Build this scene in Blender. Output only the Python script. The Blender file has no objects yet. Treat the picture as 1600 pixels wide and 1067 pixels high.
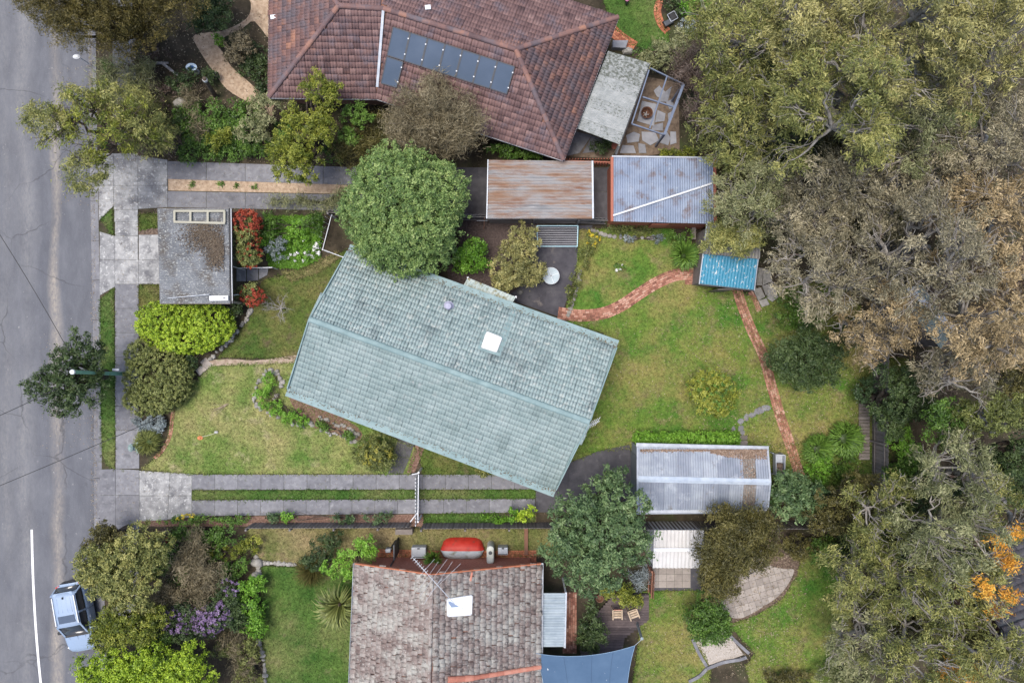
import bpy, bmesh, math, random
import numpy as np
from mathutils import Vector, Matrix

# ------------------------------------------------------------------ camera, sky, sun, exposure
H = 38.3                       # flying height in metres, camera looks straight down
S = 1600 / (1.5 * H)           # photograph pixels per metre on the ground
SC = bpy.context.scene
COL = SC.collection
cam = bpy.data.cameras.new("camera")
cam.sensor_width = 36; cam.lens = 24; cam.clip_start = .5; cam.clip_end = 2000
camo = bpy.data.objects.new("camera", cam); COL.objects.link(camo)
camo.location = (0, 0, H); camo.rotation_euler = (0, 0, 0)
SC.camera = camo
SUN_EL, SUN_AZ = 77, 282       # degrees, azimuth clockwise from image-up
w = bpy.data.worlds.new("World"); SC.world = w; w.use_nodes = True
nt = w.node_tree; bg = nt.nodes["Background"]
sky = nt.nodes.new("ShaderNodeTexSky"); sky.sky_type = 'NISHITA'; sky.sun_disc = False
sky.sun_elevation = math.radians(SUN_EL); sky.sun_rotation = math.radians(SUN_AZ)
sky.air_density = 1.0; sky.dust_density = 3.0; sky.ozone_density = 1.0
nt.links.new(sky.outputs[0], bg.inputs[0]); bg.inputs[1].default_value = 0.105
sl = bpy.data.lights.new("sun", 'SUN'); sl.energy = 1.5; sl.angle = math.radians(26); sl.color = (1, .95, .87)
so = bpy.data.objects.new("sun", sl); COL.objects.link(so)
_d = Vector((math.sin(math.radians(SUN_AZ)) * math.cos(math.radians(SUN_EL)), math.cos(math.radians(SUN_AZ)) * math.cos(math.radians(SUN_EL)), math.sin(math.radians(SUN_EL))))
so.rotation_euler = _d.to_track_quat('Z', 'Y').to_euler(); so.location = (0, 0, 60)
vs = SC.view_settings; vs.view_transform = 'Standard'; vs.look = 'None'; vs.gamma = 1; vs.use_curve_mapping = False
vs.exposure = 1.12
SC.cycles.max_bounces = 6; SC.cycles.diffuse_bounces = 2; SC.cycles.transparent_max_bounces = 6

# ------------------------------------------------------------------ helpers
def P(px, py, z=0.0):
    """photograph pixel of a point known to be z metres above the ground -> world point"""
    k = (H - z) / H
    return Vector(((px - 800) / S * k, (533.5 - py) / S * k, z))
def m(px): return px / S
def tag(o, label=None, cat=None, group=None, kind=None):
    if label: o["label"] = label
    if cat: o["category"] = cat
    if group: o["group"] = group
    if kind: o["kind"] = kind
    return o
def empty(name, loc, label, cat, group=None):
    o = bpy.data.objects.new(name, None); COL.objects.link(o); o.location = loc
    o.empty_display_size = .3
    return tag(o, label, cat, group)
def origin_of(o):
    v = Vector((0, 0, 0))
    while o is not None:
        v = v + o.location; o = o.parent
    return v
def link(name, me, parent=None, origin=None):
    o = bpy.data.objects.new(name, me); COL.objects.link(o)
    if parent is not None: o.parent = parent
    elif origin is not None: o.location = origin
    return o
class MB:
    """collects world-space faces, builds one mesh object"""
    def __init__(s): s.v = []; s.f = []; s.t = []; s.cur = .5
    def face(s, pts):
        i = len(s.v); s.v += [tuple(p) for p in pts]; s.f.append(tuple(range(i, i + len(pts)))); s.t.append(s.cur)
    def add(s, verts, faces):
        i = len(s.v); s.v += [tuple(p) for p in verts]
        for f in faces: s.f.append(tuple(a + i for a in f)); s.t.append(s.cur)
    def box(s, c, size, rz=0, M=None):
        x, y, z = size[0] / 2, size[1] / 2, size[2] / 2
        R = M if M is not None else Matrix.Rotation(rz, 3, 'Z'); c = Vector(c)
        vs_ = [c + R @ Vector((a * x, b * y, d * z)) for d in (-1, 1) for a, b in ((-1, -1), (1, -1), (1, 1), (-1, 1))]
        s.add(vs_, [(3, 2, 1, 0), (4, 5, 6, 7), (0, 1, 5, 4), (1, 2, 6, 5), (2, 3, 7, 6), (3, 0, 4, 7)])
    def beam(s, a, b, w_, h_, up=Vector((0, 0, 1))):
        a = Vector(a); b = Vector(b); d = (b - a); L = d.length; d.normalize()
        if abs(d.dot(up)) > .95: up = Vector((1, 0, 0))
        sd = d.cross(up).normalized(); u2 = sd.cross(d)
        s.box((a + b) / 2, (L, w_, h_), M=Matrix((d, -sd, u2)).transposed())
    def prism(s, pts, z0, z1, bev=0.0):
        n = len(pts); pts = [Vector((p[0], p[1], 0)) for p in pts]
        ar = sum(pts[i].x * pts[(i + 1) % n].y - pts[(i + 1) % n].x * pts[i].y for i in range(n))
        if ar < 0: pts = pts[::-1]
        if bev > 0:
            c = sum(pts, Vector()) / n
            ins = [p + (c - p).normalized() * bev * 1.4 for p in pts]
            rings = [(pts, z0), (pts, z1 - bev * .6), (ins, z1)]
        else: rings = [(pts, z0), (pts, z1)]
        i0 = len(s.v)
        for r, z in rings: s.v += [(p.x, p.y, z) for p in r]
        for k in range(len(rings) - 1):
            for i in range(n):
                j = (i + 1) % n; a = i0 + k * n
                s.f.append((a + i, a + j, a + n + j, a + n + i)); s.t.append(s.cur)
        a = i0 + (len(rings) - 1) * n
        s.f.append(tuple(range(a, a + n))); s.t.append(s.cur)
        s.f.append(tuple(range(i0, i0 + n))[::-1]); s.t.append(s.cur)
    def tube(s, path, radii, sides=6, cap=True):
        path = [Vector(p) for p in path]; n = len(path)
        if not hasattr(radii, '__len__'): radii = [radii] * n
        i0 = len(s.v); ref = None
        for i, p in enumerate(path):
            d = (path[min(i + 1, n - 1)] - path[max(i - 1, 0)]).normalized()
            if ref is None:
                ref = d.cross(Vector((0, 0, 1)) if abs(d.z) < .9 else Vector((1, 0, 0))).normalized()
            ref = (ref - d * ref.dot(d)).normalized(); b = d.cross(ref)
            for k in range(sides):
                a = 2 * math.pi * k / sides
                q = p + (ref * math.cos(a) + b * math.sin(a)) * radii[i]; s.v.append((q.x, q.y, q.z))
        for i in range(n - 1):
            for k in range(sides):
                a = i0 + i * sides; k2 = (k + 1) % sides
                s.f.append((a + k, a + k2, a + sides + k2, a + sides + k)); s.t.append(s.cur)
        if cap:
            s.f.append(tuple(range(i0, i0 + sides))[::-1]); s.t.append(s.cur)
            a = i0 + (n - 1) * sides; s.f.append(tuple(range(a, a + sides))); s.t.append(s.cur)
    def lathe(s, c, prof, sides=20, sx=1, sy=1):
        c = Vector(c); i0 = len(s.v); n = len(prof)
        for r, z in prof:
            for k in range(sides):
                a = 2 * math.pi * k / sides; s.v.append((c.x + r * sx * math.cos(a), c.y + r * sy * math.sin(a), c.z + z))
        for i in range(n - 1):
            for k in range(sides):
                a = i0 + i * sides; k2 = (k + 1) % sides
                s.f.append((a + k, a + k2, a + sides + k2, a + sides + k)); s.t.append(s.cur)
        s.f.append(tuple(range(i0, i0 + sides))[::-1]); s.t.append(s.cur)
        a = i0 + (n - 1) * sides; s.f.append(tuple(range(a, a + sides))); s.t.append(s.cur)
    def build(s, name, mat, parent=None, smooth=False, origin=None, kind=None, bevel=0):
        if parent is not None: o0 = origin_of(parent)
        else:
            if origin is None:
                a = np.array(s.v); origin = Vector((a[:, 0].mean(), a[:, 1].mean(), a[:, 2].min()))
            o0 = Vector(origin)
        me = bpy.data.meshes.new(name)
        me.from_pydata([(x - o0.x, y - o0.y, z - o0.z) for x, y, z in s.v], [], s.f)
        at = me.attributes.new("tint", 'FLOAT', 'FACE'); at.data.foreach_set('value', np.array(s.t, dtype=np.float32))
        me.materials.append(mat)
        if smooth: me.polygons.foreach_set('use_smooth', [True] * len(me.polygons))
        o = link(name, me, parent, o0)
        if bevel:
            b = o.modifiers.new("bevel", 'BEVEL'); b.width = bevel; b.segments = 2; b.limit_method = 'ANGLE'
        if kind: o["kind"] = kind
        return o
def np_mesh(name, V, F, mat, parent=None, tint=None, kind=None, smooth=False, origin=None):
    """V (n,3) world, F (m,k) indices"""
    o0 = origin_of(parent) if parent is not None else Vector(origin if origin is not None else (V[:, 0].mean(), V[:, 1].mean(), V[:, 2].min()))
    V = (V - np.array(o0)).astype(np.float32)
    me = bpy.data.meshes.new(name); k = F.shape[1]
    me.vertices.add(len(V)); me.vertices.foreach_set('co', V.ravel())
    me.loops.add(F.size); me.loops.foreach_set('vertex_index', F.astype(np.int32).ravel())
    me.polygons.add(len(F)); me.polygons.foreach_set('loop_start', np.arange(0, F.size, k, dtype=np.int32))
    if smooth: me.polygons.foreach_set('use_smooth', np.ones(len(F), dtype=bool))
    me.update(calc_edges=True)
    if tint is not None:
        at = me.attributes.new("tint", 'FLOAT', 'FACE'); at.data.foreach_set('value', tint.astype(np.float32))
    me.materials.append(mat)
    o = link(name, me, parent, o0)
    if kind: o["kind"] = kind
    return o
def curve(pts, n=6, closed=False):
    """Catmull-Rom through 2D/3D points"""
    pts = [Vector(tuple(p) + (0,) * (3 - len(p))) for p in pts]; N = len(pts); out = []
    for i in range(N if closed else N - 1):
        g = (lambda j: pts[j % N]) if closed else (lambda j: pts[max(0, min(N - 1, j))])
        p0, p1, p2, p3 = g(i - 1), g(i), g(i + 1), g(i + 2)
        for k in range(n):
            t = k / n
            out.append(.5 * ((2 * p1) + (p2 - p0) * t + (2 * p0 - 5 * p1 + 4 * p2 - p3) * t * t + (3 * p1 - p0 - 3 * p2 + p3) * t ** 3))
    if not closed: out.append(pts[-1])
    return out
def pxs(pts, z=0): return [P(p[0], p[1], z) for p in pts]
def inpoly(x, y, poly):
    x = np.asarray(x); y = np.asarray(y); r = np.zeros(x.shape, bool); n = len(poly)
    for i in range(n):
        x1, y1 = poly[i][0], poly[i][1]; x2, y2 = poly[(i + 1) % n][0], poly[(i + 1) % n][1]
        if y1 == y2: continue
        c = ((y1 > y) != (y2 > y)) & (x < (x2 - x1) * (y - y1) / (y2 - y1) + x1); r ^= c
    return r
def sheet(name, pts, z, mat, parent=None, smooth=0, kind="structure", thick=0):
    """flat polygon of the ground at height z, outline in photograph pixels"""
    if smooth: pts = curve(pts, smooth, True)
    w_ = [P(p[0], p[1]) for p in pts]; mb = MB()
    if thick: mb.prism(w_, z - thick, z)
    else:
        ar = sum(w_[i].x * w_[(i + 1) % len(w_)].y - w_[(i + 1) % len(w_)].x * w_[i].y for i in range(len(w_)))
        if ar < 0: w_ = w_[::-1]
        mb.face([(p.x, p.y, z) for p in w_])
    return mb.build(name, mat, parent, kind=kind if parent is None else None)

# ------------------------------------------------------------------ materials
def ramp(nt, stops):
    r = nt.nodes.new("ShaderNodeValToRGB"); e = r.color_ramp.elements
    n = len(stops)
    for i, c in enumerate(stops):
        p, c = (i / (n - 1), c) if len(c) == 3 else (c[0], c[1:])
        el = e[i] if i < 2 else e.new(p)
        el.position = p; el.color = (*c, 1)
    return r
def noise(nt, scale, detail=5, stretch=None, rough=.6, off=0):
    g = nt.nodes.new("ShaderNodeNewGeometry"); mp = nt.nodes.new("ShaderNodeMapping")
    if stretch: mp.inputs['Scale'].default_value = stretch
    mp.inputs['Location'].default_value = (off, off * .7, 0)
    n = nt.nodes.new("ShaderNodeTexNoise"); n.inputs['Scale'].default_value = scale
    n.inputs['Detail'].default_value = detail; n.inputs['Roughness'].default_value = rough
    nt.links.new(g.outputs['Position'], mp.inputs[0]); nt.links.new(mp.outputs[0], n.inputs['Vector'])
    return n.outputs[0]
def mrange(nt, v, a, b, c=0, d=1):
    n = nt.nodes.new("ShaderNodeMapRange"); n.inputs[1].default_value = a; n.inputs[2].default_value = b
    n.inputs[3].default_value = c; n.inputs[4].default_value = d; n.clamp = True
    nt.links.new(v, n.inputs[0]); return n.outputs[0]
def mth(nt, op, a, b):
    n = nt.nodes.new("ShaderNodeMath"); n.operation = op
    for i, q in enumerate((a, b)):
        if hasattr(q, 'links'): nt.links.new(q, n.inputs[i])
        else: n.inputs[i].default_value = q
    return n.outputs[0]
def mixc(nt, f, a, b, mode='MIX'):
    n = nt.nodes.new("ShaderNodeMix"); n.data_type = 'RGBA'; n.blend_type = mode
    for i, q in ((0, f), (6, a), (7, b)):
        if hasattr(q, 'links'): nt.links.new(q, n.inputs[i])
        elif i == 0: n.inputs[0].default_value = q
        else: n.inputs[i].default_value = (*q, 1)
    return n.outputs[2]
def dim(c, f): return tuple(c[:-3]) + tuple(min(.9, x * f) for x in c[-3:])
def M(name, stops, scale=3, detail=6, rough=.85, bump=.15, bscale=60, metal=0, stretch=None, tint=0.0, over=(), spec=.3, lo=.3, hi=.7):
    """procedural surface: noise (plus per-piece tint) through a colour ramp, overlays of stains, fine bump"""
    mt = bpy.data.materials.new(name); mt.use_nodes = True; nt = mt.node_tree; b = nt.nodes["Principled BSDF"]
    f = mrange(nt, noise(nt, scale, detail, stretch), lo, hi)
    if tint:
        a = nt.nodes.new("ShaderNodeAttribute"); a.attribute_name = "tint"
        f = mth(nt, 'ADD', mth(nt, 'MULTIPLY', f, 1 - tint), mth(nt, 'MULTIPLY', a.outputs['Fac'], tint))
    r = ramp(nt, stops if len(stops) > 1 else [stops[0], stops[0]]); nt.links.new(f, r.inputs[0]); c = r.outputs[0]
    for i, ov in enumerate(over):
        col, sc, l, h = ov[:4]; st = ov[4] if len(ov) > 4 else None
        c = mixc(nt, mrange(nt, noise(nt, sc, 6, st, .65, 13.7 * (i + 1)), l, h), c, col)
    nt.links.new(c, b.inputs['Base Color'])
    b.inputs['Roughness'].default_value = rough; b.inputs['Metallic'].default_value = metal
    b.inputs['Specular IOR Level'].default_value = spec
    if bump:
        bp = nt.nodes.new("ShaderNodeBump"); bp.inputs['Strength'].default_value = bump; bp.inputs['Distance'].default_value = .03
        nt.links.new(noise(nt, bscale, 4), bp.inputs['Height']); nt.links.new(bp.outputs[0], b.inputs['Normal'])
    return mt
def leafmat(name, stops, trans=.18, rough=.5, k=1.25):
    stops = [tuple(min(.85, x * k) for x in c) for c in stops]
    mt = bpy.data.materials.new(name); mt.use_nodes = True; nt = mt.node_tree; b = nt.nodes["Principled BSDF"]
    a = nt.nodes.new("ShaderNodeAttribute"); a.attribute_name = "tint"
    f = mth(nt, 'ADD', mth(nt, 'MULTIPLY', a.outputs['Fac'], .8), mth(nt, 'MULTIPLY', mrange(nt, noise(nt, .9, 3), .3, .7), .2))
    r = ramp(nt, stops); nt.links.new(f, r.inputs[0])
    nt.links.new(r.outputs[0], b.inputs['Base Color']); b.inputs['Roughness'].default_value = rough
    b.inputs['Specular IOR Level'].default_value = .35
    t = nt.nodes.new("ShaderNodeBsdfTranslucent"); nt.links.new(r.outputs[0], t.inputs[0])
    mx = nt.nodes.new("ShaderNodeMixShader"); mx.inputs[0].default_value = trans
    nt.links.new(b.outputs[0], mx.inputs[1]); nt.links.new(t.outputs[0], mx.inputs[2])
    nt.links.new(mx.outputs[0], nt.nodes["Material Output"].inputs[0])
    return mt
def lawnmat(name, g1, g2, dry, bare, drylo=.45, dryhi=.7, barelo=.62, barehi=.75, off=0):
    """grass: two greens, dry and bare patches, grain; shared by the turf sheet and its blades"""
    mt = bpy.data.materials.new(name); mt.use_nodes = True; nt = mt.node_tree; b = nt.nodes["Principled BSDF"]
    c = mixc(nt, mrange(nt, noise(nt, .55, 6, None, .6, off), .35, .65), g1, g2)
    c = mixc(nt, mrange(nt, noise(nt, .32, 7, None, .68, off + 31), drylo, dryhi), c, dry)
    c = mixc(nt, mrange(nt, noise(nt, .8, 8, None, .7, off + 57), barelo, barehi), c, bare)
    a = nt.nodes.new("ShaderNodeAttribute"); a.attribute_name = "tint"
    g = mth(nt, 'ADD', mth(nt, 'MULTIPLY', a.outputs['Fac'], .9), mth(nt, 'MULTIPLY', mrange(nt, noise(nt, 5, 6, None, .85), .32, .68), .9))
    hs = nt.nodes.new("ShaderNodeHueSaturation"); nt.links.new(c, hs.inputs['Color'])
    nt.links.new(mrange(nt, g, .3, 1.5, .32, 1.75), hs.inputs['Value'])
    nt.links.new(hs.outputs[0], b.inputs['Base Color']); b.inputs['Roughness'].default_value = .8; b.inputs['Specular IOR Level'].default_value = .15
    bp = nt.nodes.new("ShaderNodeBump"); bp.inputs['Strength'].default_value = .5; bp.inputs['Distance'].default_value = .04
    nt.links.new(noise(nt, 25, 4), bp.inputs['Height']); nt.links.new(bp.outputs[0], b.inputs['Normal'])
    return mt
def flat(name, c, rough=.6, metal=0, spec=.4, var=.12):
    d = tuple(x * (1 - var) for x in c); e = tuple(min(1, x * (1 + var)) for x in c)
    return M(name, [d, c, e], 6, 5, rough, .05, 90, metal, None, .3, (), spec)

SOIL = M("soil", [(.02, .016, .01), (.045, .036, .023), (.085, .066, .044)], 1.3, 9, .95, .6, 30, over=[((.045, .055, .02), .5, .5, .68), ((.16, .12, .09), 6, .6, .72)])
LITTER = M("leaf_litter", [(.05, .034, .026), (.12, .085, .065), (.24, .18, .14)], 9, 8, .95, .7, 40)
MULCH = M("red_mulch", [(.09, .05, .035), (.17, .10, .075), (.27, .18, .14)], 12, 8, .95, .6, 50)
SAND = M("tan_gravel", [(.26, .18, .12), (.38, .28, .195), (.50, .39, .29)], 5, 9, .95, .35, 90, over=[((.2, .15, .1), 3, .6, .75)])
CONC = M("pale_concrete", [(.19, .19, .195), (.29, .29, .29), (.42, .415, .41)], 2.6, 10, .9, .2, 70, tint=.3, over=[((.12, .12, .13), 1.3, .46, .68), ((.10, .10, .105), 1.6, .6, .74), ((.55, .55, .54), 7, .56, .7)])
CONCD = M("weathered_concrete", [(.12, .12, .133), (.17, .17, .185), (.24, .24, .255)], 2.8, 10, .9, .2, 70, tint=.35, over=[((.3, .3, .31), 3.5, .56, .78), ((.085, .085, .092), 1.5, .58, .76, (.7, 1.2, 1)), ((.1, .11, .07), 2.2, .62, .74)])
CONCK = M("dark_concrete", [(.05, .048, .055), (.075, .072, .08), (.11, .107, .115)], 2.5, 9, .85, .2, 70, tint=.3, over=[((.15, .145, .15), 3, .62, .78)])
PAVER = M("sandstone_paver", [(.2, .175, .155), (.29, .255, .23), (.38, .34, .305)], 3, 8, .9, .2, 60, tint=.55, over=[((.2, .17, .15), 2, .58, .72)])
BLUEST = M("flagstone", [(.16, .165, .185), (.24, .245, .27), (.33, .335, .36)], 3, 8, .8, .25, 40, tint=.5, over=[((.35, .26, .18), 3, .64, .74)])
BRICKP = M("brick_paver", [(.13, .06, .045), (.28, .12, .085), (.42, .21, .15), (.5, .33, .26)], 5, 5, .9, .2, 60, tint=.75, over=[((.1, .09, .06), 2, .6, .75)])
BRICKO = M("orange_brick", [(.22, .07, .04), (.4, .14, .075), (.52, .23, .13)], 5, 5, .9, .2, 60, tint=.75)
STONE = M("garden_stone", [(.16, .15, .135), (.28, .265, .24), (.42, .4, .37)], 6, 7, .9, .4, 30, tint=.5, over=[((.1, .12, .06), 4, .6, .72)])
TIMBER = M("weathered_timber", [(.11, .095, .085), (.19, .165, .15), (.28, .25, .23)], 4, 7, .85, .3, 60, stretch=(1, 1, 1), tint=.6)
DECK = M("stained_deck", [(.055, .042, .042), (.095, .072, .07), (.15, .115, .11)], 5, 7, .7, .25, 60, tint=.6, over=[((.2, .17, .16), 4, .62, .76)])
TERRA = flat("terracotta_paint", (.32, .10, .06))
WHITE = flat("white_paint", (.62, .63, .65), .5, 0, .4, .05)
CREAM = flat("cream_paint", (.33, .315, .25), .6, 0, .3, .1)
GALV = M("galvanised_steel", [(.27, .30, .345), (.37, .40, .45), (.48, .51, .56)], 3, 6, .45, .05, 60, .25, tint=.3, spec=.5)
BLACK = flat("black_plastic", (.02, .02, .022), .4)
DARKST = flat("dark_steel", (.06, .065, .075), .5, .3)
BARKE = M("pale_bark", [(.13, .115, .10), (.25, .23, .205), (.40, .375, .34)], 5, 7, .9, .4, 30, stretch=(1, 1, .35), over=[((.12, .075, .055), 2, .56, .7)])
BARKB = M("brown_bark", [(.035, .026, .02), (.075, .058, .045), (.13, .105, .085)], 6, 7, .95, .5, 30)
BARKG = M("grey_twig", [(.2, .185, .18), (.32, .3, .29), (.42, .4, .39)], 5, 5, .9, .2, 40)
BRICKW = M("brick_wall", [(.16, .08, .06), (.25, .13, .095), (.33, .19, .145)], 8, 6, .9, .3, 40, tint=.2)
RENDER = flat("painted_wall", (.5, .49, .45), .8, 0, .2, .08)
GLASS = flat("window_glass", (.03, .035, .04), .08, 0, .6, .05)
# ------------------------------------------------------------------ the ground, road, verge
def kerb_x(y): return float(np.interp(y, [-200, 0, 300, 600, 830, 1000, 1250], [140, 143, 147, 153, 153, 160, 178]))
g = MB(); g.face([(-400, -400, -.16), (400, -400, -.16), (400, 400, -.16), (-400, 400, -.16)])
g.build("ground", SOIL, kind="structure")
ys = list(range(-200, 1270, 30))
def road_material():
    mt = bpy.data.materials.new("asphalt"); mt.use_nodes = True; nt = mt.node_tree; b = nt.nodes["Principled BSDF"]
    f = mrange(nt, noise(nt, 1.2, 10, (1, .35, 1), .7), .3, .7)
    r = ramp(nt, [(.078, .082, .098), (.105, .11, .128), (.145, .15, .168)]); nt.links.new(f, r.inputs[0]); c = r.outputs[0]
    g = nt.nodes.new("ShaderNodeNewGeometry"); sp = nt.nodes.new("ShaderNodeSeparateXYZ"); nt.links.new(g.outputs['Position'], sp.inputs[0])
    wob = mth(nt, 'MULTIPLY', mth(nt, 'SUBTRACT', noise(nt, .25, 4, (1, .4, 1)), .5), 1.6)
    x = mth(nt, 'ADD', sp.outputs[0], wob)
    for xc, wd, col, st, off in ((m(86 - 800), .45, (.38, .33, .27), 1.0, 3), (m(38 - 800), .8, (.25, .245, .24), .75, 9), (m(6 - 800), .7, (.22, .215, .21), .7, 17), (m(-60 - 800), .8, (.4, .36, .3), 1, 27)):
        band = mrange(nt, mth(nt, 'ABSOLUTE', mth(nt, 'SUBTRACT', x, xc), 0), 0, wd, 1, 0)
        ns = mrange(nt, noise(nt, .22, 6, (1, .5, 1), .65, off), .30, .6)
        gr = mrange(nt, noise(nt, 9, 6, (1, .4, 1), .75, off), .35, .62, .25, 1)
        c = mixc(nt, mth(nt, 'MULTIPLY', mth(nt, 'MULTIPLY', mth(nt, 'MULTIPLY', band, ns), gr), st), c, col)
    c = mixc(nt, mrange(nt, noise(nt, 3.3, 6, None, .7, 71), .66, .72, 0, .55), c, (.45, .44, .42))
    c = mixc(nt, mrange(nt, noise(nt, 40, 3, None, .8, 5), .35, .65, 0, .35), c, (.07, .07, .08))
    vo = nt.nodes.new("ShaderNodeTexVoronoi"); vo.feature = 'DISTANCE_TO_EDGE'; vo.inputs['Scale'].default_value = .16
    g2 = nt.nodes.new("ShaderNodeNewGeometry"); vm = nt.nodes.new("ShaderNodeVectorMath"); vm.operation = 'ADD'; nz = nt.nodes.new("ShaderNodeTexNoise"); nz.inputs['Scale'].default_value = .7; nz.inputs['Detail'].default_value = 5
    nt.links.new(g2.outputs['Position'], nz.inputs['Vector']); nt.links.new(g2.outputs['Position'], vm.inputs[0]); nt.links.new(nz.outputs[1], vm.inputs[1]); nt.links.new(vm.outputs[0], vo.inputs['Vector'])
    c = mixc(nt, mth(nt, 'MULTIPLY', mrange(nt, vo.outputs[0], 0, .007, .6, 0), mrange(nt, noise(nt, .3, 3, None, .5, 88), .45, .6)), c, (.03, .03, .034))
    c = mixc(nt, mrange(nt, noise(nt, 22, 4, None, .7, 44), .62, .72, 0, .7), c, (.3, .29, .28))
    nt.links.new(c, b.inputs['Base Color']); b.inputs['Roughness'].default_value = .8
    bp = nt.nodes.new("ShaderNodeBump"); bp.inputs['Strength'].default_value = .35; bp.inputs['Distance'].default_value = .02
    nt.links.new(noise(nt, 60, 4), bp.inputs['Height']); nt.links.new(bp.outputs[0], b.inputs['Normal'])
    return mt
ASPH = road_material()
mb = MB()
for a, b_ in zip(ys[:-1], ys[1:]):
    q = [P(-260, a), P(kerb_x(a) - 8, a), P(kerb_x(b_) - 8, b_), P(-260, b_)]
    mb.face([(p.x, p.y, -.13) for p in q[::-1]])
mb.build("road", ASPH, kind="structure")
mb = MB(); line = curve([(47, 828), (49, 900), (52, 960), (56, 1015), (62, 1075), (70, 1130)], 8)
for a, b_ in zip(line[:-1], line[1:]):
    q = [P(a.x - 1.8, a.y), P(a.x + 1.8, a.y), P(b_.x + 1.8, b_.y), P(b_.x - 1.8, b_.y)]
    mb.face([(p.x, p.y, -.126) for p in q[::-1]])
mb.build("road_marking", M("road_paint", [(.55, .55, .55), (.75, .75, .75), (.82, .82, .82)], 8, 6, .7, .1, 60, over=[((.25, .25, .26), 12, .62, .7)]), kind="structure")
# land behind the kerb
mb = MB()
for a, b_ in zip(ys[:-1], ys[1:]):
    q = [P(kerb_x(a) + 6, a), P(2600, a), P(2600, b_), P(kerb_x(b_) + 6, b_)]
    mb.face([(p.x, p.y, 0) for p in q[::-1]])
mb.build("garden_soil", SOIL, kind="structure")
# kerb and channel in cast lengths
kerb = empty("kerb", P(150, 533), None, None); kerb["kind"] = "structure"
random.seed(4)
for y0 in range(-120, 1150, 62):
    y1 = y0 + 61.4; low = (245 < y0 + 20 < 450) or (690 < y0 + 10 < 810)
    c0, c1 = kerb_x(y0), kerb_x(y1)
    mb = MB(); mb.cur = random.random()
    mb.prism([P(c0 - 8, y0), P(c0, y0), P(c1, y1), P(c1 - 8, y1)], -.155, -.118, .008)
    mb.prism([P(c0, y0), P(c0 + 6, y0), P(c1 + 6, y1), P(c1, y1)], -.155, -.055 if low else .012, .02)
    mb.build("kerb_length", CONCD, kerb)

JOINT = M('joint_grit', [(.05, .05, .045), (.085, .085, .075), (.13, .13, .11)], 6, 6, .95, .3, 60, over=[((.05, .07, .02), 1.5, .52, .66)])
# ------------------------------------------------------------------ paving made of single slabs
def slab_field(name, quads, mat, z=.03, gap=.011, joint=None, base=True, drop=0.0, piece="slab"):
    """quads: list of pixel polygons, each a separate cast slab"""
    cx = sum(q[0][0] for q in quads) / len(quads); cy = sum(q[0][1] for q in quads) / len(quads)
    e = empty(name, P(cx, cy), None, None); e["kind"] = "structure"
    for q in quads:
        w_ = pxs(q); c = sum(w_, Vector()) / len(w_)
        w_ = [p + (c - p).normalized() * gap for p in w_]
        mb = MB(); mb.cur = random.random(); mb.prism(w_, -.05, z + random.uniform(-.004, .004) - drop, .008)
        mb.build(piece, mat, e)
    bed = MB()
    for q in quads:
        w_ = pxs(q); c = sum(w_, Vector()) / len(w_); ar = sum(w_[i].x * w_[(i + 1) % len(w_)].y - w_[(i + 1) % len(w_)].x * w_[i].y for i in range(len(w_)))
        bed.face([(p.x, p.y, z - .016 - drop) for p in (w_ if ar > 0 else w_[::-1])])
    bed.build("joint_bed", JOINT, e)
    return e
def strip(x0, x1, y0a, y1a, y0b, y1b, n):
    """n slabs along x between two slightly sloping edges (y at x0 -> y at x1)"""
    out = []
    for i in range(n):
        t, u = i / n, (i + 1) / n
        f = lambda a, b_, s_: a + (b_ - a) * s_
        out.append([(f(x0, x1, t), f(y0a, y0b, t)), (f(x0, x1, u), f(y0a, y0b, u)), (f(x0, x1, u), f(y1a, y1b, u)), (f(x0, x1, t), f(y1a, y1b, t))])
    return out
random.seed(11)
# neighbour's driveway at the top: crossing and two tracks with a gravel strip between
slab_field("driveway_crossing", [[(154, 240), (178, 240), (178, 290), (154, 290)], [(154, 290), (178, 290), (178, 322), (155, 345)],
    [(178, 240), (216, 240), (216, 290), (178, 290)], [(178, 290), (216, 290), (216, 328), (178, 328)],
    [(216, 243), (262, 250), (262, 290), (216, 290)], [(216, 290), (262, 290), (262, 324), (216, 327)]], CONC, .03)
slab_field("driveway_track", strip(262, 566, 252, 280, 262, 290, 5), CONCD)
slab_field("driveway_track", strip(262, 566, 299, 324, 305, 330, 5), CONCD)
sheet("gravel_strip", [(263, 279), (420, 283), (566, 291), (566, 304), (420, 301), (263, 298)], .014, SAND)
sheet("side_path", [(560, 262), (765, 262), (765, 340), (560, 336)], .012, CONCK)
# footpath
slab_field("footpath", [[(179, 328), (216, 328), (216, 347), (179, 347)], [(180, 347), (216, 347), (216, 369), (180, 369)], [(180, 369), (216, 369), (216, 406), (180, 406)],
    [(180, 406), (217, 406), (217, 444), (180, 444)]], CONC)
slab_field("footpath", [[(180, y), (217, y), (217, y + 38), (180, y + 38)] for y in range(444, 660, 38)] + [[(181, 672), (218, 672), (218, 732), (181, 732)], [(181, 732), (218, 734), (218, 773), (181, 773)], [(181, 773), (218, 773), (218, 818), (181, 818)]], CONCD)
slab_field("footpath", [[(176, y), (213, y), (213, y + 48), (176, y + 48)] for y in (-60, -12, 36, 84, 132, 180)] + [[(181, y), (218, y), (218, y + 50), (181, y + 50)] for y in (818, 868, 918)], CONCD)
slab_field("carport_driveway", [[(156, 362), (180, 369), (180, 406), (156, 406)], [(156, 406), (180, 406), (180, 448), (156, 462)],
    [(217, 367), (250, 367), (250, 406), (217, 406)], [(217, 406), (250, 406), (250, 444), (217, 444)],
    [(250, 367), (310, 367), (310, 444), (250, 444)], [(310, 367), (358, 367), (358, 444), (310, 444)]], CONC)
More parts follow.
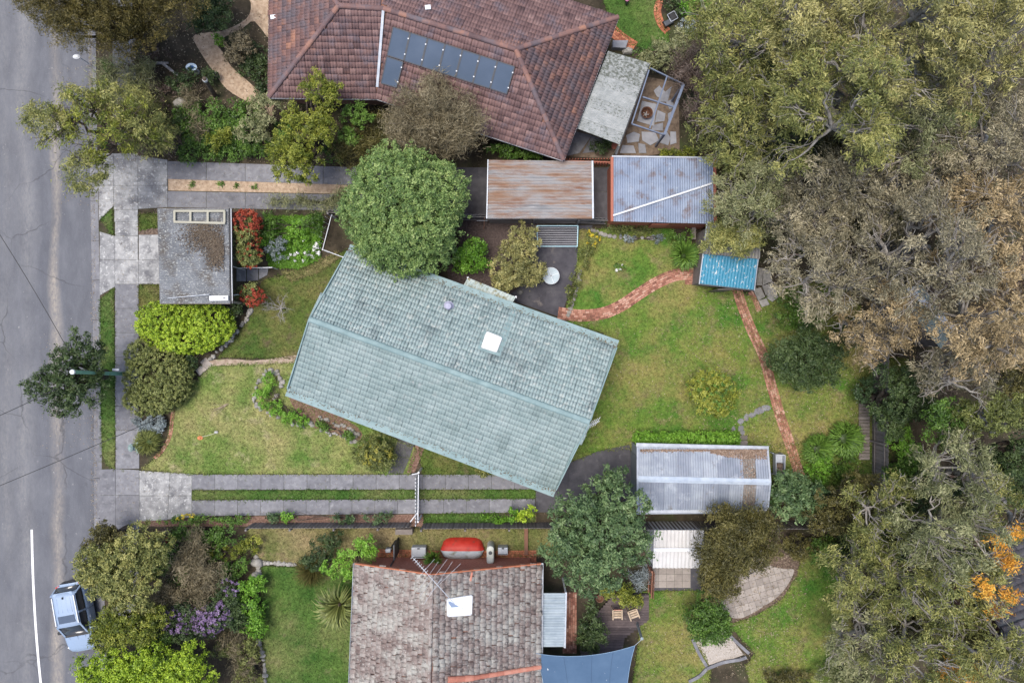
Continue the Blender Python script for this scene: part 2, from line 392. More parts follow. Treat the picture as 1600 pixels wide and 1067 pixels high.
sheet("grass_verge", [(158, 344), (176, 326), (177, 368)], .02, SOIL)
sheet("front_verge", [(217, 333), (247, 333), (247, 367), (217, 367)], .016, LITTER)
# front driveway: pale apron slabs, two dark tracks with a grass strip
slab_field("driveway_crossing", [[(157, 733), (181, 732), (181, 773), (157, 773)], [(157, 773), (181, 773), (181, 820), (157, 828)]], CONCD)
slab_field("driveway_apron", [[(218, 735), (266, 738), (264, 774), (218, 774)], [(266, 738), (300, 740), (300, 774), (264, 774)], [(218, 774), (264, 774), (262, 812), (218, 814)], [(264, 774), (300, 774), (300, 808), (262, 811)]], CONC)
slab_field("driveway_track", strip(300, 840, 741, 765, 741, 764, 15), CONCD)
slab_field("driveway_track", strip(300, 836, 781, 806, 779, 800, 15), CONCD)
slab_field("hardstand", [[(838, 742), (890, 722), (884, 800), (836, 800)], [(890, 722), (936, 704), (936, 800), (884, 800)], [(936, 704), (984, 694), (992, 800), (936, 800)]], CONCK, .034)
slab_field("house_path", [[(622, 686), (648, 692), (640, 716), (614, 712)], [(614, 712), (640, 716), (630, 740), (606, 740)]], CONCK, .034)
sheet("side_soil", [(400, 806), (838, 801), (838, 822), (200, 822), (200, 815)], .008, MULCH)
# rear yard asphalt pad
pad = M("pad_asphalt", [(.045, .043, .052), (.065, .062, .073), (.095, .092, .10)], 1.5, 9, .85, .3, 60, over=[((.17, .15, .14), .9, .62, .72), ((.03, .03, .035), 2, .6, .72)])
sheet("asphalt_pad", [(830, 352), (926, 352), (918, 380), (902, 420), (890, 455), (876, 496), (790, 466), (812, 448), (832, 420)], .012, pad)
# patio of sandstone pavers behind the neighbour (bottom right): every paver a piece
quads = []; ang = math.radians(-16); ca, sa = math.cos(ang), math.sin(ang)
out = [(1128, 945), (1152, 966), (1188, 950), (1222, 925), (1241, 891), (1224, 888), (1200, 880), (1190, 850), (1130, 862)]
def clip_poly(subj, win):
    """part of the outline that lies inside one convex paver"""
    ar = sum(win[k][0] * win[(k + 1) % 4][1] - win[(k + 1) % 4][0] * win[k][1] for k in range(4))
    if ar < 0: win = win[::-1]
    o = list(subj)
    for k in range(4):
        (ax, ay), (bx, by) = win[k], win[(k + 1) % 4]; f = lambda p: (bx - ax) * (p[1] - ay) - (by - ay) * (p[0] - ax); n_ = []
        for i_ in range(len(o)):
            p, q = o[i_], o[(i_ + 1) % len(o)]; fp, fq = f(p), f(q)
            if fp >= 0: n_.append(p)
            if (fp >= 0) != (fq >= 0): t = fp / (fp - fq); n_.append((p[0] + (q[0] - p[0]) * t, p[1] + (q[1] - p[1]) * t))
        o = n_
        if not o: return []
    return o
out_c = [(p.x, p.y) for p in curve(out, 4, True)]
for i in range(-9, 10):
    for j in range(-9, 10):
        c = [(1180 + (i + a) * 10.6 * ca - (j + b_) * 10.6 * sa * -1, 905 + (i + a) * 10.6 * sa * -1 + (j + b_) * 10.6 * ca) for a, b_ in ((0, 0), (1, 0), (1, 1), (0, 1))]
        c = [(1180 + (i + a) * 10.6 * ca - (j + b_) * 10.6 * sa, 905 + (i + a) * 10.6 * sa + (j + b_) * 10.6 * ca) for a, b_ in ((0, 0), (1, 0), (1, 1), (0, 1))]
        mx = sum(p[0] for p in c) / 4; my = sum(p[1] for p in c) / 4
        q = clip_poly(out_c, c)
        if len(q) > 2 and abs(sum(q[k][0] * q[(k + 1) % len(q)][1] - q[(k + 1) % len(q)][0] * q[k][1] for k in range(len(q)))) > 16: quads.append(q)
slab_field("paved_patio", quads, PAVER, .028, .008, piece="paver")
quads = []
for i in range(5):
    for j in range(3):
        quads.append([(1016 + i * 12.6, 886 + j * 10.6), (1028.6 + i * 12.6, 886 + j * 10.6), (1028.6 + i * 12.6, 896.6 + j * 10.6), (1016 + i * 12.6, 896.6 + j * 10.6)])
slab_field("paved_landing", quads, PAVER, .028, .008, piece="paver")
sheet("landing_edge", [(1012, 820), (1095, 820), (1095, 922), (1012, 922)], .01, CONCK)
sheet("litter_bed", [(1195, 830), (1235, 840), (1250, 900), (1225, 935), (1180, 965), (1140, 975), (1150, 960), (1225, 915), (1238, 893), (1190, 880)], .006, LITTER, smooth=3)
# flagstones by the pergola
random.seed(21)
flags = [[(1034, 148), (1050, 135), (1043, 160), (1028, 160)], [(1021, 142), (1030, 134), (1043, 148), (1040, 157), (1026, 152)], [(1040, 160), (1050, 155), (1054, 168), (1046, 172)],
    [(1003, 158), (1026, 163), (1022, 198), (995, 190)], [(1027, 172), (1040, 178), (1038, 190), (1023, 192)], [(1020, 196), (1036, 192), (1036, 205), (1017, 204)],
    [(978, 212), (990, 206), (1000, 210), (998, 222), (980, 224)], [(1002, 206), (1024, 207), (1030, 220), (1016, 228), (1003, 220)], [(1030, 208), (1042, 206), (1048, 216), (1044, 228), (1031, 224)],
    [(1047, 206), (1056, 206), (1057, 224), (1047, 227)], [(972, 227), (990, 228), (994, 240), (968, 240)], [(997, 224), (1008, 226), (1010, 240), (998, 240)], [(1043, 178), (1050, 174), (1052, 184), (1044, 190)]]
sheet("patio_bed", [(880, 245), (905, 195), (960, 130), (1010, 120), (1060, 130), (1062, 235), (990, 248)], .01, M("patio_earth", [(.085, .062, .045), (.15, .11, .08), (.2, .155, .115)], 4, 8, .95, .4, 50))
slab_field("flagstone_patio", flags, BLUEST, .04, .012, piece="flagstone")
slab_field("patio_slab", [[(893, 204), (925, 212), (905, 240), (886, 244)], [(925, 212), (950, 222), (944, 236), (910, 240)]], CONCD, .03)
# stone steps beside the blue-roofed shed and stepping stones in the lawn
slab_field("stone_steps", [[(1184, 418), (1192, 419), (1190, 446), (1181, 446)], [(1192, 419), (1204, 424), (1206, 440), (1191, 446)], [(1176, 452), (1188, 449), (1195, 464), (1184, 470)], [(1190, 447), (1207, 441), (1206, 452), (1196, 462)], [(1200, 452), (1209, 449), (1216, 464), (1206, 472), (1197, 466)], [(1184, 470), (1197, 466), (1202, 476), (1190, 480)]], STONE, .09, .01, piece="step_stone")
def rock(mb, c, r, h, seed):
    rr = random.Random(seed); n = 8; prof = [(1.0, 0), (1.05, .35), (.8, .8), (.35, 1)]
    i0 = len(mb.v); ph = [rr.uniform(.75, 1.2) for _ in range(n)]; sx = rr.uniform(.8, 1.25)
    for rad, z in prof:
        for k in range(n):
            a = 2 * math.pi * k / n
            mb.v.append((c[0] + r * rad * ph[k] * math.cos(a) * sx, c[1] + r * rad * ph[k] * math.sin(a) / sx, c[2] + h * z * rr.uniform(.9, 1.1)))
    for i in range(len(prof) - 1):
        for k in range(n):
            a = i0 + i * n; k2 = (k + 1) % n; mb.f.append((a + k, a + k2, a + n + k2, a + n + k)); mb.t.append(mb.cur)
    a = i0 + (len(prof) - 1) * n; mb.f.append(tuple(range(a, a + n))); mb.t.append(mb.cur)
e = empty("stepping_stones", P(1175, 655), None, None); e["kind"] = "structure"
for i, (x, y, r) in enumerate([(1157, 658, 5), (1166, 652, 5), (1175, 648, 5), (1183, 643, 5), (1188, 640, 6), (1197, 638, 6), (1157, 669, 5), (1146, 670, 4), (1160, 676, 4)]):
    mb = MB(); mb.cur = random.random(); rock(mb, P(x, y), m(r), .05, i); mb.build("stepping_stone", CONCD, e)
e = slab_field("timber_steps", [[(1154, 680), (1167, 680), (1167, 687), (1154, 687)], [(1154, 688), (1167, 688), (1167, 695), (1154, 695)]], TIMBER, .12, .005, piece="tread")
quads = [[(1341, 630 + i * 5.2), (1358, 630 + i * 5.2), (1357.5, 634.6 + i * 5.2), (1341, 634.6 + i * 5.2)] for i in range(17)]
slab_field("sleeper_walk", quads, TIMBER, .10, .004, piece="sleeper")

# bricks laid along a curve: real bricks, too small to pick apart singly
def brick_path(name, line, width_px, mat, rows, bl=.23, seed=0, across=False):
    e = empty(name, P(line[0][0], line[0][1]), None, None); e["kind"] = "structure"
    pts = [P(p.x, p.y) for p in curve(line, 10)]; rr = random.Random(seed)
    L = [0]
    for a, b_ in zip(pts[:-1], pts[1:]): L.append(L[-1] + (b_ - a).length)
    def at(d):
        d = max(0, min(L[-1] - 1e-4, d)); i = max(j for j in range(len(L)) if L[j] <= d); i = min(i, len(pts) - 2)
        t = (d - L[i]) / (L[i + 1] - L[i]); p = pts[i].lerp(pts[i + 1], t); dd = (pts[i + 1] - pts[i]).normalized()
        return p, Vector((-dd.y, dd.x, 0))
    W = m(width_px); bw = W / rows; mb = MB()
    for r in range(rows):
        d = -rr.uniform(0, bl)
        while d < L[-1]:
            p0, n0 = at(d + .006); p1, n1 = at(d + bl - .006); o0 = -W / 2 + r * bw + .005; o1 = o0 + bw - .01
            h = .03 + rr.uniform(-.004, .006); mb.cur = rr.random()
            j = rr.uniform(-.006, .006)
            mb.prism([p0 + n0 * (o0 + j), p1 + n1 * (o0 - j), p1 + n1 * (o1 - j), p0 + n0 * (o1 + j)], 0, h, .006); d += bl
    o = mb.build("bricks", mat, e, kind="stuff")
    base = MB()
    for a, b_ in zip(range(0, len(pts) - 1), range(1, len(pts))):
        na = at(L[a])[1]; nb = at(L[b_])[1]
        base.face([(q.x, q.y, .022) for q in (pts[a] - na * W * .5, pts[b_] - nb * W * .5, pts[b_] + nb * W * .5, pts[a] + na * W * .5)])
    base.build("bedding", SOIL, e)
    return e
brick_path("brick_path", [(872, 489), (905, 493), (940, 490), (970, 478), (1000, 458), (1030, 440), (1060, 429), (1100, 428)], 19, BRICKP, 6, seed=1)
brick_path("brick_path", [(1148, 440), (1160, 480), (1176, 520), (1192, 555), (1206, 605), (1219, 650), (1236, 700), (1250, 745)], 16, BRICKP, 5, seed=2)
brick_path("brick_ramp", [(1172, 456), (1180, 470), (1186, 486)], 8, BRICKP, 3, seed=3)
brick_path("brick_edging", [(272, 632), (269, 655), (266, 680), (255, 702), (242, 716)], 6, BRICKP, 2, .2, 4)
brick_path("brick_paving", [(590, 877), (720, 880), (838, 879)], 40, BRICKO, 13, .22, 5)
brick_path("brick_paving", [(890, 925), (890, 1020)], 22, BRICKP, 7, .22, 6)
brick_path("lawn_edging", [(1040, -20), (1030, 5), (1027, 20), (1033, 38), (1043, 50)], 12, BRICKO, 3, .22, 7)
brick_path("lawn_edging", [(950, 40), (962, 53), (976, 64), (992, 74)], 18, BRICKO, 5, .22, 8)
brick_path("garden_step", [(1070, 441), (1100, 440)], 8, BRICKP, 3, .22, 9)

# ------------------------------------------------------------------ lawns with blades
LAWNF = lawnmat("front_lawn_grass", (.075, .145, .026), (.15, .195, .05), (.26, .235, .10), (.33, .28, .17), .42, .68, .55, .76)
LAWNR = lawnmat("rear_lawn_grass", (.05, .132, .018), (.12, .178, .032), (.205, .185, .062), (.18, .145, .075), .42, .63, .54, .72, 5)
LAWNG = lawnmat("green_lawn_grass", (.036, .088, .015), (.078, .135, .028), (.14, .15, .055), (.2, .175, .095), .46, .7, .58, .74, 9)
LAWND = lawnmat("dry_grass", (.10, .12, .035), (.17, .16, .06), (.24, .19, .10), (.2, .14, .09), .4, .65, .58, .72, 13)
LAWNS = lawnmat("shaded_side_grass", (.045, .085, .016), (.085, .12, .025), (.14, .13, .045), (.12, .09, .055), .44, .64, .54, .7, 17)  # darker grass: shade beside house and trees put into its greens
def lawn(name, outline, z, mat, dens=420, hgt=.05, smooth=0, holes=(), blades=True, seed=0):
    o = sheet(name, outline, z, mat, smooth=smooth)
    pts = curve(outline, smooth, True) if smooth else [Vector((p[0], p[1], 0)) for p in outline]
    w_ = [P(p.x, p.y) for p in pts]; rs = np.random.default_rng(seed + 100)
    x0, x1 = min(p.x for p in w_), max(p.x for p in w_); y0, y1 = min(p.y for p in w_), max(p.y for p in w_)
    n = int((x1 - x0) * (y1 - y0) * dens); x = rs.uniform(x0, x1, n); y = rs.uniform(y0, y1, n)
    k = inpoly(x, y, w_)
    for h in holes: k &= ~inpoly(x, y, pxs(h))
    x, y = x[k], y[k]; n = len(x); a = rs.uniform(0, 2 * np.pi, n); h = hgt * rs.uniform(.5, 1.5, n); ln = h * rs.uniform(.3, 1.3, n)
    wd = rs.uniform(.008, .022, n); dx, dy = np.cos(a), np.sin(a)
    ex, ey = [], []
    for i in range(len(w_)):                                    # tufts creeping over the edge
        p, q_ = w_[i], w_[(i + 1) % len(w_)]; k_ = int((q_ - p).length * 55); tt = rs.random(k_); jj = rs.normal(0, .045, k_) + .05 * np.sin(tt * (q_ - p).length * 5 + i) * rs.random(k_); dd = (q_ - p).normalized()
        ex.append(p.x + (q_.x - p.x) * tt - dd.y * jj); ey.append(p.y + (q_.y - p.y) * tt + dd.x * jj)
    ex = np.concatenate(ex); ey = np.concatenate(ey); ke = np.ones(len(ex), bool)
    for h_ in holes: ke &= ~inpoly(ex, ey, pxs(h_))
    ex, ey = ex[ke], ey[ke]; m_ = len(ex); x = np.r_[x, ex]; y = np.r_[y, ey]; a = np.r_[a, rs.uniform(0, 6.28, m_)]; h = np.r_[h, .08 * rs.uniform(.5, 1.5, m_)]; ln = np.r_[ln, .09 * rs.uniform(.3, 1.3, m_)]; wd = np.r_[wd, rs.uniform(.012, .03, m_)]; n = len(x); dx, dy = np.cos(a), np.sin(a)
    V = np.zeros((n, 3, 3)); V[:, 0] = np.c_[x - dy * wd, y + dx * wd, np.full(n, z)]; V[:, 1] = np.c_[x + dy * wd, y - dx * wd, np.full(n, z)]
    V[:, 2] = np.c_[x + dx * ln, y + dy * ln, z + h]
    np_mesh("grass_blades", V.reshape(-1, 3), np.arange(n * 3).reshape(-1, 3), mat, o, rs.random(n), kind="stuff")
    return o
house_px = [(547, 383), (967, 533), (865, 775), (446, 617)]
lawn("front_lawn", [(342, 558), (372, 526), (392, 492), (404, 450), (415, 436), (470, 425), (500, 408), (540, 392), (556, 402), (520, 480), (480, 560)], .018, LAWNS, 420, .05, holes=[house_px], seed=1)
lawn("front_lawn", [(302, 600), (330, 572), (400, 568), (470, 566), (500, 600), (560, 660), (650, 700), (640, 740), (300, 740), (222, 733), (240, 718), (262, 690), (270, 650), (280, 620)], .02, LAWNF, 420, .05, holes=[house_px], seed=2)
lawn("grass_strip", [(301, 766), (836, 765), (836, 778), (301, 780)], .02, LAWNG, 500, .06, seed=3)
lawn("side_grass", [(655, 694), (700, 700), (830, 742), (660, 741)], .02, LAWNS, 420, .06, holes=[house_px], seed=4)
lawn("side_grass", [(662, 803), (836, 801), (836, 816), (662, 818)], .02, LAWNG, 450, .08, seed=5)
lawn("nature_strip", [(158, 344), (175, 327), (177, 368)], .026, LAWNG, 450, .05, seed=6)
lawn("nature_strip", [(157, 468), (178, 450), (180, 660), (179, 732), (168, 727), (160, 710), (158, 640)], .02, LAWNG, 450, .05, seed=7)
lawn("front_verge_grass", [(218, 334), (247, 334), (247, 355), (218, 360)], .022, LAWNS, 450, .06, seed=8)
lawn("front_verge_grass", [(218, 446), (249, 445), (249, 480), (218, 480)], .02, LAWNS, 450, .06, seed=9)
lawn("rear_lawn", [(905, 360), (1045, 352), (1092, 420), (1092, 447), (1140, 452), (1190, 470), (1215, 450), (1290, 430), (1345, 480), (1352, 620), (1342, 640), (1345, 730), (1262, 780), (1215, 790), (990, 700), (936, 704), (890, 722), (880, 700), (930, 620), (955, 560), (945, 520), (890, 505), (880, 494), (900, 440)], .018, LAWNR, 420, .05,
     holes=[house_px, [(872, 480), (940, 480), (1000, 448), (1040, 428), (1095, 420), (1095, 437), (1040, 446), (1000, 470), (950, 497), (872, 500)]], seed=10)
lawn("neighbour_lawn", [(410, 884), (470, 886), (520, 890), (560, 900), (556, 1090), (418, 1090), (408, 960)], .018, LAWNG, 420, .05, seed=11)
lawn("neighbour_verge", [(385, 824), (600, 824), (660, 826), (880, 826), (880, 868), (600, 868), (560, 890), (480, 884), (400, 872)], .014, LAWND, 420, .05, seed=12)
lawn("neighbour_lawn", [(1003, 924), (1090, 922), (1120, 975), (1090, 1000), (1110, 1045), (1100, 1100), (985, 1100), (998, 1000)], .018, LAWNR, 420, .05, seed=13)
lawn("neighbour_lawn", [(1138, 975), (1180, 962), (1222, 936), (1245, 900), (1260, 840), (1300, 840), (1330, 960), (1330, 1100), (1180, 1100), (1165, 1040), (1180, 1020)], .018, LAWNR, 420, .05, seed=14)
lawn("back_lawn", [(930, -40), (1030, -40), (1024, 10), (1030, 35), (1045, 55), (1045, 70), (1020, 80), (990, 72), (955, 38)], .016, LAWNG, 420, .05, seed=15)
lawn("bush_clearing", [(1470, 165), (1530, 180), (1510, 250), (1460, 240)], .012, LAWNG, 350, .08, seed=16)
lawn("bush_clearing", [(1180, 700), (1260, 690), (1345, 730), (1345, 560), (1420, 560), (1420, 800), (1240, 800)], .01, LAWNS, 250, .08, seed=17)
lawn("garden_cover", [(415, 338), (505, 338), (500, 405), (465, 420), (420, 416)], .02, leafmat("lime_groundcover", [(.04, .1, .008), (.1, .22, .02), (.2, .36, .05)]), 900, .12, seed=18)
lawn("path_edge_grass", [(440, 425), (470, 422), (505, 405), (525, 392), (532, 402), (500, 425), (455, 440)], .026, LAWND, 420, .08, seed=19)
sheet("gravel_path", [(378, -30), (392, 5), (385, 30), (350, 48), (320, 52), (302, 58), (312, 80), (325, 100), (338, 118), (355, 140), (390, 162), (425, 182), (425, 155), (402, 140), (385, 125), (362, 105), (348, 82), (340, 70), (352, 58), (380, 44), (398, 34), (425, 60), (425, -30)], .014, SAND, smooth=3)
sheet("front_path", [(322, 572), (330, 563), (360, 561), (400, 563), (440, 558), (470, 555), (470, 566), (430, 568), (390, 570), (345, 571)], .024, M("worn_path", [(.2, .14, .10), (.33, .26, .2), (.42, .33, .27)], 4, 8, .95, .4, 50, over=[((.12, .14, .05), 2, .52, .66)]), smooth=3)
slab_field("path_pavers", [[(305, 578), (316, 570), (324, 577), (312, 587)], [(316, 570), (325, 562), (333, 570), (324, 577)], [(312, 566), (322, 558), (327, 563), (318, 571)]], PAVER, .03, .01, piece="paver")
sheet("rear_bed", [(725, 345), (840, 348), (835, 420), (800, 460), (700, 435), (720, 390)], .01, M("dark_mulch", [(.04, .028, .026), (.075, .055, .05), (.12, .09, .082)], 10, 8, .95, .6, 50), smooth=3)
sheet("house_bed", [(452, 622), (470, 615), (560, 668), (556, 690), (520, 676), (480, 662)], .026, MULCH, smooth=3)
sheet("path_bed", [(650, 692), (664, 698), (648, 738), (636, 738)], .026, MULCH)
slab_field("garden_steps", [[(370, 420), (385, 420), (385, 440), (370, 440)], [(386, 420), (404, 420), (404, 438), (386, 440)], [(405, 419), (420, 418), (418, 430), (405, 437)]], CONCD, .04, .01)
sheet("gravel_bed", [(1086, 1002), (1128, 978), (1162, 1022), (1140, 1030), (1108, 1038)], .024, M("pale_gravel", [(.2, .17, .14), (.38, .34, .3), (.55, .5, .46)], 30, 6, .95, .5, 60))
# low concrete kerbs of that bed
e = empty("bed_kerb", P(1120, 1010), None, None); e["kind"] = "structure"
for ln in ([(1082, 998), (1092, 1020), (1104, 1040)], [(1104, 1044), (1130, 1034), (1154, 1030), (1166, 1026)], [(1126, 976), (1146, 998), (1170, 1020)], [(1104, 1044), (1092, 1056), (1076, 1064)]):
    c = curve(ln, 3)
    for a, b_ in zip(c[:-1], c[1:]):
        mb = MB(); mb.cur = random.random(); mb.beam(P(a.x, a.y, .06), P(b_.x, b_.y, .06), .17, .12); mb.build("kerb_block", CONCD, e)
# stone edging of the front garden bed
e = empty("stone_edging", P(440, 640), None, None); e["kind"] = "structure"
k = 0
for ln in ([(432, 582), (418, 580), (406, 596), (398, 625), (410, 640), (440, 654), (475, 666)], [(484, 660), (505, 672), (540, 684), (555, 690)], [(492, 650), (530, 664), (556, 676), (556, 688)], [(436, 584), (440, 600), (430, 622)], [(330, 560), (352, 538), (372, 516), (388, 494), (392, 484)]):
    c = curve(ln, 8)
    for a in c:
        if random.random() < .75:
            mb = MB(); mb.cur = random.random(); rock(mb, P(a.x + random.uniform(-2, 2), a.y + random.uniform(-2, 2), .01), m(random.uniform(2, 4.2)), random.uniform(.08, .18), k); k += 1
            mb.build("stone", STONE, e)
e = empty("stone_edging", P(405, 900), None, None); e["kind"] = "structure"
for ln in ([(400, 870), (404, 888), (402, 902)], [(404, 1000), (412, 1030), (416, 1075)], [(412, 879), (440, 880), (462, 882)], [(905, 425), (900, 455), (888, 492)], [(925, 360), (960, 370), (1020, 372)]):
    c = curve(ln, 6)
    for a in c:
        mb = MB(); mb.cur = random.random(); rock(mb, P(a.x, a.y, .01), m(random.uniform(2.5, 4.5)), random.uniform(.06, .14), k); k += 1
        mb.build("stone", STONE, e)
# ------------------------------------------------------------------ roofs and buildings
CAMP = Vector((0, 0, H))
def on_plane(px, py, p0, n):
    d = P(px, py) - CAMP; t = (p0 - CAMP).dot(n) / d.dot(n); return CAMP + d * t
def plane_of(a, b, c):
    n = (b - a).cross(c - a).normalized()
    return (a, n if n.z > 0 else -n)
def drop_on(p, pl):
    a, n = pl; return Vector((p.x, p.y, a.z - ((p.x - a.x) * n.x + (p.y - a.y) * n.y) / n.z))
def prof_roman(s): return .058 * (abs(math.sin(2 * math.pi * s))) ** .5
def prof_worn(s): return .028 * (abs(math.sin(2 * math.pi * s))) ** .5
def prof_marseille(s): return .04 * (abs(math.sin(2 * math.pi * s)) ** .5)
def prof_flat(s): return .035 * math.sin(math.pi * s) ** .3 if 0 < s < 1 else 0.0
def tiles(parent, poly, eave, tw, th, prof, mat, seed, K=9, step=.035, jit=.006, stagger=False, name="roof_tiles"):
    """a field of single overlapping tiles over a sloping polygon, one joined part"""
    rs = np.random.default_rng(seed); a = poly[0]; n = (poly[1] - a).cross(poly[2] - a).normalized()
    if n.z < 0: n = -n
    u = (eave - n * eave.dot(n)).normalized(); v = n.cross(u)
    if v.z < 0: v = -v; u = -u
    uv = [((p - a).dot(u), (p - a).dot(v)) for p in poly]
    u0, u1 = min(p[0] for p in uv), max(p[0] for p in uv); v0, v1 = min(p[1] for p in uv), max(p[1] for p in uv)
    nu, nv = int((u1 - u0) / tw) + 2, int((v1 - v0) / th) + 1
    I, J = np.meshgrid(np.arange(nu), np.arange(nv)); I, J = I.ravel().astype(float), J.ravel().astype(float)
    off = (J % 2) * .5 if stagger else 0
    cu = u0 + (I + off - .5) * tw; cv = v0 + J * th
    k = inpoly(cu + tw / 2, cv + th * .5, uv); cu, cv = cu[k], cv[k]; N = len(cu)
    s = np.linspace(0, 1, K); h = np.array([prof(x) for x in s])
    T = np.zeros((3 * K, 3))                                   # front bottom, front top, back top
    T[:K] = np.c_[s * tw, np.full(K, -.03), h * .3 - .01]; T[K:2 * K] = np.c_[s * tw, np.full(K, -.03), h + step]; T[2 * K:] = np.c_[s * tw, np.full(K, th), h + .004]
    q = np.repeat(T[None], N, 0); slip = np.where(rs.random(N) < .03, rs.uniform(-.07, 0, N), 0); q[:, :, 1] += slip[:, None]; q[:, :, 0] += (cu + rs.normal(0, jit, N))[:, None]; q[:, :, 1] += (cv + rs.normal(0, jit, N))[:, None]
    q[:, K:, 2] += np.abs(rs.normal(0, jit, N))[:, None]
    U, Vv, Nn, A = (np.array(x) for x in (u, v, n, a))
    W = A + q[:, :, :1] * U + q[:, :, 1:2] * Vv + (q[:, :, 2:] + .02) * Nn
    f = []
    for r in range(2):
        for i in range(K - 1): f.append((r * K + i, r * K + i + 1, (r + 1) * K + i + 1, (r + 1) * K + i))
    F = (np.array(f)[None] + (np.arange(N) * 3 * K)[:, None, None]).reshape(-1, 4)
    tint = np.repeat(np.where(rs.random(N) < .03, rs.choice([0., 1.], N), np.clip(rs.normal(.5, .22, N), 0, 1)), len(f))
    return np_mesh(name, W.reshape(-1, 3), F, mat, parent, tint, kind="stuff")
def caps(parent, a, b, mat, seed, L=.38, r=.12, name="ridge_cap"):
    """overlapping half-round ridge tiles, one object each"""
    rr = random.Random(seed); d = (b - a); n = max(1, int(d.length / L)); st = d / n; dn = d.normalized()
    sd = dn.cross(Vector((0, 0, 1))).normalized(); up = sd.cross(dn)
    for i in range(n):
        mb = MB(); mb.cur = rr.random(); ring = []
        for t, q in ((-.02, 1.08), (1.0, .94)):
            c = a + st * (i + t); ring.append([c + sd * math.cos(x) * r * q + up * (math.sin(x) * r * q * .8 + .01) for x in [math.pi * k / 6 for k in range(7)]])
        vs_ = ring[0] + ring[1]
        mb.add(vs_, [(k, k + 1, k + 8, k + 7) for k in range(6)] + [tuple(range(7))])
        mb.build(name, mat, parent, smooth=False)
def deck(parent, polys, mat, name="roof", th=.1):
    mb = MB()
    for p in polys:
        n = (p[1] - p[0]).cross(p[2] - p[0]).normalized(); n = n if n.z > 0 else -n
        q = [x - n * th for x in p]; mb.face(p); mb.face(q[::-1])
        for i in range(len(p)): j = (i + 1) % len(p); mb.face([p[i], q[i], q[j], p[j]])
    return mb.build(name, mat, parent)
def gutter(parent, a, b, mat, w_=.14, h_=.11, name="gutter", off=0.0):
    mb = MB(); d = (b - a).normalized(); sd = Vector((-d.y, d.x, 0)).normalized()
    for o, ww, zz, hh in ((0, w_, -h_ / 2, .02), (-w_ / 2, .015, 0, h_), (w_ / 2, .015, 0, h_)):
        mb.beam(a + sd * (o + off) + Vector((0, 0, zz)), b + sd * (o + off) + Vector((0, 0, zz)), ww, hh)
    return mb.build(name, mat, parent)
def walls(parent, xy, z1, mat, inset=.55, z0=-.05):
    c = sum(xy, Vector()) / len(xy); n = len(xy); q = []
    for i in range(n):
        p, a, b = xy[i], xy[i - 1], xy[(i + 1) % n]
        d1 = (p - a); d1.z = 0; d1.normalize(); d2 = (b - p); d2.z = 0; d2.normalize()
        n1 = Vector((-d1.y, d1.x, 0)); n2 = Vector((-d2.y, d2.x, 0))
        if n1.dot(c - p) < 0: n1 = -n1
        if n2.dot(c - p) < 0: n2 = -n2
        k = inset / (1 + n1.dot(n2)); q.append(Vector((p.x, p.y, 0)) + (n1 + n2) * k)
    mb = MB(); mb.prism(q, z0, z1); mb.build("wall", mat, parent); return q
def windows(parent, q, z0=.9, z1=2.1, sides=None, w_=1.5, every=3.6, mat=None):
    n = len(q); c = sum(q, Vector()) / n
    for i in range(n):
        if sides is not None and i not in sides: continue
        a, b = q[i], q[(i + 1) % n]; d = b - a; L = d.length; d.normalize(); nr = Vector((d.y, -d.x, 0))
        if nr.dot(c - a) > 0: nr = -nr
        k = max(1, int(L / every))
        for j in range(k):
            ct = a + d * L * (j + .5) / k; f = MB(); zc = (z0 + z1) / 2
            for s_ in (-1, 1):
                f.beam(ct + d * s_ * w_ / 2 + nr * .03 + Vector((0, 0, z0)), ct + d * s_ * w_ / 2 + nr * .03 + Vector((0, 0, z1)), .07, .07)
            for z in (z0, z1): f.beam(ct - d * (w_ / 2 + .03) + nr * .032 + Vector((0, 0, z)), ct + d * (w_ / 2 + .03) + nr * .032 + Vector((0, 0, z)), .07, .07)
            o = f.build("window", mat or WHITE, parent)
            g_ = MB(); g_.beam(ct - d * w_ / 2 + nr * .012 + Vector((0, 0, zc)), ct + d * w_ / 2 + nr * .012 + Vector((0, 0, zc)), .02, z1 - z0); g_.build("pane", GLASS, o)
def corr(parent, A, B, C, D, mat, n=1, pitch=.15, amp=.018, name="roof_sheet", lap=.03, seed=0, mats=None, lift=.012):
    """corrugated sheets: ribs run A->D, sheets are laid side by side from A towards B; every sheet its own object"""
    nr = (B - A).cross(D - A).normalized(); nr = nr if nr.z > 0 else -nr; rr = random.Random(seed)
    Lw = (B - A).length
    for i in range(n):
        t0, t1 = i / n, min(1, (i + 1) / n + lap / Lw * (i < n - 1)); N = max(4, int((t1 - t0) * Lw / pitch * 6)); V = []; mb = MB(); mb.cur = rr.random()
        up = nr * (lift * (i % 2) + rr.uniform(0, .006))
        for k in range(N + 1):
            t = t0 + (t1 - t0) * k / N; o = nr * (amp * math.sin(2 * math.pi * t * Lw / pitch)) + up
            V += [A.lerp(B, t) + o, D.lerp(C, t) + o]
        mb.add(V, [(2 * k, 2 * k + 2, 2 * k + 3, 2 * k + 1) for k in range(N)])
        mb.build(name, (mats[i] if mats else mat), parent, smooth=True)

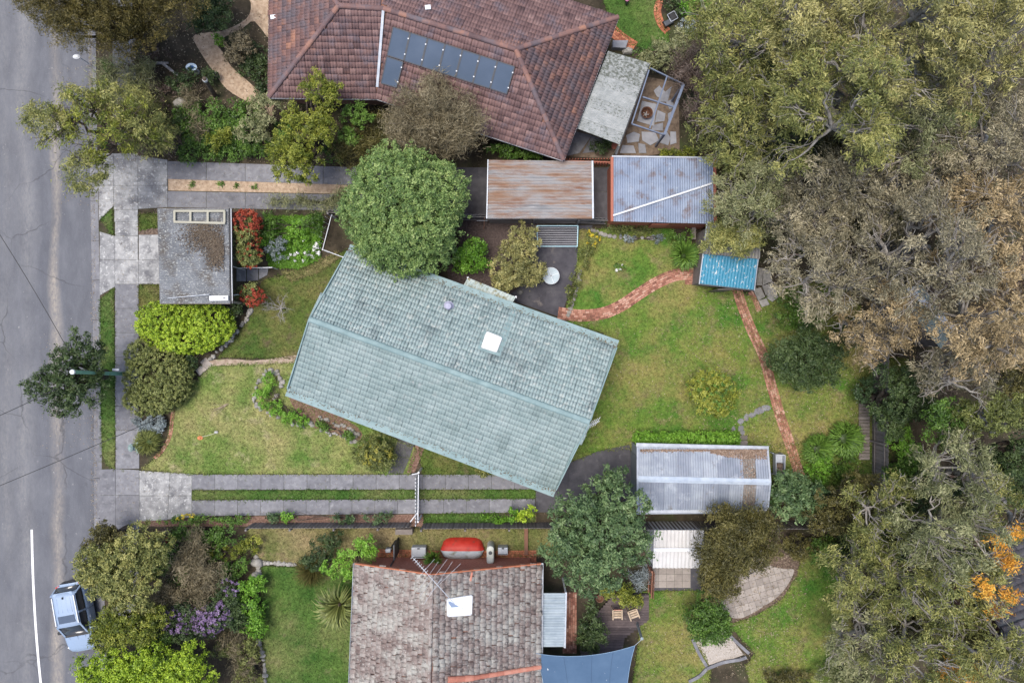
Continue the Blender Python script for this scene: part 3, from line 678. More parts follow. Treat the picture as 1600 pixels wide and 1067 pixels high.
# ---- green house in the middle of the block
TEAL = M("teal_tile_paint", [(.19, .25, .245), (.235, .30, .293), (.275, .34, .332), (.325, .385, .375)], 1.0, 9, .7, .1, 60, tint=.25,
         over=[((.33, .365, .35), 2.6, .56, .78), ((.15, .195, .19), .6, .56, .78), ((.4, .43, .41), 10, .62, .72), ((.36, .35, .35), 1.7, .66, .78)])
TEALN = M("teal_tile_lichen", [(.19, .25, .25), (.255, .33, .327), (.31, .385, .38), (.38, .445, .435)], 1.6, 9, .75, .1, 60, tint=.35,
          over=[((.12, .155, .16), .7, .5, .74), ((.46, .49, .46), 3.5, .55, .68), ((.56, .59, .56), 11, .58, .68)])
TEALF = M("teal_painted_metal", [(.14, .21, .215), (.195, .275, .28), (.255, .34, .34)], 2, 7, .6, .1, 40, tint=.2, over=[((.18, .22, .2), 5, .62, .72)])
def gable(parent, A, B, C, D, rise, mat_n, mat_s, capmat, prof, tw, th, seed, deckmat, K=9, stagger=False, step=.035):
    R1 = (A + D) / 2 + Vector((0, 0, rise)); R2 = (B + C) / 2 + Vector((0, 0, rise))
    rf = deck(parent, [[A, B, R2, R1], [D, C, R2, R1]], deckmat)
    tiles(rf, [A, B, R2, R1], B - A, tw, th, prof, mat_n, seed, K, step, stagger=stagger)
    tiles(rf, [D, C, R2, R1], C - D, tw, th, prof_worn if prof is prof_roman else prof, mat_s, seed + 1, K, step, stagger=stagger)
    if capmat: caps(rf, R1 + Vector((0, 0, .05)), R2 + Vector((0, 0, .05)), capmat, seed, .42, .15)
    return rf, R1, R2
ze = 2.75
A, B, C, D = P(547, 383, ze), P(967, 533, ze), P(865, 775, ze), P(446, 617, ze)
gh = empty("house", P(705, 578), "low house with a green tiled gable roof in the middle of the block", "house")
u_ = (C - D).normalized(); n_ = Vector((-u_.y, u_.x, 0))
rf, R1, R2 = gable(gh, A - n_ * .4, B - n_ * .4, C + n_ * .4, D + n_ * .4, 1.42, TEALN, TEAL, TEALF, prof_roman, .32, .295, 5, TEALF, 13, step=.055)
# wide box gutters along both eaves, bargeboards at the gable ends
for a, b, s_ in ((A, B, -1), (D, C, 1)):
    mb = MB(); c0 = a + n_ * s_ * .18; c1 = b + n_ * s_ * .18
    mb.beam(c0 + Vector((0, 0, -.01)), c1 + Vector((0, 0, -.01)), .44, .09); mb.build("box_gutter", TEALF, gh)
for a, r, b in ((A - n_ * .38, R1, D + n_ * .38), (B - n_ * .38, R2, C + n_ * .38)):
    mb = MB()
    for p, q in ((a, r), (b, r)): mb.beam(p + Vector((0, 0, .03)), q + Vector((0, 0, .03)), .06, .2)
    mb.build("bargeboard", TEALF, gh)
q = walls(gh, [A, B, C, D], ze - .1, RENDER, .6); windows(gh, q)
for a, b, r in ((q[0], q[3], R1), (q[1], q[2], R2)):
    mid = (a + b) / 2; s_ = Vector((mid.x, mid.y, 0)); mb = MB()
    mb.face([Vector((a.x, a.y, ze - .1)), Vector((b.x, b.y, ze - .1)), Vector((mid.x, mid.y, r.z - .22))]); mb.build("gable_wall", RENDER, gh)
plN = plane_of(A - n_ * .4, B - n_ * .4, R1); plS = plane_of(D + n_ * .4, C + n_ * .4, R1)
# skylight dome, roof vent, valley flashing
cs = [on_plane(x, y, plN[0], plN[1]) for x, y in ((760, 519), (785, 529), (776, 552), (751, 544))]
c = sum(cs, Vector()) / 4; nn = plN[1]
mb = MB(); ring = []
for sc, hh in ((1, .05), (1.0, .16), (.94, .22), (.6, .27)):
    pts = []
    for i in range(4):
        p = c + (cs[i] - c) * sc; a_ = c + (cs[i - 1] - c) * sc; b_ = c + (cs[(i + 1) % 4] - c) * sc
        pts += [p.lerp(a_, .12) + nn * hh, p.lerp((p.lerp(a_, .1) + p.lerp(b_, .1)) / 2, .5) + nn * hh, p.lerp(b_, .12) + nn * hh]
    ring.append(pts)
for r in range(3):
    for i in range(12): j = (i + 1) % 12; mb.face([ring[r][i], ring[r][j], ring[r + 1][j], ring[r + 1][i]])
mb.face(ring[3]); mb.build("skylight", flat("opal_acrylic", (.85, .82, .8), .25, 0, .5, .03), gh)
fl = MB()
for i in range(4):
    j = (i + 1) % 4; o1 = c + (cs[i] - c) * 1.3; o2 = c + (cs[j] - c) * 1.3; fl.face([cs[i] + nn * .09, cs[j] + nn * .09, o2 + nn * .075, o1 + nn * .075])
fl.build("skylight_flashing", TEALF, gh)
vc = on_plane(701, 479, plN[0], nn); mb = MB(); mb.lathe(vc + nn * .05, [(.27, 0), (.27, .05), (.12, .08), (.12, .22), (.2, .24), (.16, .32), (.02, .34)], 12); mb.build("roof_vent", flat("mauve_vent", (.3, .3, .4), .5), gh)
a_ = on_plane(803, 483, plN[0], nn); b_ = on_plane(776, 556, plN[0], nn); mb = MB(); mb.beam(a_ + nn * .085, b_ + nn * .085, .34, .02, up=nn); mb.build("flashing_strip", TEALF, gh)
rs = np.random.default_rng(15); n = 1500; tt = rs.beta(.8, .8, n); sdn = rs.random(n) < .6
pos = np.array([tuple((A.lerp(B, t) - n_ * rs.normal(.3, .1) if s_ else D.lerp(C, t) + n_ * rs.normal(.3, .1)) + Vector((0, 0, .05 + .03 * rs.random()))) for t, s_ in zip(tt, sdn)])
ang = rs.uniform(0, 6.28, n); l2 = rs.uniform(.02, .05, n)[:, None]; dx = np.c_[np.cos(ang), np.sin(ang), rs.normal(0, .2, n)] * l2; dy = np.c_[-np.sin(ang), np.cos(ang), rs.normal(0, .2, n)] * l2 * .5
np_mesh("gutter_leaves", np.stack([pos - dx, pos - dy, pos + dx, pos + dy], 1).reshape(-1, 3), np.arange(4 * n).reshape(-1, 4), leafmat("gutter_leaf", [(.04, .03, .02), (.1, .075, .05), (.2, .16, .1)], .1, k=1), gh, rs.random(n), kind="stuff")
# small lean-to roof on the upper side
pA, pB, pC, pD = P(731, 434, 2.5), P(806, 464, 2.5), P(798, 478, 2.62), P(724, 446, 2.62)
lt = MB(); lt.face([pA, pD, pC, pB][::-1]); corr(gh, pA, pB, pC, pD, M("mossy_sheet", [(.22, .28, .27), (.33, .39, .37), (.42, .46, .43)], 3, 8, .7, .1, 50, over=[((.18, .15, .06), 4, .5, .66)]), 3, .16, .016, name="porch_sheet")
mb = MB()
for p in (pA, pB): mb.beam(Vector((p.x, p.y, 0)), p - Vector((0, 0, .03)), .09, .09)
mb.build("porch_post", WHITE, gh)
# old antenna frame on the east gable
mb = MB(); c = P(928, 662, 2.9)
for i in range(4):
    p = c + Vector((-.2 + .13 * i, -.05 + .06 * i, 0)); mb.beam(p - Vector((.14, .22, 0)), p + Vector((.14, .22, 0)), .025, .025)
mb.beam(c - Vector((.3, .12, 0.02)), c + Vector((.3, .14, -.02)), .03, .03); mb.beam(c - Vector((.55, -.1, .3)), c - Vector((.1, 0, .02)), .03, .03)
mb.build("aerial", GALV, gh)

# ---- brown-tiled neighbour (top)
BROWN = M("brown_roof_tile", [(.068, .042, .043), (.145, .087, .084), (.215, .13, .12), (.3, .195, .178)], 1.8, 7, .7, .15, 60, tint=.62, over=[((.14, .125, .15), 1.1, .52, .74), ((.3, .14, .085), 1.3, .64, .82)])
BROWNR = M("brown_orange_tile", [(.06, .042, .046), (.135, .082, .08), (.215, .118, .10), (.35, .175, .115)], 1.4, 7, .75, .15, 60, tint=.62, over=[((.12, .105, .12), 1.0, .46, .68)])
bh = empty("house", P(690, 60), "large house with a brown tiled hip roof and solar panels at the top edge", "house")
zb = 2.7
E1, Vv, E3, E4 = P(421, 152, zb), P(589, 154, zb), P(880, 250, zb), P(965, 28, zb)
R0 = P(530, 10, 4.5); plSL = plane_of(E1, Vv, R0); R1b = on_plane(600, 15, *plSL)
R2b = P(806, 78, R1b.z); plSR = plane_of(Vv, E3, R2b); R1c = on_plane(600, 15, *plSR)
plE = plane_of(E3, E4, R2b)
d_ = (Vv - E3).normalized(); E6 = E4 + d_ * 13.2; E6.z = zb
E0 = P(424, -132, zb); E7 = Vector((R1b.x - .4, E0.y, zb)); E9 = Vector((R1b.x + 1.2, E6.y, zb))
R1m = (R1b + R1c) / 2
polys = [[E1, Vv, R1m, R0], [Vv, E3, R2b, R1m], [E3, E4, R2b], [E4, E6, R1m, R2b], [E1, R0, E0], [E0, R0, R1m, E7]]
rb = deck(bh, polys, BRICKW)
for i, (pp, ev, mt) in enumerate(((polys[0], Vv - E1, BROWN), (polys[1], E3 - Vv, BROWN), (polys[2], E4 - E3, BROWNR), (polys[3], E4 - E6, BROWN), (polys[4], E0 - E1, BROWNR), (polys[5], E7 - E0, BROWN))):
    tiles(rb, pp, ev, .32, .30, prof_marseille, mt, 40 + i, 9, .055)
z3 = Vector((0, 0, .06))
for i, (a, b) in enumerate(((E1, R0), (R0, R1m), (R1m, R2b), (E3, R2b), (E4, R2b), (E0, R0))): caps(rb, a + z3, b + z3, BROWNR, 60 + i, .4, .13)
mb = MB(); mb.beam(Vv.lerp(R1m, .12) + z3 * 2.6, R1m + z3 * 2.6, .13, .03); mb.build("valley_flashing", GALV, bh)
for a, b in ((E1, Vv), (Vv, E3), (E3, E4), (E4, E6), (E0, E1)): gutter(bh, a - Vector((0, 0, .02)), b - Vector((0, 0, .02)), flat("pale_gutter", (.55, .53, .54), .5))
q = walls(bh, [E1, Vv, E3, E4, E6, E7, E0], zb - .12, BRICKW, .6); windows(bh, q, sides=(0, 1, 2, 6))
for x, y in ((669, 14), (428, 29)):
    pl = plane_of(E4, E6, R2b) if x > 600 else plane_of(E1, E0, R0); p = on_plane(x, y, *pl)
    mb = MB(); mb.beam(p + Vector((-.14, 0, .1)), p + Vector((.14, .03, .1)), .22, .06); mb.build("roof_vent", WHITE, bh)
# solar panels: top row of seven, one more below the first
PV = M("solar_glass", [(.055, .08, .118), (.07, .097, .142), (.09, .12, .168)], .5, 4, .25, 0, 60, 0, tint=.2, spec=.15)
ordn = ["first", "second", "third", "fourth", "fifth", "sixth", "seventh"]
def solar(cor, label):
    ps = [on_plane(x, y, plSR[0] + plSR[1] * .17, plSR[1]) for x, y in cor]; c = sum(ps, Vector()) / 4; n = plSR[1]
    e = empty("solar_panel", c, label, "solar panel", "solar panels on the brown tiled roof")
    ps = [p + (c - p).normalized() * .045 for p in ps]
    mb = MB(); mb.face([p for p in ps[::-1]])
    mb.build("cell_glass", PV, e)
    fr = MB()
    for i in range(4): fr.beam(ps[i] - n * .012, ps[(i + 1) % 4] - n * .012, .045, .05, up=n)
    fr.build("frame", DARKST, e)
    rl = MB()
    for t in (.22, .78): rl.beam(ps[0].lerp(ps[3], t) - n * .075, ps[1].lerp(ps[2], t) - n * .075, .05, .05, up=n)
    rl.build("rail", GALV, e)
    cl = MB()
    for t in (.22, .78): cl.box(ps[1].lerp(ps[2], t) + n * .02, (.06, .06, .05))
    cl.build("clamp", WHITE, e)
t0, t1, b0, b1 = Vector((614, 41.4)), Vector((805, 103.6)), Vector((604, 87.6)), Vector((792, 148.4))
for i in range(7):
    cor = [t0.lerp(t1, i / 7), t0.lerp(t1, (i + 1) / 7), b0.lerp(b1, (i + 1) / 7), b0.lerp(b1, i / 7)]
    solar([(c.x, c.y) for c in cor], ordn[i] + " dark blue solar panel from the left in the upper row")
solar([(604, 87.6), (630.8, 96.3), (620, 138.5), (594.6, 131)], "single solar panel standing alone below the upper row, beside the valley")

# patio roof, pergola and fire pit behind it
pt = empty("patio_roof", P(958, 152), "mossy clear corrugated patio roof beside the brown tiled house", "patio roof")
qa, qb, qc, qd = P(950, 80, 2.5), P(902, 201, 2.5), P(968, 226, 2.3), P(1015, 99, 2.3)
PATM = [M("fibreglass_%s" % k, [(.2, .215, .21), (.28, .295, .29), (.36, .37, .365)], 3, 8, .5, .05, 40, tint=.2, over=[((.10, .11, .09), sc, lo, lo + .12), ((.4, .41, .41), 3, .6, .75)]) for k, sc, lo in (("mossy", 7, .44), ("speckled", 9, .52), ("clean", 9, .6))]
corr(pt, qa, qb, qc, qd, None, 7, .13, .016, mats=[PATM[0], PATM[0], PATM[1], PATM[2], PATM[1], PATM[2], PATM[1]], lift=.02)
gutter(pt, qd - Vector((0, 0, .05)), qc.lerp(qd, -.12) - Vector((0, 0, .05)), DARKST, .1, .1)
for p in (qc, qd, qc.lerp(qd, .5)):
    mb = MB(); mb.beam(Vector((p.x, p.y, 0)), p - Vector((0, 0, .08)), .1, .1); mb.build("post", CREAM, pt)
PBLUE = flat("blue_grey_paint", (.12, .15, .215), .5)
pg = empty("pergola", P(1025, 160), "open blue grey pergola frame over the flagstones and fire pit", "pergola")
z = 2.35
for nm, a, b, ww in (("beam", (1068, 132), (1038, 211), .14), ("beam", (1042, 120), (1015, 201), .07), ("cross_beam", (1004, 152), (1054, 168), .06), ("cross_beam", (987, 194), (1038, 211), .06), ("cross_beam", (1016, 107), (1068, 132), .05), ("beam", (1014, 110), (987, 194), .06)):
    mb = MB(); mb.beam(P(*a, z + (.05 if nm == "beam" else 0)), P(*b, z + (.05 if nm == "beam" else 0)), ww, .1); mb.build(nm, PBLUE, pg)
for p in ((1066, 134), (1039, 209)):
    a = P(*p, z); mb = MB(); mb.beam(Vector((a.x, a.y, 0)), a, .1, .1); mb.build("post", PBLUE, pg)
fp = empty("fire_pit", P(1009, 179), "rusty round fire pit bowl on the flagstones under the pergola", "fire pit")
mb = MB(); mb.lathe(P(1009, 179), [(.12, .04), (.24, .1), (.31, .3), (.33, .34), (.28, .34), (.2, .16), (.05, .12)], 18); mb.build("bowl", M("rust_bowl", [(.05, .025, .018), (.11, .05, .03), (.17, .075, .04)], 8, 6, .9), fp)
mb = MB()
for i in range(5): a = i * 1.25; mb.tube([P(1009, 179, .2) + Vector((.16 * math.cos(a), .16 * math.sin(a), 0)), P(1009, 179, .3) - Vector((.1 * math.cos(a + .4), .1 * math.sin(a + .4), 0))], .025, 6)
mb.build("firewood", BARKG, fp)

# ---- rusty shed and blue-grey shed by the top boundary
RUST = M("rusted_iron", [(.2, .205, .215), (.29, .28, .28), (.26, .17, .12), (.22, .095, .05)], .9, 8, .7, .1, 50, .1, stretch=(.45, 2.6, 1), tint=.25, over=[((.21, .11, .07), 1.5, .5, .7, (.5, 2.6, 1)), ((.36, .36, .37), 1.3, .6, .75, (.4, 3, 1))])
rs_ = empty("shed", P(843, 292), "shed with a badly rusted corrugated iron roof", "shed")
zz = 2.35
a, b, c, d = P(762, 250, zz), P(926, 252, zz), P(927, 342, zz - .15), P(760, 342, zz - .15)
corr(rs_, a, d, c, b, RUST, 4, .165, .04, seed=3)
q = walls(rs_, [a, b, c, d], zz - .22, TIMBER, .12)
mb = MB(); mb.beam(b + Vector((-.02, 0, .05)), c + Vector((-.02, 0, .05)), .09, .06); mb.build("edge_flashing", GALV, rs_); mb = MB(); mb.beam(a + Vector((.02, 0, .05)), d + Vector((.02, 0, .05)), .05, .05); mb.build("edge_flashing", GALV, rs_)
BLUEI = M("blue_zinc_roof", [(.13, .165, .235), (.18, .22, .3), (.24, .285, .365)], 1.2, 8, .45, .05, 50, .1, tint=.25, over=[((.13, .10, .10), 1.6, .52, .68), ((.3, .34, .4), 2.4, .6, .75)])
bs = empty("shed", P(1036, 292), "shed with a blue grey corrugated roof and terracotta trim", "shed")
zz = 2.5
a, b, c, d = P(956, 246, zz), P(1116, 248, zz), P(1117, 350, zz - .15), P(956, 346, zz - .15)
corr(bs, a, b, c, d, BLUEI, 6, .125, .018, seed=5)
q = walls(bs, [a, b, c, d], zz - .22, TERRA, .1)
for p1, p2 in ((a, d), (b, c)):
    mb = MB(); mb.beam(p1 + Vector((0, 0, .03)), p2 + Vector((0, 0, .03)), .14, .12); mb.build("barge_trim", TERRA, bs)
mb = MB(); mb.beam(a + Vector((0, .05, -.02)), b + Vector((0, .05, -.02)), .07, .08); mb.build("gutter", GALV, bs)
mb = MB(); mb.tube([P(958, 337, zz - .05), P(1112, 287, zz + .03)], .055, 8); mb.build("drain_pipe", WHITE, bs)
wd = MB(); wd.box(((a.x + b.x) / 2, q[2].y - .02, 1.3), (.9, .05, 1.0)); wd.build("shed_door", TERRA, bs)
sl_ = empty("lattice_screen", P(905, 250), "orange timber lattice screen between the rusty shed and the house", "screen")
rr = random.Random(3)
for i in range(16):
    x = 884 + i * 4.4; mb = MB(); mb.cur = rr.random(); mb.box(P(x, 254, .8), (.075, .03, 1.6)); mb.build("slat", TERRA, sl_)
for z_, y_ in ((1.5, 251), (.3, 253)): mb = MB(); mb.beam(P(882, y_, z_), P(955, y_ + 3, z_), .05, .08); mb.build("rail", TERRA, sl_)
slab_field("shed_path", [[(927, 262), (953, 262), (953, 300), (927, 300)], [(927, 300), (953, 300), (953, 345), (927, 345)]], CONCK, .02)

# ---- carport at the street
CARP = M("carport_sheet", [(.095, .10, .108), (.145, .153, .165), (.2, .21, .225)], 1.5, 9, .7, .1, 50, tint=.2, over=[((.085, .07, .055), .8, .5, .7), ((.36, .37, .355), 11, .54, .64)])
cp = empty("carport", P(303, 402), "carport with a mossy grey corrugated roof beside the street", "carport")
zc_ = 2.45
a, b, c, d = P(246, 326, zc_), P(357, 326, zc_), P(359, 474, zc_ - .1), P(250, 474, zc_ - .1)
corr(cp, a, d, c, b, CARP, 5, .12, .018, seed=8)
for p in (a, b, c, d, a.lerp(d, .5), b.lerp(c, .5)):
    mb = MB(); t = (p - (a + c) / 2) * .96 + (a + c) / 2; mb.beam(Vector((t.x, t.y, 0)), Vector((t.x, t.y, p.z - .05)), .1, .1); mb.build("post", CREAM, cp)
for p, q2 in ((a, b), (d, c), (a, d), (b, c)):
    mb = MB(); mb.beam(p - Vector((0, 0, .1)), q2 - Vector((0, 0, .1)), .06, .12); mb.build("beam", TIMBER, cp)
gutter(cp, b + Vector((.1, 0, -.04)), c + Vector((.1, 0, -.04)), DARKST, .12, .1)
mb = MB(); mb.tube([P(361, 326, zc_), P(362, 420, zc_ - .03), P(363, 470, zc_ - .1)], .022, 6); mb.tube([P(362, 416, zc_ - .03), P(372, 419, 1.4)], .02, 6); mb.build("downpipe", WHITE, cp)
rs = np.random.default_rng(8); n = 5200; xx = np.r_[rs.normal(318, 15, n // 2), rs.normal(338, 9, n - n // 2)]; yy = np.r_[rs.normal(366, 14, n // 2), rs.normal(392, 15, n - n // 2)]
kk = (xx > 252) & (xx < 350) & (yy > 350) & (yy < 425); xx, yy = xx[kk], yy[kk]; n = len(xx); pos = np.array([tuple(P(x, y, zc_ + .0 + .04 * rs.random())) for x, y in zip(xx, yy)]); ang = rs.uniform(0, 6.28, n); l2 = rs.uniform(.02, .05, n)[:, None]
dx = np.c_[np.cos(ang), np.sin(ang), rs.normal(0, .2, n)] * l2; dy = np.c_[-np.sin(ang), np.cos(ang), rs.normal(0, .2, n)] * l2 * .5
o = np_mesh("fallen_leaves", np.stack([pos - dx, pos - dy, pos + dx, pos + dy], 1).reshape(-1, 3), np.arange(4 * n).reshape(-1, 4), leafmat("mouldering_leaves", [(.03, .02, .012), (.075, .05, .03), (.16, .12, .075)], .1, k=1), None, rs.random(n), kind="stuff"); tag(o, "brown leaf litter and moss lying on the carport roof", "leaves")
fr = empty("roof_frame", P(312, 338, zc_ + .03), "cream timber frame lying on the carport roof", "frame")
for a_, b_ in (((272, 347), (352, 349)), ((272, 330), (352, 330)), ((273, 330), (273, 346)), ((298, 330), (298, 347)), ((325, 330), (325, 347)), ((351, 330), (351, 348))):
    mb = MB(); dz = .09 if a_[1] == b_[1] or abs(a_[0] - b_[0]) > 20 else .085; mb.beam(P(*a_, zc_ + dz), P(*b_, zc_ + dz), .11, .1); mb.build("frame_member", CREAM, fr)
wb = MB(); wb.box(P(342, 466, zc_ + .03), (.98, .26, .04), .02)
o = wb.build("white_board", WHITE); tag(o, "small white board with a dark cross at the lower end of the carport roof", "board")
cr_ = MB(); cc = P(350, 465.5, zc_ + .058); cr_.box(cc, (.16, .03, .01)); cr_.box(cc + Vector((0, 0, .002)), (.03, .16, .01)); x_ = cr_.build("cross_mark", DARKST, o)
x_.location = (0, 0, 0)
pl_ = MB(); pl_.tube([P(262, 466, zc_ + .02), P(327, 460, zc_ + .06)], .02, 6); tag(pl_.build("pipe", GALV), "thin grey pipe lying across the lower end of the carport roof", "pipe")
for nm, pts, lab in (("handrail", [(372, 419), (425, 418)], "white tube handrail over the garden steps between the red shrubs"), ("handrail", [(358, 461), (386, 460)], "short white tube rail beside the lower red shrub")):
    e = empty(nm, P(*pts[0]), lab, "handrail"); mb = MB(); mb.tube([P(*p, .95) for p in pts], .025, 8); mb.build("rail", WHITE, e)
    for p in pts: mb = MB(); a = P(*p, .95); mb.tube([Vector((a.x, a.y, 0)), a], .025, 8); mb.build("post", WHITE, e)
e = empty("gate", P(512, 370), "white tube side gate between garden and house wall", "gate")
for a_, b_ in (((518, 336), (504, 390)), ((504, 390), (536, 402))):
    mb = MB()
    for z in (1.05, .55, .12): mb.tube([P(*a_, z), P(*b_, z)], .022, 6)
    for t in np.linspace(0, 1, 8): p = P(*a_, 0).lerp(P(*b_, 0), t); mb.tube([p + Vector((0, 0, .12)), p + Vector((0, 0, 1.05))], .012, 5)
    mb.build("leaf", WHITE, e)
for p in ((518, 336), (504, 390), (536, 402)):
    a = P(*p, 1.15); mb = MB(); mb.tube([Vector((a.x, a.y, 0)), a], .04, 8); mb.build("post", WHITE, e)

# ---- long metal shed behind the hedge
gs = empty("garden_shed", P(1098, 748), "long shed with a pale translucent corrugated gable roof behind the hedge", "shed")
z0, z1 = 2.15, 2.75
A1, B1, C1, D1 = P(996, 698, z0), P(1199, 703, z0), P(1199, 795, z0), P(996, 797, z0); Ra, Rb_ = P(996, 748, z1), P(1203, 753, z1)
SHTM = [M("shed_sheet_%s" % k, st, 1.5, 7, .45, .05, 40, .1, tint=.35, over=[((.46, .49, .54), 1.1, .55, .75)] + ov) for k, st, ov in (("pale", [(.21, .235, .285), (.285, .315, .365), (.365, .395, .44)], [((.17, .165, .16), 1.6, .6, .74)]), ("grey", [(.165, .19, .235), (.225, .25, .3), (.295, .32, .37)], [((.2, .19, .18), 2, .62, .75)]), ("brown", [(.12, .11, .10), (.17, .155, .14), (.24, .22, .205)], [((.3, .29, .28), 4, .54, .68)]))]
pick = [0, 0, 0, 1, 0, 0, 1, 1, 2, 1]
corr(gs, A1, B1, Rb_, Ra, None, 10, .13, .018, mats=[SHTM[k] for k in pick], lift=.025)
corr(gs, D1, C1, Rb_, Ra, None, 10, .13, .018, mats=[SHTM[k] for k in [1, 1, 0, 1, 0, 1, 1, 0, 2, 1]], lift=.025)
mb = MB(); n1 = Vector((0, .16, -.06)); up = Vector((0, 0, .05))
mb.add([Ra + n1 + up, Rb_ + n1 + up, Rb_ + up * 1.6, Ra + up * 1.6, Ra - Vector((0, .16, .06)) + up, Rb_ - Vector((0, .16, .06)) + up], [(0, 1, 2, 3), (3, 2, 5, 4)]); mb.build("ridge_capping", M("ridge_zinc", [(.36, .42, .51), (.44, .5, .58), (.5, .56, .63)], 3, 5, .4, 0, 40, .1), gs)
gutter(gs, A1 + Vector((-.05, .1, -.03)), B1 + Vector((.1, .1, -.03)), GALV, .2, .1); gutter(gs, D1 - Vector((0.05, .1, .03)), C1 - Vector((0, .1, .03)), GALV, .2, .1)
for a, r, b in ((A1, Ra, D1), (B1, Rb_, C1)):
    mb = MB(); mb.beam(a + up, r + up, .1, .03); mb.beam(b + up, r + up, .1, .03); mb.build("barge_flashing", GALV, gs)
q = walls(gs, [A1, B1, C1, D1], z0 - .08, flat("shed_wall", (.22, .25, .27), .6), .06)
for a, b, r in ((q[0], q[3], Ra), (q[1], q[2], Rb_)):
    mb = MB(); mb.face([Vector((a.x, a.y, z0 - .08)), Vector((b.x, b.y, z0 - .08)), Vector(((a.x + b.x) / 2, (a.y + b.y) / 2, z1 - .06))]); mb.build("gable_panel", flat("shed_wall_end", (.2, .23, .25), .6), gs)
dr = MB(); dr.box((q[0].x - .02, (q[0].y + q[3].y) / 2, 1), (.05, 2.2, 1.9)); dr.build("shed_door", flat("door_grey", (.16, .18, .19), .6), gs)
# fallen leaves gathered on that roof
rs = np.random.default_rng(5); n = 5200; xx = rs.uniform(1110, 1198, n); top = np.where(xx > 1155, 717, 707 + (xx - 1110) * .25); yy = 702.5 + (top - 702) * rs.beta(1.1, 1.8, n)
k2 = n // 3; xx[:k2] = rs.uniform(1000, 1198, k2); yy[:k2] = 702 + np.abs(rs.normal(0, 1.6, k2)); k3 = n // 12; xx[k2:k2 + k3] = rs.uniform(1156, 1180, k3); yy[k2:k2 + k3] = rs.uniform(712, 790, k3)
plg = plane_of(A1, B1, Ra); plg2 = plane_of(D1, C1, Ra); pos = np.array([tuple(on_plane(x, y, *(plg if y < 749 else plg2)) + Vector((0, 0, .03 + rs.random() * .03))) for x, y in zip(xx, yy)])
ang = rs.uniform(0, 6.28, n); L_ = rs.uniform(.02, .06, n); dx = np.c_[np.cos(ang), np.sin(ang), rs.normal(0, .3, n)] * L_[:, None]; dy = np.c_[-np.sin(ang), np.cos(ang), rs.normal(0, .3, n)] * L_[:, None] * .5
V = np.stack([pos - dx, pos - dy, pos + dx, pos + dy], 1).reshape(-1, 3)
o = np_mesh("fallen_leaves", V, np.arange(4 * n).reshape(-1, 4), leafmat("dead_leaves", [(.07, .045, .03), (.18, .12, .085), (.34, .26, .2)], .1), None, rs.random(n), kind="stuff"); tag(o, "brown fallen leaves gathered on the long shed roof", "leaves")
tb = empty("trough", P(1211, 721), "white trough of leaf litter at the end of the long shed", "trough")
mb = MB(); pp = pxs([(1203, 706), (1217, 707), (1216, 738), (1203, 738)]); mb.prism(pp, .5, .55)
for i in range(4): mb.beam(pp[i] + Vector((0, 0, .7)), pp[(i + 1) % 4] + Vector((0, 0, .7)), .04, .4)
mb.build("tub", GALV, tb)
mb = MB(); mb.prism(pxs([(1205, 720), (1215, 720), (1214, 736), (1205, 736)]), .55, .78, .05); mb.build("leaf_heap", LITTER, tb)
for p in pp: mb = MB(); mb.beam(Vector((p.x, p.y, 0)), Vector((p.x, p.y, .5)), .06, .06); mb.build("leg", GALV, tb)

# ---- little shed with the blue roof
BLUER = M("bright_blue_roof", [(.022, .155, .25), (.034, .2, .31), (.055, .245, .355)], 2, 6, .5, .05, 40, .0, stretch=(1, .4, 1), tint=.15, over=[((.6, .6, .57), 5.5, .58, .66, (1.6, .9, 1)), ((.4, .3, .3), 1.2, .68, .74)])
cb = empty("cubby_shed", P(1140, 400), "small shed with a bright blue front roof under the overhanging tree", "shed")
zz = 2.1
a, b, c, d = P(1098, 397, zz + .1), P(1186, 405, zz + .1), P(1178, 454, zz - .1), P(1092, 444, zz - .1)
corr(cb, a, b, c, d, BLUER, 4, .16, .016, seed=9)
a2, b2 = P(1104, 350, zz + .25), P(1190, 354, zz + .25)
corr(cb, a2, b2, b + Vector((0, 0, .1)), a + Vector((0, 0, .1)), flat("dull_iron", (.2, .19, .18), .6, .1), 4, .16, .016, name="rear_sheet")
walls(cb, [a2, b2, c, d], zz - .22, TIMBER, .14)
mb = MB(); mb.beam(d, c, .06, .1); mb.build("fascia", DARKST, cb)
mb = MB(); mb.beam(a2 + Vector((0, 0, .04)), d + Vector((0, 0, .05)), .05, .06); mb.build("edge_trim", GALV, cb)
mb = MB(); mb.beam(b2 + Vector((0, 0, .04)), c + Vector((0, 0, .05)), .05, .06); mb.build("edge_trim", GALV, cb)
dm = MB(); dm.box(((c.x + d.x) / 2, c.y + .08, .95), (.8, .05, 1.75)); dm.build("shed_door", flat("old_door", (.12, .1, .09), .7), cb)
o = MB(); o.box(P(1083, 362, .35), (.24, .9, .3)); tag(o.build("planter_box", TIMBER, bevel=.01), "narrow grey timber planter beside the spiky plant", "planter")

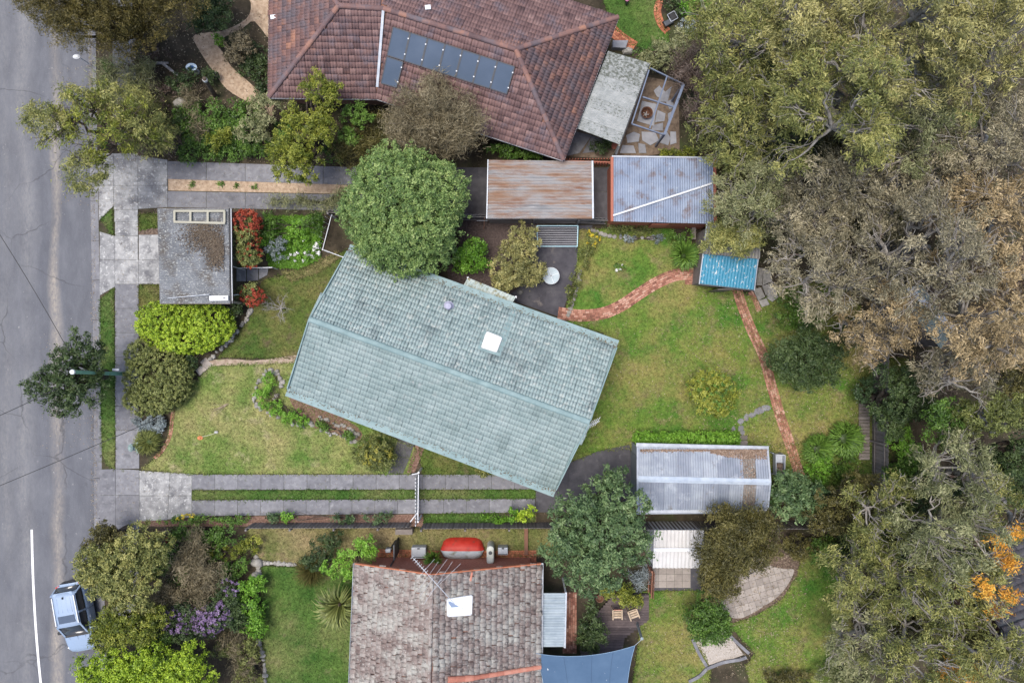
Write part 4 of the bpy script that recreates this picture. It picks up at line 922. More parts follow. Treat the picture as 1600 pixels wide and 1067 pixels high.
# ---- bottom neighbour with the lichened tile roof
LICH = M("lichen_tile", [(.11, .08, .072), (.19, .145, .13), (.265, .22, .2), (.34, .305, .28)], 3, 9, .85, .3, 50, tint=.5, over=[((.38, .37, .335), 1.1, .46, .66), ((.085, .068, .062), 3.6, .54, .66), ((.46, .45, .42), 10, .58, .68)])
BRICKL = M('red_brick_wall', [(.28, .10, .065), (.38, .15, .10), (.48, .22, .155)], 9, 6, .9, .3, 40, tint=.2)
lh = empty("house", P(700, 990), "house with a lichen covered terracotta tile roof at the bottom edge", "house")
zl, zr = 2.6, 4.25
yT = P(0, 880, zl).y; yB = P(0, 1150, zl).y
L0, L1 = P(556, 880, zl), P(545, 1150, zl); Q0, Q1 = P(845, 879, zl), P(843, 1150, zl)
RT = Vector((P(675, 0, zr).x, yT, zr)); RB = Vector((P(668, 0, zr).x, yB, zr)); L0.y = Q0.y = yT; L1.y = Q1.y = yB
rl_ = deck(lh, [[L0, L1, RB, RT], [Q0, Q1, RB, RT]], BRICKW)
tiles(rl_, [L0, L1, RB, RT], L1 - L0, .24, .30, prof_flat, LICH, 80, 9, .06, .016, stagger=True)
tiles(rl_, [Q0, Q1, RB, RT], Q1 - Q0, .24, .30, prof_flat, LICH, 81, 9, .06, .016, stagger=True)
caps(rl_, RT + z3 * .7, RB + z3 * .7, LICH, 82, .4, .10)
plQ = plane_of(Q0, Q1, RT)
TERC = M("terracotta_cap", [(.28, .10, .07), (.42, .17, .12), (.5, .26, .2)], 4, 6, .85, .2, 50, tint=.5)
for i, (x0, y0, x1, y1) in enumerate(((700, 1060, 740, 1057), (740, 1057, 845, 1040))): caps(rl_, on_plane(x0, y0, *plQ) + z3 * 1.5, on_plane(x1, y1, *plQ) + z3 * 1.5, TERC, 90 + i, .4, .16 if i == 0 else .12)
gutter(lh, L0 - Vector((.06, 0, .03)), L1 - Vector((.06, 0, .03)), GALV); gutter(lh, Q0 + Vector((.06, 0, -.03)), Q1 + Vector((.06, 0, -.03)), GALV)
for a in (L0, Q0):
    mb = MB(); mb.beam(a + Vector((0, .02, .02)), RT + Vector((0, .02, .02)), .05, .18); mb.build("bargeboard", BRICKO, lh)
q = walls(lh, [L0, Q0, Q1, L1], zl - .12, BRICKL, .5); windows(lh, q, sides=(1, 3))
mb = MB(); mb.face([Vector((q[0].x, q[0].y, zl - .12)), Vector((q[1].x, q[1].y, zl - .12)), Vector((RT.x, q[0].y, zr - .15))]); mb.build("gable_wall", BRICKL, lh)
n = plQ[1]; cs = [on_plane(x, y, *plQ) for x, y in ((698.6, 935), (736, 929), (735, 957.5), (699.4, 960))]; c = sum(cs, Vector()) / 4
fr = MB()
for i in range(4): fr.beam(cs[i] + n * .1, cs[(i + 1) % 4] + n * .1, .09, .12, up=n)
sk = fr.build("skylight", WHITE, lh); mb = MB(); mb.face([p + n * .12 for p in cs[::-1]]); mb.build("pane", flat("frosted_pane", (.72, .76, .82), .2, 0, .6, .04), sk)
mb = MB(); mb.face([cs[0].lerp(cs[2], t) .lerp(cs[0].lerp(cs[3], t), s_) + n * .128 for t, s_ in ((.12, 0), (.5, 0), (.5, .7), (.12, .9))]); mb.build("blue_blind", flat("blue_film", (.22, .28, .4), .2), sk)
p = on_plane(736, 900, *plQ); mb = MB(); mb.beam(p + n * .1 + Vector((.03, .25, 0)), p + n * .1 + Vector((-.05, -.2, 0)), .09, .06); o = mb.build("loose_tile", TERC); tag(o, "narrow orange tile piece lying loose on the lichened roof", "tile")
# television antenna on the gable
an = empty("antenna", Vector((P(686, 905, 4.2).x, yT - .4, 4.1)), "television antenna with long white rods above the lichened roof", "antenna")
za = 5.6
mb = MB(); mb.tube([P(683, 912, 4.05), P(690, 905, za)], .02, 6); mb.build("mast", GALV, an)
mb = MB(); mb.tube([P(646, 872, za), P(712, 945, za)], .018, 6); mb.build("boom", GALV, an)
for (x0, y0, x1, y1) in ((651, 905, 679, 873), (653, 923, 685, 877), (656, 931, 699, 873), (662, 944, 707, 877), (668, 930, 720, 880)):
    mb = MB(); mb.tube([P(x0, y0, za + .02), P(x1, y1, za + .02)], .006, 5); mb.build("rod", GALV, an)
for i in range(8):
    x, y = 644 + i * 3.2, 870.5 + i * 3.2; mb = MB(); mb.tube([P(x - 2.4, y + 2.2, za + .02), P(x + 2.4, y - 2.2, za + .02)], .009, 5); mb.build("short_rod", WHITE, an)
# awning at its side, deck, sail
aw = empty("awning", P(865, 966), "pale ribbed awning roof along the lichened house wall", "awning")
a, b, c, d = P(848, 926, 2.4), P(884, 926, 2.25), P(882, 1010, 2.25), P(847, 1010, 2.4)
AWM = M("awning_sheet", [(.24, .29, .33), (.31, .365, .405), (.385, .44, .475)], 2, 6, .5, .05, 40, .1, tint=.25, over=[((.25, .26, .25), 3, .64, .75)])
corr(aw, a, d, c, b, AWM, 5, .27, .055, seed=12)
mb = MB(); mb.beam(b + Vector((.02, .05, 0)), c + Vector((.02, -.05, 0)), .08, .1); mb.build("fascia", GALV, aw)
for p in (b, c): mb = MB(); mb.beam(Vector((p.x, p.y, 0)), p, .08, .08); mb.build("post", WHITE, aw)
dk = empty("deck", P(968, 975), "dark stained timber deck with two chairs", "deck")
dpoly = [(928, 960), (960, 925), (1013, 925), (1013, 966), (1002, 974), (975, 995), (972, 1012), (940, 1060), (915, 1060), (905, 1010)]
wp = pxs(dpoly); y0 = min(p.y for p in wp); y1 = max(p.y for p in wp); k = 0; yb = y0
rr = random.Random(9)
while yb < y1 - .1:
    ym = yb + .07; xs = []
    for i in range(len(wp)):
        p, q_ = wp[i], wp[(i + 1) % len(wp)]
        if (p.y > ym) != (q_.y > ym): xs.append(p.x + (ym - p.y) / (q_.y - p.y) * (q_.x - p.x))
    xs.sort()
    if len(xs) >= 2:
        mb = MB(); mb.cur = rr.random(); mb.box(((xs[0] + xs[-1]) / 2, ym, .17 + rr.uniform(-.003, .003)), (xs[-1] - xs[0], .132, .03)); mb.build("board", DECK, dk)
    yb += .14
mb = MB(); mb.prism([p * .99 + (sum(wp, Vector()) / len(wp)) * .01 for p in wp], 0, .15); mb.build("frame", flat("deck_frame", (.04, .032, .03), .9), dk)
SAILM = M("sail_cloth", [(.05, .095, .165), (.062, .112, .188), (.076, .13, .21)], .7, 5, .8, .1, 120, over=[((.6, .62, .62), 5, .70, .73)])
sa_ = empty("shade_sail", P(905, 1040), "blue shade sail stretched between the house and a post", "shade sail")
cn = [P(836, 1020, 2.7), P(992, 1008, 3.0), P(985, 1150, 2.5), P(850, 1150, 2.5)]; N = 14; mb = MB(); ce = sum(cn, Vector()) / 4
grid = []
for j in range(N + 1):
    row = []
    for i in range(N + 1):
        s_, t = i / N, j / N; p = cn[0].lerp(cn[1], s_).lerp(cn[3].lerp(cn[2], s_), t)
        pull = (4 * s_ * (1 - s_)) * (1 - 2 * t) * -.42 * 0 + 0
        p = p + (ce - p) * .0
        p = p + Vector((0, -1, 0)) * (.33 * 4 * s_ * (1 - s_) * (1 - t) ** 2) + Vector((-1, 0, 0)) * (.3 * 4 * t * (1 - t) * s_ ** 2) + Vector((1, 0, 0)) * (.3 * 4 * t * (1 - t) * (1 - s_) ** 2)
        p.z -= .18 * 4 * s_ * (1 - s_) * 4 * t * (1 - t) * .5; row.append(p)
    grid.append(row)
for j in range(N):
    for i in range(N): mb.face([grid[j][i], grid[j][i + 1], grid[j + 1][i + 1], grid[j + 1][i]])
sl2 = mb.build("canopy", SAILM, sa_, smooth=True)
for j in (4, 8, 11): sm = MB(); sm.tube([r_[j] + Vector((0, 0, .006)) for r_ in grid], .009, 5); sm.build("seam", flat("sail_seam", (.05, .09, .16), .8), sa_)
hm = MB(); hm.tube([g_ + Vector((0, 0, .01)) for g_ in grid[0]], .014, 5); hm.tube([r[-1] + Vector((0, 0, .01)) for r in grid], .014, 5); hm.tube([r[0] + Vector((0, 0, .01)) for r in grid], .014, 5); hm.build("edge_webbing", flat("sail_hem", (.2, .3, .42), .7), sa_)
mb = MB(); mb.tube([cn[1], P(1003, 998, 3.1)], .012, 5); mb.build("wire", GALV, sa_)
mb = MB(); mb.tube([cn[0], P(828, 1013, 2.75)], .012, 5); mb.build("wire", GALV, sa_)
o = MB(); o.tube([P(995, 972, 0), P(1003, 997, 3.15)], [.075, .065], 10); o.lathe(P(1003, 997, 3.15), [(.08, 0), (.08, .03), (.02, .05)], 10)
tag(o.build("sail_post", flat("grey_post", (.23, .28, .3), .5), smooth=False), "grey steel post holding the corner of the blue shade sail", "post")
CHT = M("chair_timber", [(.3, .22, .15), (.45, .35, .25), (.56, .45, .34)], 6, 6, .8, .2, 60, tint=.5)
def chair(px, py, rz, label, backmat):
    e = empty("chair", P(px, py, .185), label, "chair", "slatted timber chairs on the deck"); c = P(px, py, .185); R = Matrix.Rotation(rz, 3, 'Z')
    T = lambda x, y, z: c + R @ Vector((x, y, z))
    for i in range(4): mb = MB(); mb.cur = random.random(); mb.beam(T(-.24, -.22 + i * .135, .42), T(.24, -.22 + i * .135, .42), .1, .025); mb.build("seat_slat", CHT, e)
    for i in range(4): mb = MB(); mb.cur = random.random(); mb.beam(T(-.23, .25 + i * .03, .5 + i * .1), T(.23, .25 + i * .03, .5 + i * .1), .025, .07); mb.build("back_slat", backmat if i == 3 else CHT, e)
    for x in (-.25, .25):
        for y, h in ((-.26, .62), (.24, .85)): mb = MB(); mb.beam(T(x, y, 0), T(x, y + (.08 if y > 0 else 0), h), .045, .045); mb.build("leg", CHT, e)
        mb = MB(); mb.beam(T(x, -.28, .64), T(x, .3, .64), .06, .03); mb.build("armrest", CHT, e)
chair(962, 953, .02, "slatted timber chair with a reddish top rail on the deck", flat("red_rail", (.45, .16, .13), .6))
chair(987, 953, .35, "slatted timber chair turned aside on the deck, nearer the lawn", CHT)
# white shed with the ribbed roof
ws = empty("shed", P(1056, 858), "small white ribbed metal shed beside the paved landing", "shed")
za_, zb_ = 2.0, 2.3; a, b, c, d = P(1022, 828, za_), P(1100, 828, za_), P(1098, 887, za_), P(1020, 887, za_); ra, rb2 = P(1021, 858, zb_), P(1100, 858, zb_)
WSM = M("white_shed_sheet", [(.45, .435, .42), (.52, .505, .49), (.58, .57, .555)], 2, 6, .5, .05, 40, 0, tint=.2, over=[((.3, .27, .24), 3, .68, .75)])
corr(ws, a, b, rb2, ra, WSM, 4, .2, .02, seed=14); corr(ws, d, c, rb2, ra, WSM, 4, .2, .02, seed=15)
mb = MB(); mb.beam(ra + Vector((0, 0, .05)), rb2 + Vector((0, 0, .05)), .18, .03); mb.build("ridge_capping", WHITE, ws)
walls(ws, [a, b, c, d], za_ - .02, WHITE, .06)
dm = MB(); dm.box(((c.x + d.x) / 2, d.y - 0.0, .95), (1.0, .04, 1.8)); dm.build("shed_door", flat("door_white", (.6, .6, .6), .5), ws)
mb = MB(); mb.cur = .5
# ---- dark roofs among the trees on the right
DKT = M("dark_roof_tile", [(.035, .033, .042), (.06, .058, .07), (.10, .097, .11)], 1.5, 7, .7, .2, 60, tint=.6, over=[((.16, .12, .09), 3, .6, .72)])
dh = empty("house", P(1590, 925), "house with a dark slate grey tile roof half hidden by trees on the right", "house")
zz = 3.0; a, b, c, d = P(1508, 878, zz), P(1700, 805, zz), P(1760, 985, zz), P(1556, 1050, zz)
gable(dh, a, b, c, d, 1.5, DKT, DKT, DKT, prof_flat, .33, .36, 120, DARKST, 5, False, .05)
q = walls(dh, [a, b, c, d], zz - .12, BRICKW, .5); windows(dh, q)
fh = empty("shed", P(1455, 490), "shed with a broken pale green sheet roof under the tall gum trees", "shed")
zz = 2.4; a, b, c, d = P(1400, 460, zz), P(1440, 445, zz), P(1512, 540, zz), P(1470, 545, zz); r1, r2 = P(1418, 450, zz + .5), P(1492, 517, zz + .5)
PGS = M("pale_green_sheet", [(.17, .23, .21), (.26, .32, .30), (.34, .39, .37)], 2, 7, .6, .05, 40, tint=.3, over=[((.1, .09, .07), 3, .55, .68)])
corr(fh, a, d, r2, r1, PGS, 4, .15, .018, seed=20); corr(fh, b, c, r2, r1, PGS, 4, .15, .018, seed=21)
mb = MB(); mb.beam(r1 + Vector((0, 0, .06)), r2 + Vector((0, 0, .06)), .3, .04); mb.build("ridge_capping", WHITE, fh)
walls(fh, [a, b, c, d], zz - .1, TIMBER, .1)
sh2 = empty("lattice_arbour", P(1452, 580), "dark timber arbour of thin battens in the gap between the trees", "arbour")
for i in range(9): mb = MB(); mb.beam(P(1425 + i * 9, 548 + i * 2, 2.2), P(1412 + i * 9, 620, 2.2), .05, .05); mb.build("batten", BARKB, sh2)
for p, q_ in (((1418, 556), (1505, 566)), ((1414, 602), (1495, 612))): mb = MB(); mb.beam(P(*p, 2.12), P(*q_, 2.12), .08, .1); mb.build("rail", BARKB, sh2)
for p in ((1418, 556), (1505, 566), (1414, 602), (1495, 612)): a = P(*p, 2.1); mb = MB(); mb.beam(Vector((a.x, a.y, 0)), a, .1, .1); mb.build("post", BARKB, sh2)

# ------------------------------------------------------------------ fences
FENT = M("paling_timber", [(.10, .092, .09), (.165, .15, .145), (.25, .23, .22)], 3, 7, .9, .3, 60, stretch=(1, 1, .3), tint=.6)
def fence(pts, label, h=1.65, mat=FENT, gap=.105, seed=0):
    rr = random.Random(seed); w_ = pxs(pts); e = empty("paling_fence", w_[0], label, "fence"); pal = MB(); rail = MB()
    for a, b in zip(w_[:-1], w_[1:]):
        d = b - a; L = d.length; d.normalize(); ang = math.atan2(d.y, d.x); nr = Vector((-d.y, d.x, 0)); n = int(L / gap)
        for i in range(n):
            pal.cur = rr.random(); hh = h + rr.uniform(-.03, .03); pal.box(a + d * (i + .5) * gap + nr * (.022 if i % 2 else .0) + Vector((0, 0, hh / 2)), (.1, .016, hh), ang + rr.uniform(-.03, .03))
        for z in (.35, h - .3): rail = MB(); rail.beam(a + nr * -.05 + Vector((0, 0, z)), b + nr * -.05 + Vector((0, 0, z)), .04, .08); rail.build("rail", mat, e)
        for i in range(int(L / 2.4) + 1):
            mb = MB(); mb.beam(a + d * min(L, i * 2.4) - nr * .12, a + d * min(L, i * 2.4) - nr * .12 + Vector((0, 0, h - .05)), .1, .1); mb.build("post", mat, e)
    pal.build("palings", mat, e, kind="stuff")
fence([(524, 338), (700, 343), (945, 350)], "grey paling fence along the upper boundary behind the drying rack", seed=1)
fence([(1120, 352), (1362, 354)], "grey paling fence along the upper boundary under the gum trees", seed=2)
fence([(1364, 354), (1362, 812)], "grey paling fence along the rear boundary under the trees", seed=3)
fence([(662, 817), (860, 816), (1000, 815)], "grey paling fence along the lower boundary between the gate and the big tree", 1.2, seed=4)
fence([(1000, 815), (1362, 813)], "grey paling fence along the lower boundary behind the long shed", seed=5)
fence([(395, 817), (645, 816)], "grey paling fence along the lower boundary beside the front driveway", 1.1, seed=6)
fence([(1014, 880), (1012, 922)], "short rust coloured timber fence beside the paved landing", 1.5, flat("rust_timber", (.24, .11, .07), .8), seed=7)
# driveway gates
e = empty("driveway_gate", P(655, 778), "white metal gate standing across the driveway tracks", "gate")
for z in (.15, .7, 1.25): mb = MB(); mb.tube([P(654, 741, z), P(653, 812, z)], .03, 6); mb.build("rail", WHITE, e)
for i in range(14): p = P(654, 741 + i * 5.4, 0); mb = MB(); mb.beam(p + Vector((0, 0, .12)), p + Vector((0, 0, 1.28)), .1, .03); mb.build("upright", WHITE, e)
for p in ((654, 738), (653, 815)): a = P(*p, 1.4); mb = MB(); mb.tube([Vector((a.x, a.y, 0)), a], .05, 8); mb.build("post", WHITE, e)
mb = MB(); mb.tube([P(644, 741, 1.2), P(655, 739, 1.2)], .03, 6); mb.tube([P(644, 741, 0), P(644, 741, 1.25)], .03, 6); mb.build("return_rail", WHITE, e)
mb = MB(); mb.tube([P(641, 815, 1.1), P(653, 800, 1.2)], .03, 6); mb.build("brace", WHITE, e)
# ------------------------------------------------------------------ car at the kerb
def car():
    c0 = P(131, 956, 0); c0.z = -.13
    e = empty("parked_car", c0, "light blue grey station wagon parked at the kerb under the shrubs", "car")
    rz = math.radians(-90 + 10); ax = Vector((17.5, -95, 0)).normalized()      # forward, towards the bottom of the picture
    sd = Vector((-ax.y, ax.x, 0))                                              # the car's left
    T = lambda x, y, z: c0 + ax * x * .91 + sd * y * .89 + Vector((0, 0, z * .97))
    PAINT = M("silver_blue_paint", [(.24, .32, .45), (.265, .345, .475), (.29, .37, .5)], .6, 3, .35, 0, 40, .0, spec=.4)
    CG = flat("car_glass", (.03, .036, .045), .08, 0, .6, .05)
    def loft(stn, name, mat, parent=e):
        mb = MB(); n = len(stn[0])
        for s_ in stn: mb.v += [tuple(T(*p)) for p in s_]
        for i in range(len(stn) - 1):
            for k in range(n - 1): mb.f.append((i * n + k, i * n + k + 1, (i + 1) * n + k + 1, (i + 1) * n + k)); mb.t.append(.5)
        mb.f.append(tuple(range(n))); mb.t.append(.5); mb.f.append(tuple(range((len(stn) - 1) * n, len(stn) * n))[::-1]); mb.t.append(.5)
        return mb.build(name, mat, parent, smooth=True)
    def sec(x, hw, zt, zl=.28, crown=.03):
        h = [(hw * .9, zl), (hw * .98, zl + .12), (hw, .6), (hw * .985, zt - .16), (hw * .93, zt - .04), (hw * .8, zt), (hw * .4, zt + crown * .8)]
        return [(x, -y, z) for y, z in h] + [(x, 0, zt + crown)] + [(x, y, z) for y, z in h[::-1]]
    loft([sec(2.12, .58, .66, .32), sec(2.05, .74, .76, .28), sec(1.85, .84, .86), sec(1.5, .88, .93), sec(1.1, .895, .985), sec(.8, .9, 1.02), sec(0, .9, 1.04), sec(-1.2, .9, 1.06), sec(-1.75, .88, 1.06), sec(-2.02, .83, 1.0), sec(-2.1, .74, .85)], "body", PAINT)
    # cabin: glass shell then painted roof and pillars
    def csec(x, zb, hb, zt, ht):
        h = [(hb, zb), (hb * .98, zb + (zt - zb) * .35), (ht * 1.04, zb + (zt - zb) * .85), (ht, zt)]
        return [(x, -y, z) for y, z in h] + [(x, y, z) for y, z in h[::-1]]
    loft([csec(.98, 1.0, .76, 1.02, .74), csec(.55, 1.02, .82, 1.34, .73), csec(.22, 1.03, .83, 1.52, .71), csec(-.8, 1.05, .84, 1.58, .71), csec(-1.5, 1.05, .82, 1.56, .69), csec(-1.78, 1.05, .78, 1.40, .7), csec(-1.98, 1.02, .72, 1.06, .68)], "window_glass", CG)
    def rsec(x, z, hw): return [(x, -hw, z - .05), (x, -hw * .96, z), (x, -hw * .5, z + .03), (x, 0, z + .035), (x, hw * .5, z + .03), (x, hw * .96, z), (x, hw, z - .05)]
    loft([rsec(.28, 1.53, .73), rsec(-.3, 1.575, .74), rsec(-.9, 1.59, .74), rsec(-1.5, 1.575, .72), rsec(-1.76, 1.55, .70)], "roof", PAINT)
    for s_ in (-1, 1):
        for nm, a, b, ww in (("pillar", (.98, .73, 1.02), (.22, .72, 1.53), .09), ("pillar", (-.45, .83, 1.03), (-.5, .73, 1.55), .1), ("pillar", (-1.9, .72, 1.05), (-1.66, .70, 1.55), .2)):
            mb = MB(); mb.beam(T(a[0], a[1] * s_, a[2]), T(b[0], b[1] * s_, b[2]), ww, .05); mb.build(nm, PAINT, e)
        mb = MB(); mb.beam(T(.1, .69 * s_, 1.62), T(-1.55, .67 * s_, 1.62), .045, .04); mb.build("roof_rail", flat("bright_rail", (.7, .72, .75), .3, .5), e)
        mb = MB(); mb.box(T(.72, 1.0 * s_, 1.05), (.16, .2, .14), rz); mb.build("mirror", PAINT if s_ > 0 else BLACK, e, bevel=.03)
        hl = MB(); hl.beam(T(1.9, .6 * s_, .74), T(1.7, .82 * s_, .8), .1, .12); hl.build("headlight", flat("lamp_glass", (.7, .72, .75), .1), e)
        tl = MB(); tl.beam(T(-2.03, .6 * s_, .9), T(-1.95, .8 * s_, .92), .1, .18); tl.build("tail_light", flat("red_lamp", (.4, .02, .02), .2), e)
        for k in range(2):
            mb = MB(); mb.beam(T(.0 - k * 1.1, .905 * s_, .85), T(.15 - k * 1.1, .905 * s_, .85), .02, .03); mb.build("door_handle", GALV, e)
        for x in (1.32, -1.32):
            w_ = MB(); path = [T(x, .70 * s_, .32), T(x, .9 * s_, .32)]; w_.tube(path, .32, 18); wo = w_.build("wheel", BLACK, e)
            r_ = MB(); r_.tube([T(x, .89 * s_, .32), T(x, .915 * s_, .32)], .2, 12); r_.build("rim", GALV, wo)
    mb = MB(); q = [T(.02, -.5, 1.61), T(.02, .5, 1.61), T(-.42, .5, 1.628), T(-.42, -.5, 1.628)]; mb.face(q); q2 = [p - Vector((0, 0, .012)) for p in q]
    for i in range(4): mb.face([q[i], q2[i], q2[(i + 1) % 4], q[(i + 1) % 4]])
    mb.build("sunroof", flat("sunroof_glass", (.06, .085, .13), .1, 0, .7, .05), e)
    for y in (-.42, -.16, .16, .42): mb = MB(); mb.beam(T(-.6, y, 1.622), T(-1.5, y * .97, 1.606), .03, .012); mb.build("roof_groove", flat("groove_blue", (.27, .35, .48), .3), e)
    for s_ in (-1, 1):
        for x in (.62, -.42, -1.3): mb = MB(); mb.beam(T(x, .905 * s_, .4), T(x, .885 * s_, 1.0), .012, .02); mb.build("door_gap", BLACK, e)
    mb = MB(); mb.beam(T(1.05, -.78, 1.0), T(1.05, .78, 1.0), .015, .02); mb.build("bonnet_gap", BLACK, e)
    mb = MB(); mb.beam(T(-1.42, 0, 1.64), T(-1.54, 0, 1.66), .05, .06); mb.build("aerial_fin", BLACK, e)
    mb = MB(); mb.beam(T(-1.7, -.58, 1.56), T(-1.7, .58, 1.56), .16, .04); mb.build("rear_spoiler", PAINT, e)
    mb = MB(); mb.beam(T(1.0, -.7, 1.035), T(1.0, .7, 1.035), .12, .03); mb.build("wiper_cowl", BLACK, e)
    mb = MB()
    for y in (-.5, .5): mb.beam(T(1.1, y, 1.01), T(1.98, y * .72, .83), .012, .012)
    mb.beam(T(1.08, .02, 1.035), T(2.02, .02, .80), .012, .015); mb.build("bonnet_crease", flat("crease_blue", (.22, .28, .38), .3), e)
    for x, nm in ((2.1, "front_bumper"), (-2.1, "rear_bumper")):
        mb = MB(); mb.beam(T(x * .985, -.7, .48), T(x * .985, .7, .48), .14, .26); mb.build(nm, BLACK if x > 0 else BLACK, e, bevel=.04)
    for y in (-.25, .3): mb = MB(); mb.box(T(.3, y * 1.3, 1.12), (.45, .42, .2), rz); mb.build("seat", flat("seat_cloth", (.12, .12, .11), .9), e)
car()
# ------------------------------------------------------------------ street things
lp = empty("lamp_post", P(200, 583), "green painted street lamp post between street tree and round hedge", "lamp post")
GRN = flat("green_post_paint", (.2, .38, .28), .6)
top = P(114, 581, 4.9); mb = MB(); mb.tube([P(202, 584, 0), P(170, 583.5, 1.8), top], [.11, .10, .085], 10); mb.build("pole", GRN, lp)
mb = MB(); mb.lathe(top, [(.11, -.05), (.13, .0), (.12, .08), (.03, .12)], 12); mb.build("lamp_cap", WHITE, lp)
mb = MB(); mb.beam(P(176, 577.5, 2.0), P(186, 577.5, 2.0), .12, .06); mb.build("sign_plate", WHITE, lp)
WIRE = flat("black_cable", (.015, .015, .017), .5)
for pts, lab in ((((-120, 190), (107, 548)), "black overhead cable crossing the road from the upper left"), (((-120, 700), (90, 606)), "black overhead cable running left from the street tree"), (((-120, 808), (250, 652)), "black overhead cable crossing the road towards the front garden")):
    a, b = P(*pts[0], 6.2), P(*pts[1], 5.6); mb = MB(); mb.tube([a.lerp(b, t) - Vector((0, 0, .35 * 4 * t * (1 - t))) for t in np.linspace(0, 1, 13)], .016, 5); tag(mb.build("power_line", WIRE), lab, "power line")
mp = empty("marker_post", P(138, 99), "small white road marker post beside the kerb at the top", "post")
a = P(139, 100); mb = MB(); mb.tube([a, a + Vector((-.0, 0, .9))], .03, 8); mb.build("stem", WHITE, mp); mb = MB(); mb.lathe(a + Vector((-.1, 0, .9)), [(.1, 0), (.13, .05), (.08, .12), (.02, .15)], 12, 1.6, 1); mb.build("cap", WHITE, mp)
hy = empty("garden_bollard", P(213, 697), "weathered pale green garden ornament standing at the footpath edge", "ornament")
PGR = M("pale_green_patina", [(.12, .18, .17), (.22, .3, .285), (.34, .41, .395)], 8, 5, .7, .3, 30)
mb = MB(); mb.lathe(P(213, 697), [(.16, 0), (.18, .1), (.11, .25), (.12, .5), (.16, .58), (.06, .7)], 8, 1, 1.4); mb.build("body", PGR, hy)
mb = MB()
for i in range(5): a = i * 1.26; mb.beam(P(213, 699, .45), P(213, 699, .4) + Vector((.34 * math.cos(a), .34 * math.sin(a), .05)), .07, .05)
mb.build("arms", PGR, hy)
ps = empty("timber_post", P(336, 150), "weathered timber post with a white band beside the gravel path", "post")
mb = MB(); mb.tube([P(337, 151, 0), P(319, 123, 2.0)], [.13, .115], 10); mb.build("pole", BARKB, ps); mb = MB(); mb.tube([P(321, 126, 1.8), P(319.5, 124, 1.95)], .13, 10); mb.build("band", WHITE, ps)
bb = empty("bird_bath", P(308, 113), "oval blue and white bird bath dish beside the timber post", "bird bath")
c = P(308, 113); mb = MB(); mb.lathe(c, [(.16, 0), (.07, .08), (.06, .55), (.1, .6)], 10); mb.build("pedestal", STONE, bb)
mb = MB(); mb.lathe(c + Vector((0, 0, .6)), [(.1, 0), (.24, .06), (.26, .1), (.22, .1), (.12, .06), (.02, .05)], 18, 1.2, .85); mb.build("dish", flat("pale_blue_glaze", (.5, .62, .72), .3), bb)
mb = MB(); mb.lathe(c + Vector((0, 0, .665)), [(.13, 0), (.13, .006)], 14, 1.1, .8); mb.build("water", flat("blue_water", (.06, .14, .3), .1), bb)
for i, (pts, lab) in enumerate((([(252, 98), (265, 108), (278, 118)], "grey fallen branch on the bare ground under the dark conifer"), ([(222, 99), (245, 99), (263, 99)], "pale straight log lying beside the fallen branch at the top left"))):
    mb = MB(); mb.tube([P(*p, .1) for p in pts], [.07, .08, .06], 7); tag(mb.build("log", BARKG), lab, "log")
for x, y, r, lab in ((283, 161, 9, "long pale boulder among the dark groundcover"), (337, 118, 5, "small grey rock at the edge of the gravel path"), (403, 878, 8, "grey boulder beside the neighbour's lawn path"), (403, 898, 7, "pale patterned rock below the grey boulder by the lawn")):
    mb = MB(); rock(mb, P(x, y), m(r), .3, x); tag(mb.build("boulder", STONE, smooth=True), lab, "rock")
# lawn things at the front
fb = MB(); random.seed(31)
for i in range(9):
    a = P(356 + random.uniform(-2, 2), 631, .03); b = P(330 + random.uniform(-4, 12), 640 + random.uniform(-8, 12), .05); mb_ = (a + b) / 2 + Vector((random.uniform(-.1, .1), random.uniform(-.1, .1), .08)); fb.tube([a, mb_, b], [.012, .009, .004], 5)
tag(fb.build("fallen_twigs", M("dry_twig", [(.2, .15, .1), (.3, .24, .17), (.4, .33, .25)], 8)), "dry fallen twigs lying on the front lawn", "twigs")
o = empty("lawn_sprinkler", P(325, 680), "orange lawn sprinkler with a thin hose to a white fitting on the front lawn", "sprinkler")
mb = MB(); mb.lathe(P(313, 684, .03), [(.14, 0), (.15, .03), (.07, .07), (.04, .14)], 7, 1.1, .8); mb.build("base", flat("orange_plastic", (.6, .22, .09), .5), o)
mb = MB(); mb.tube([P(316, 682, .06), P(326, 680, .04), P(338, 676, .06)], .014, 6); mb.build("hose", flat("pale_hose", (.5, .5, .35), .6), o)
mb = MB(); mb.lathe(P(338, 675, .03), [(.09, 0), (.1, .03), (.05, .07)], 7, 1.2, .8); mb.build("fitting", flat('grey_fitting', (.4, .4, .4), .6), o)
# ------------------------------------------------------------------ rear yard things
dr = empty("drying_rack", P(870, 368), "pale blue folding clothes drying frame on the asphalt pad", "clothes rack")
CYAN = flat("pale_cyan_tube", (.42, .62, .68), .4); z = .95; cs = [(839, 353), (903, 353), (902, 385), (840, 385)]
for i in range(4): mb = MB(); mb.tube([P(*cs[i], z), P(*cs[(i + 1) % 4], z)], .026, 8); mb.build("frame_tube", CYAN, dr)
for i in range(1, 9): y = 353 + i * 32 / 9; mb = MB(); mb.tube([P(839, y, z), P(902.5, y, z)], .009, 5); mb.build("line", WHITE, dr)
for p in cs: a = P(*p, z); mb = MB(); mb.tube([Vector((a.x, a.y, 0)), a], .022, 6); mb.build("leg", CYAN, dr)
tb = empty("round_table", P(861, 431), "round pale glass garden table on the asphalt pad", "table")
c = P(861, 431, .72); c.z = 0
mb = MB(); mb.lathe(c + Vector((0, 0, .7)), [(.44, 0), (.455, .012), (.44, .025)], 36); mb.build("table_top", M("frosted_glass", [(.2, .27, .31), (.26, .335, .375), (.31, .39, .43)], 2.5, 4, .3, 0, 40, 0, spec=.6), tb)
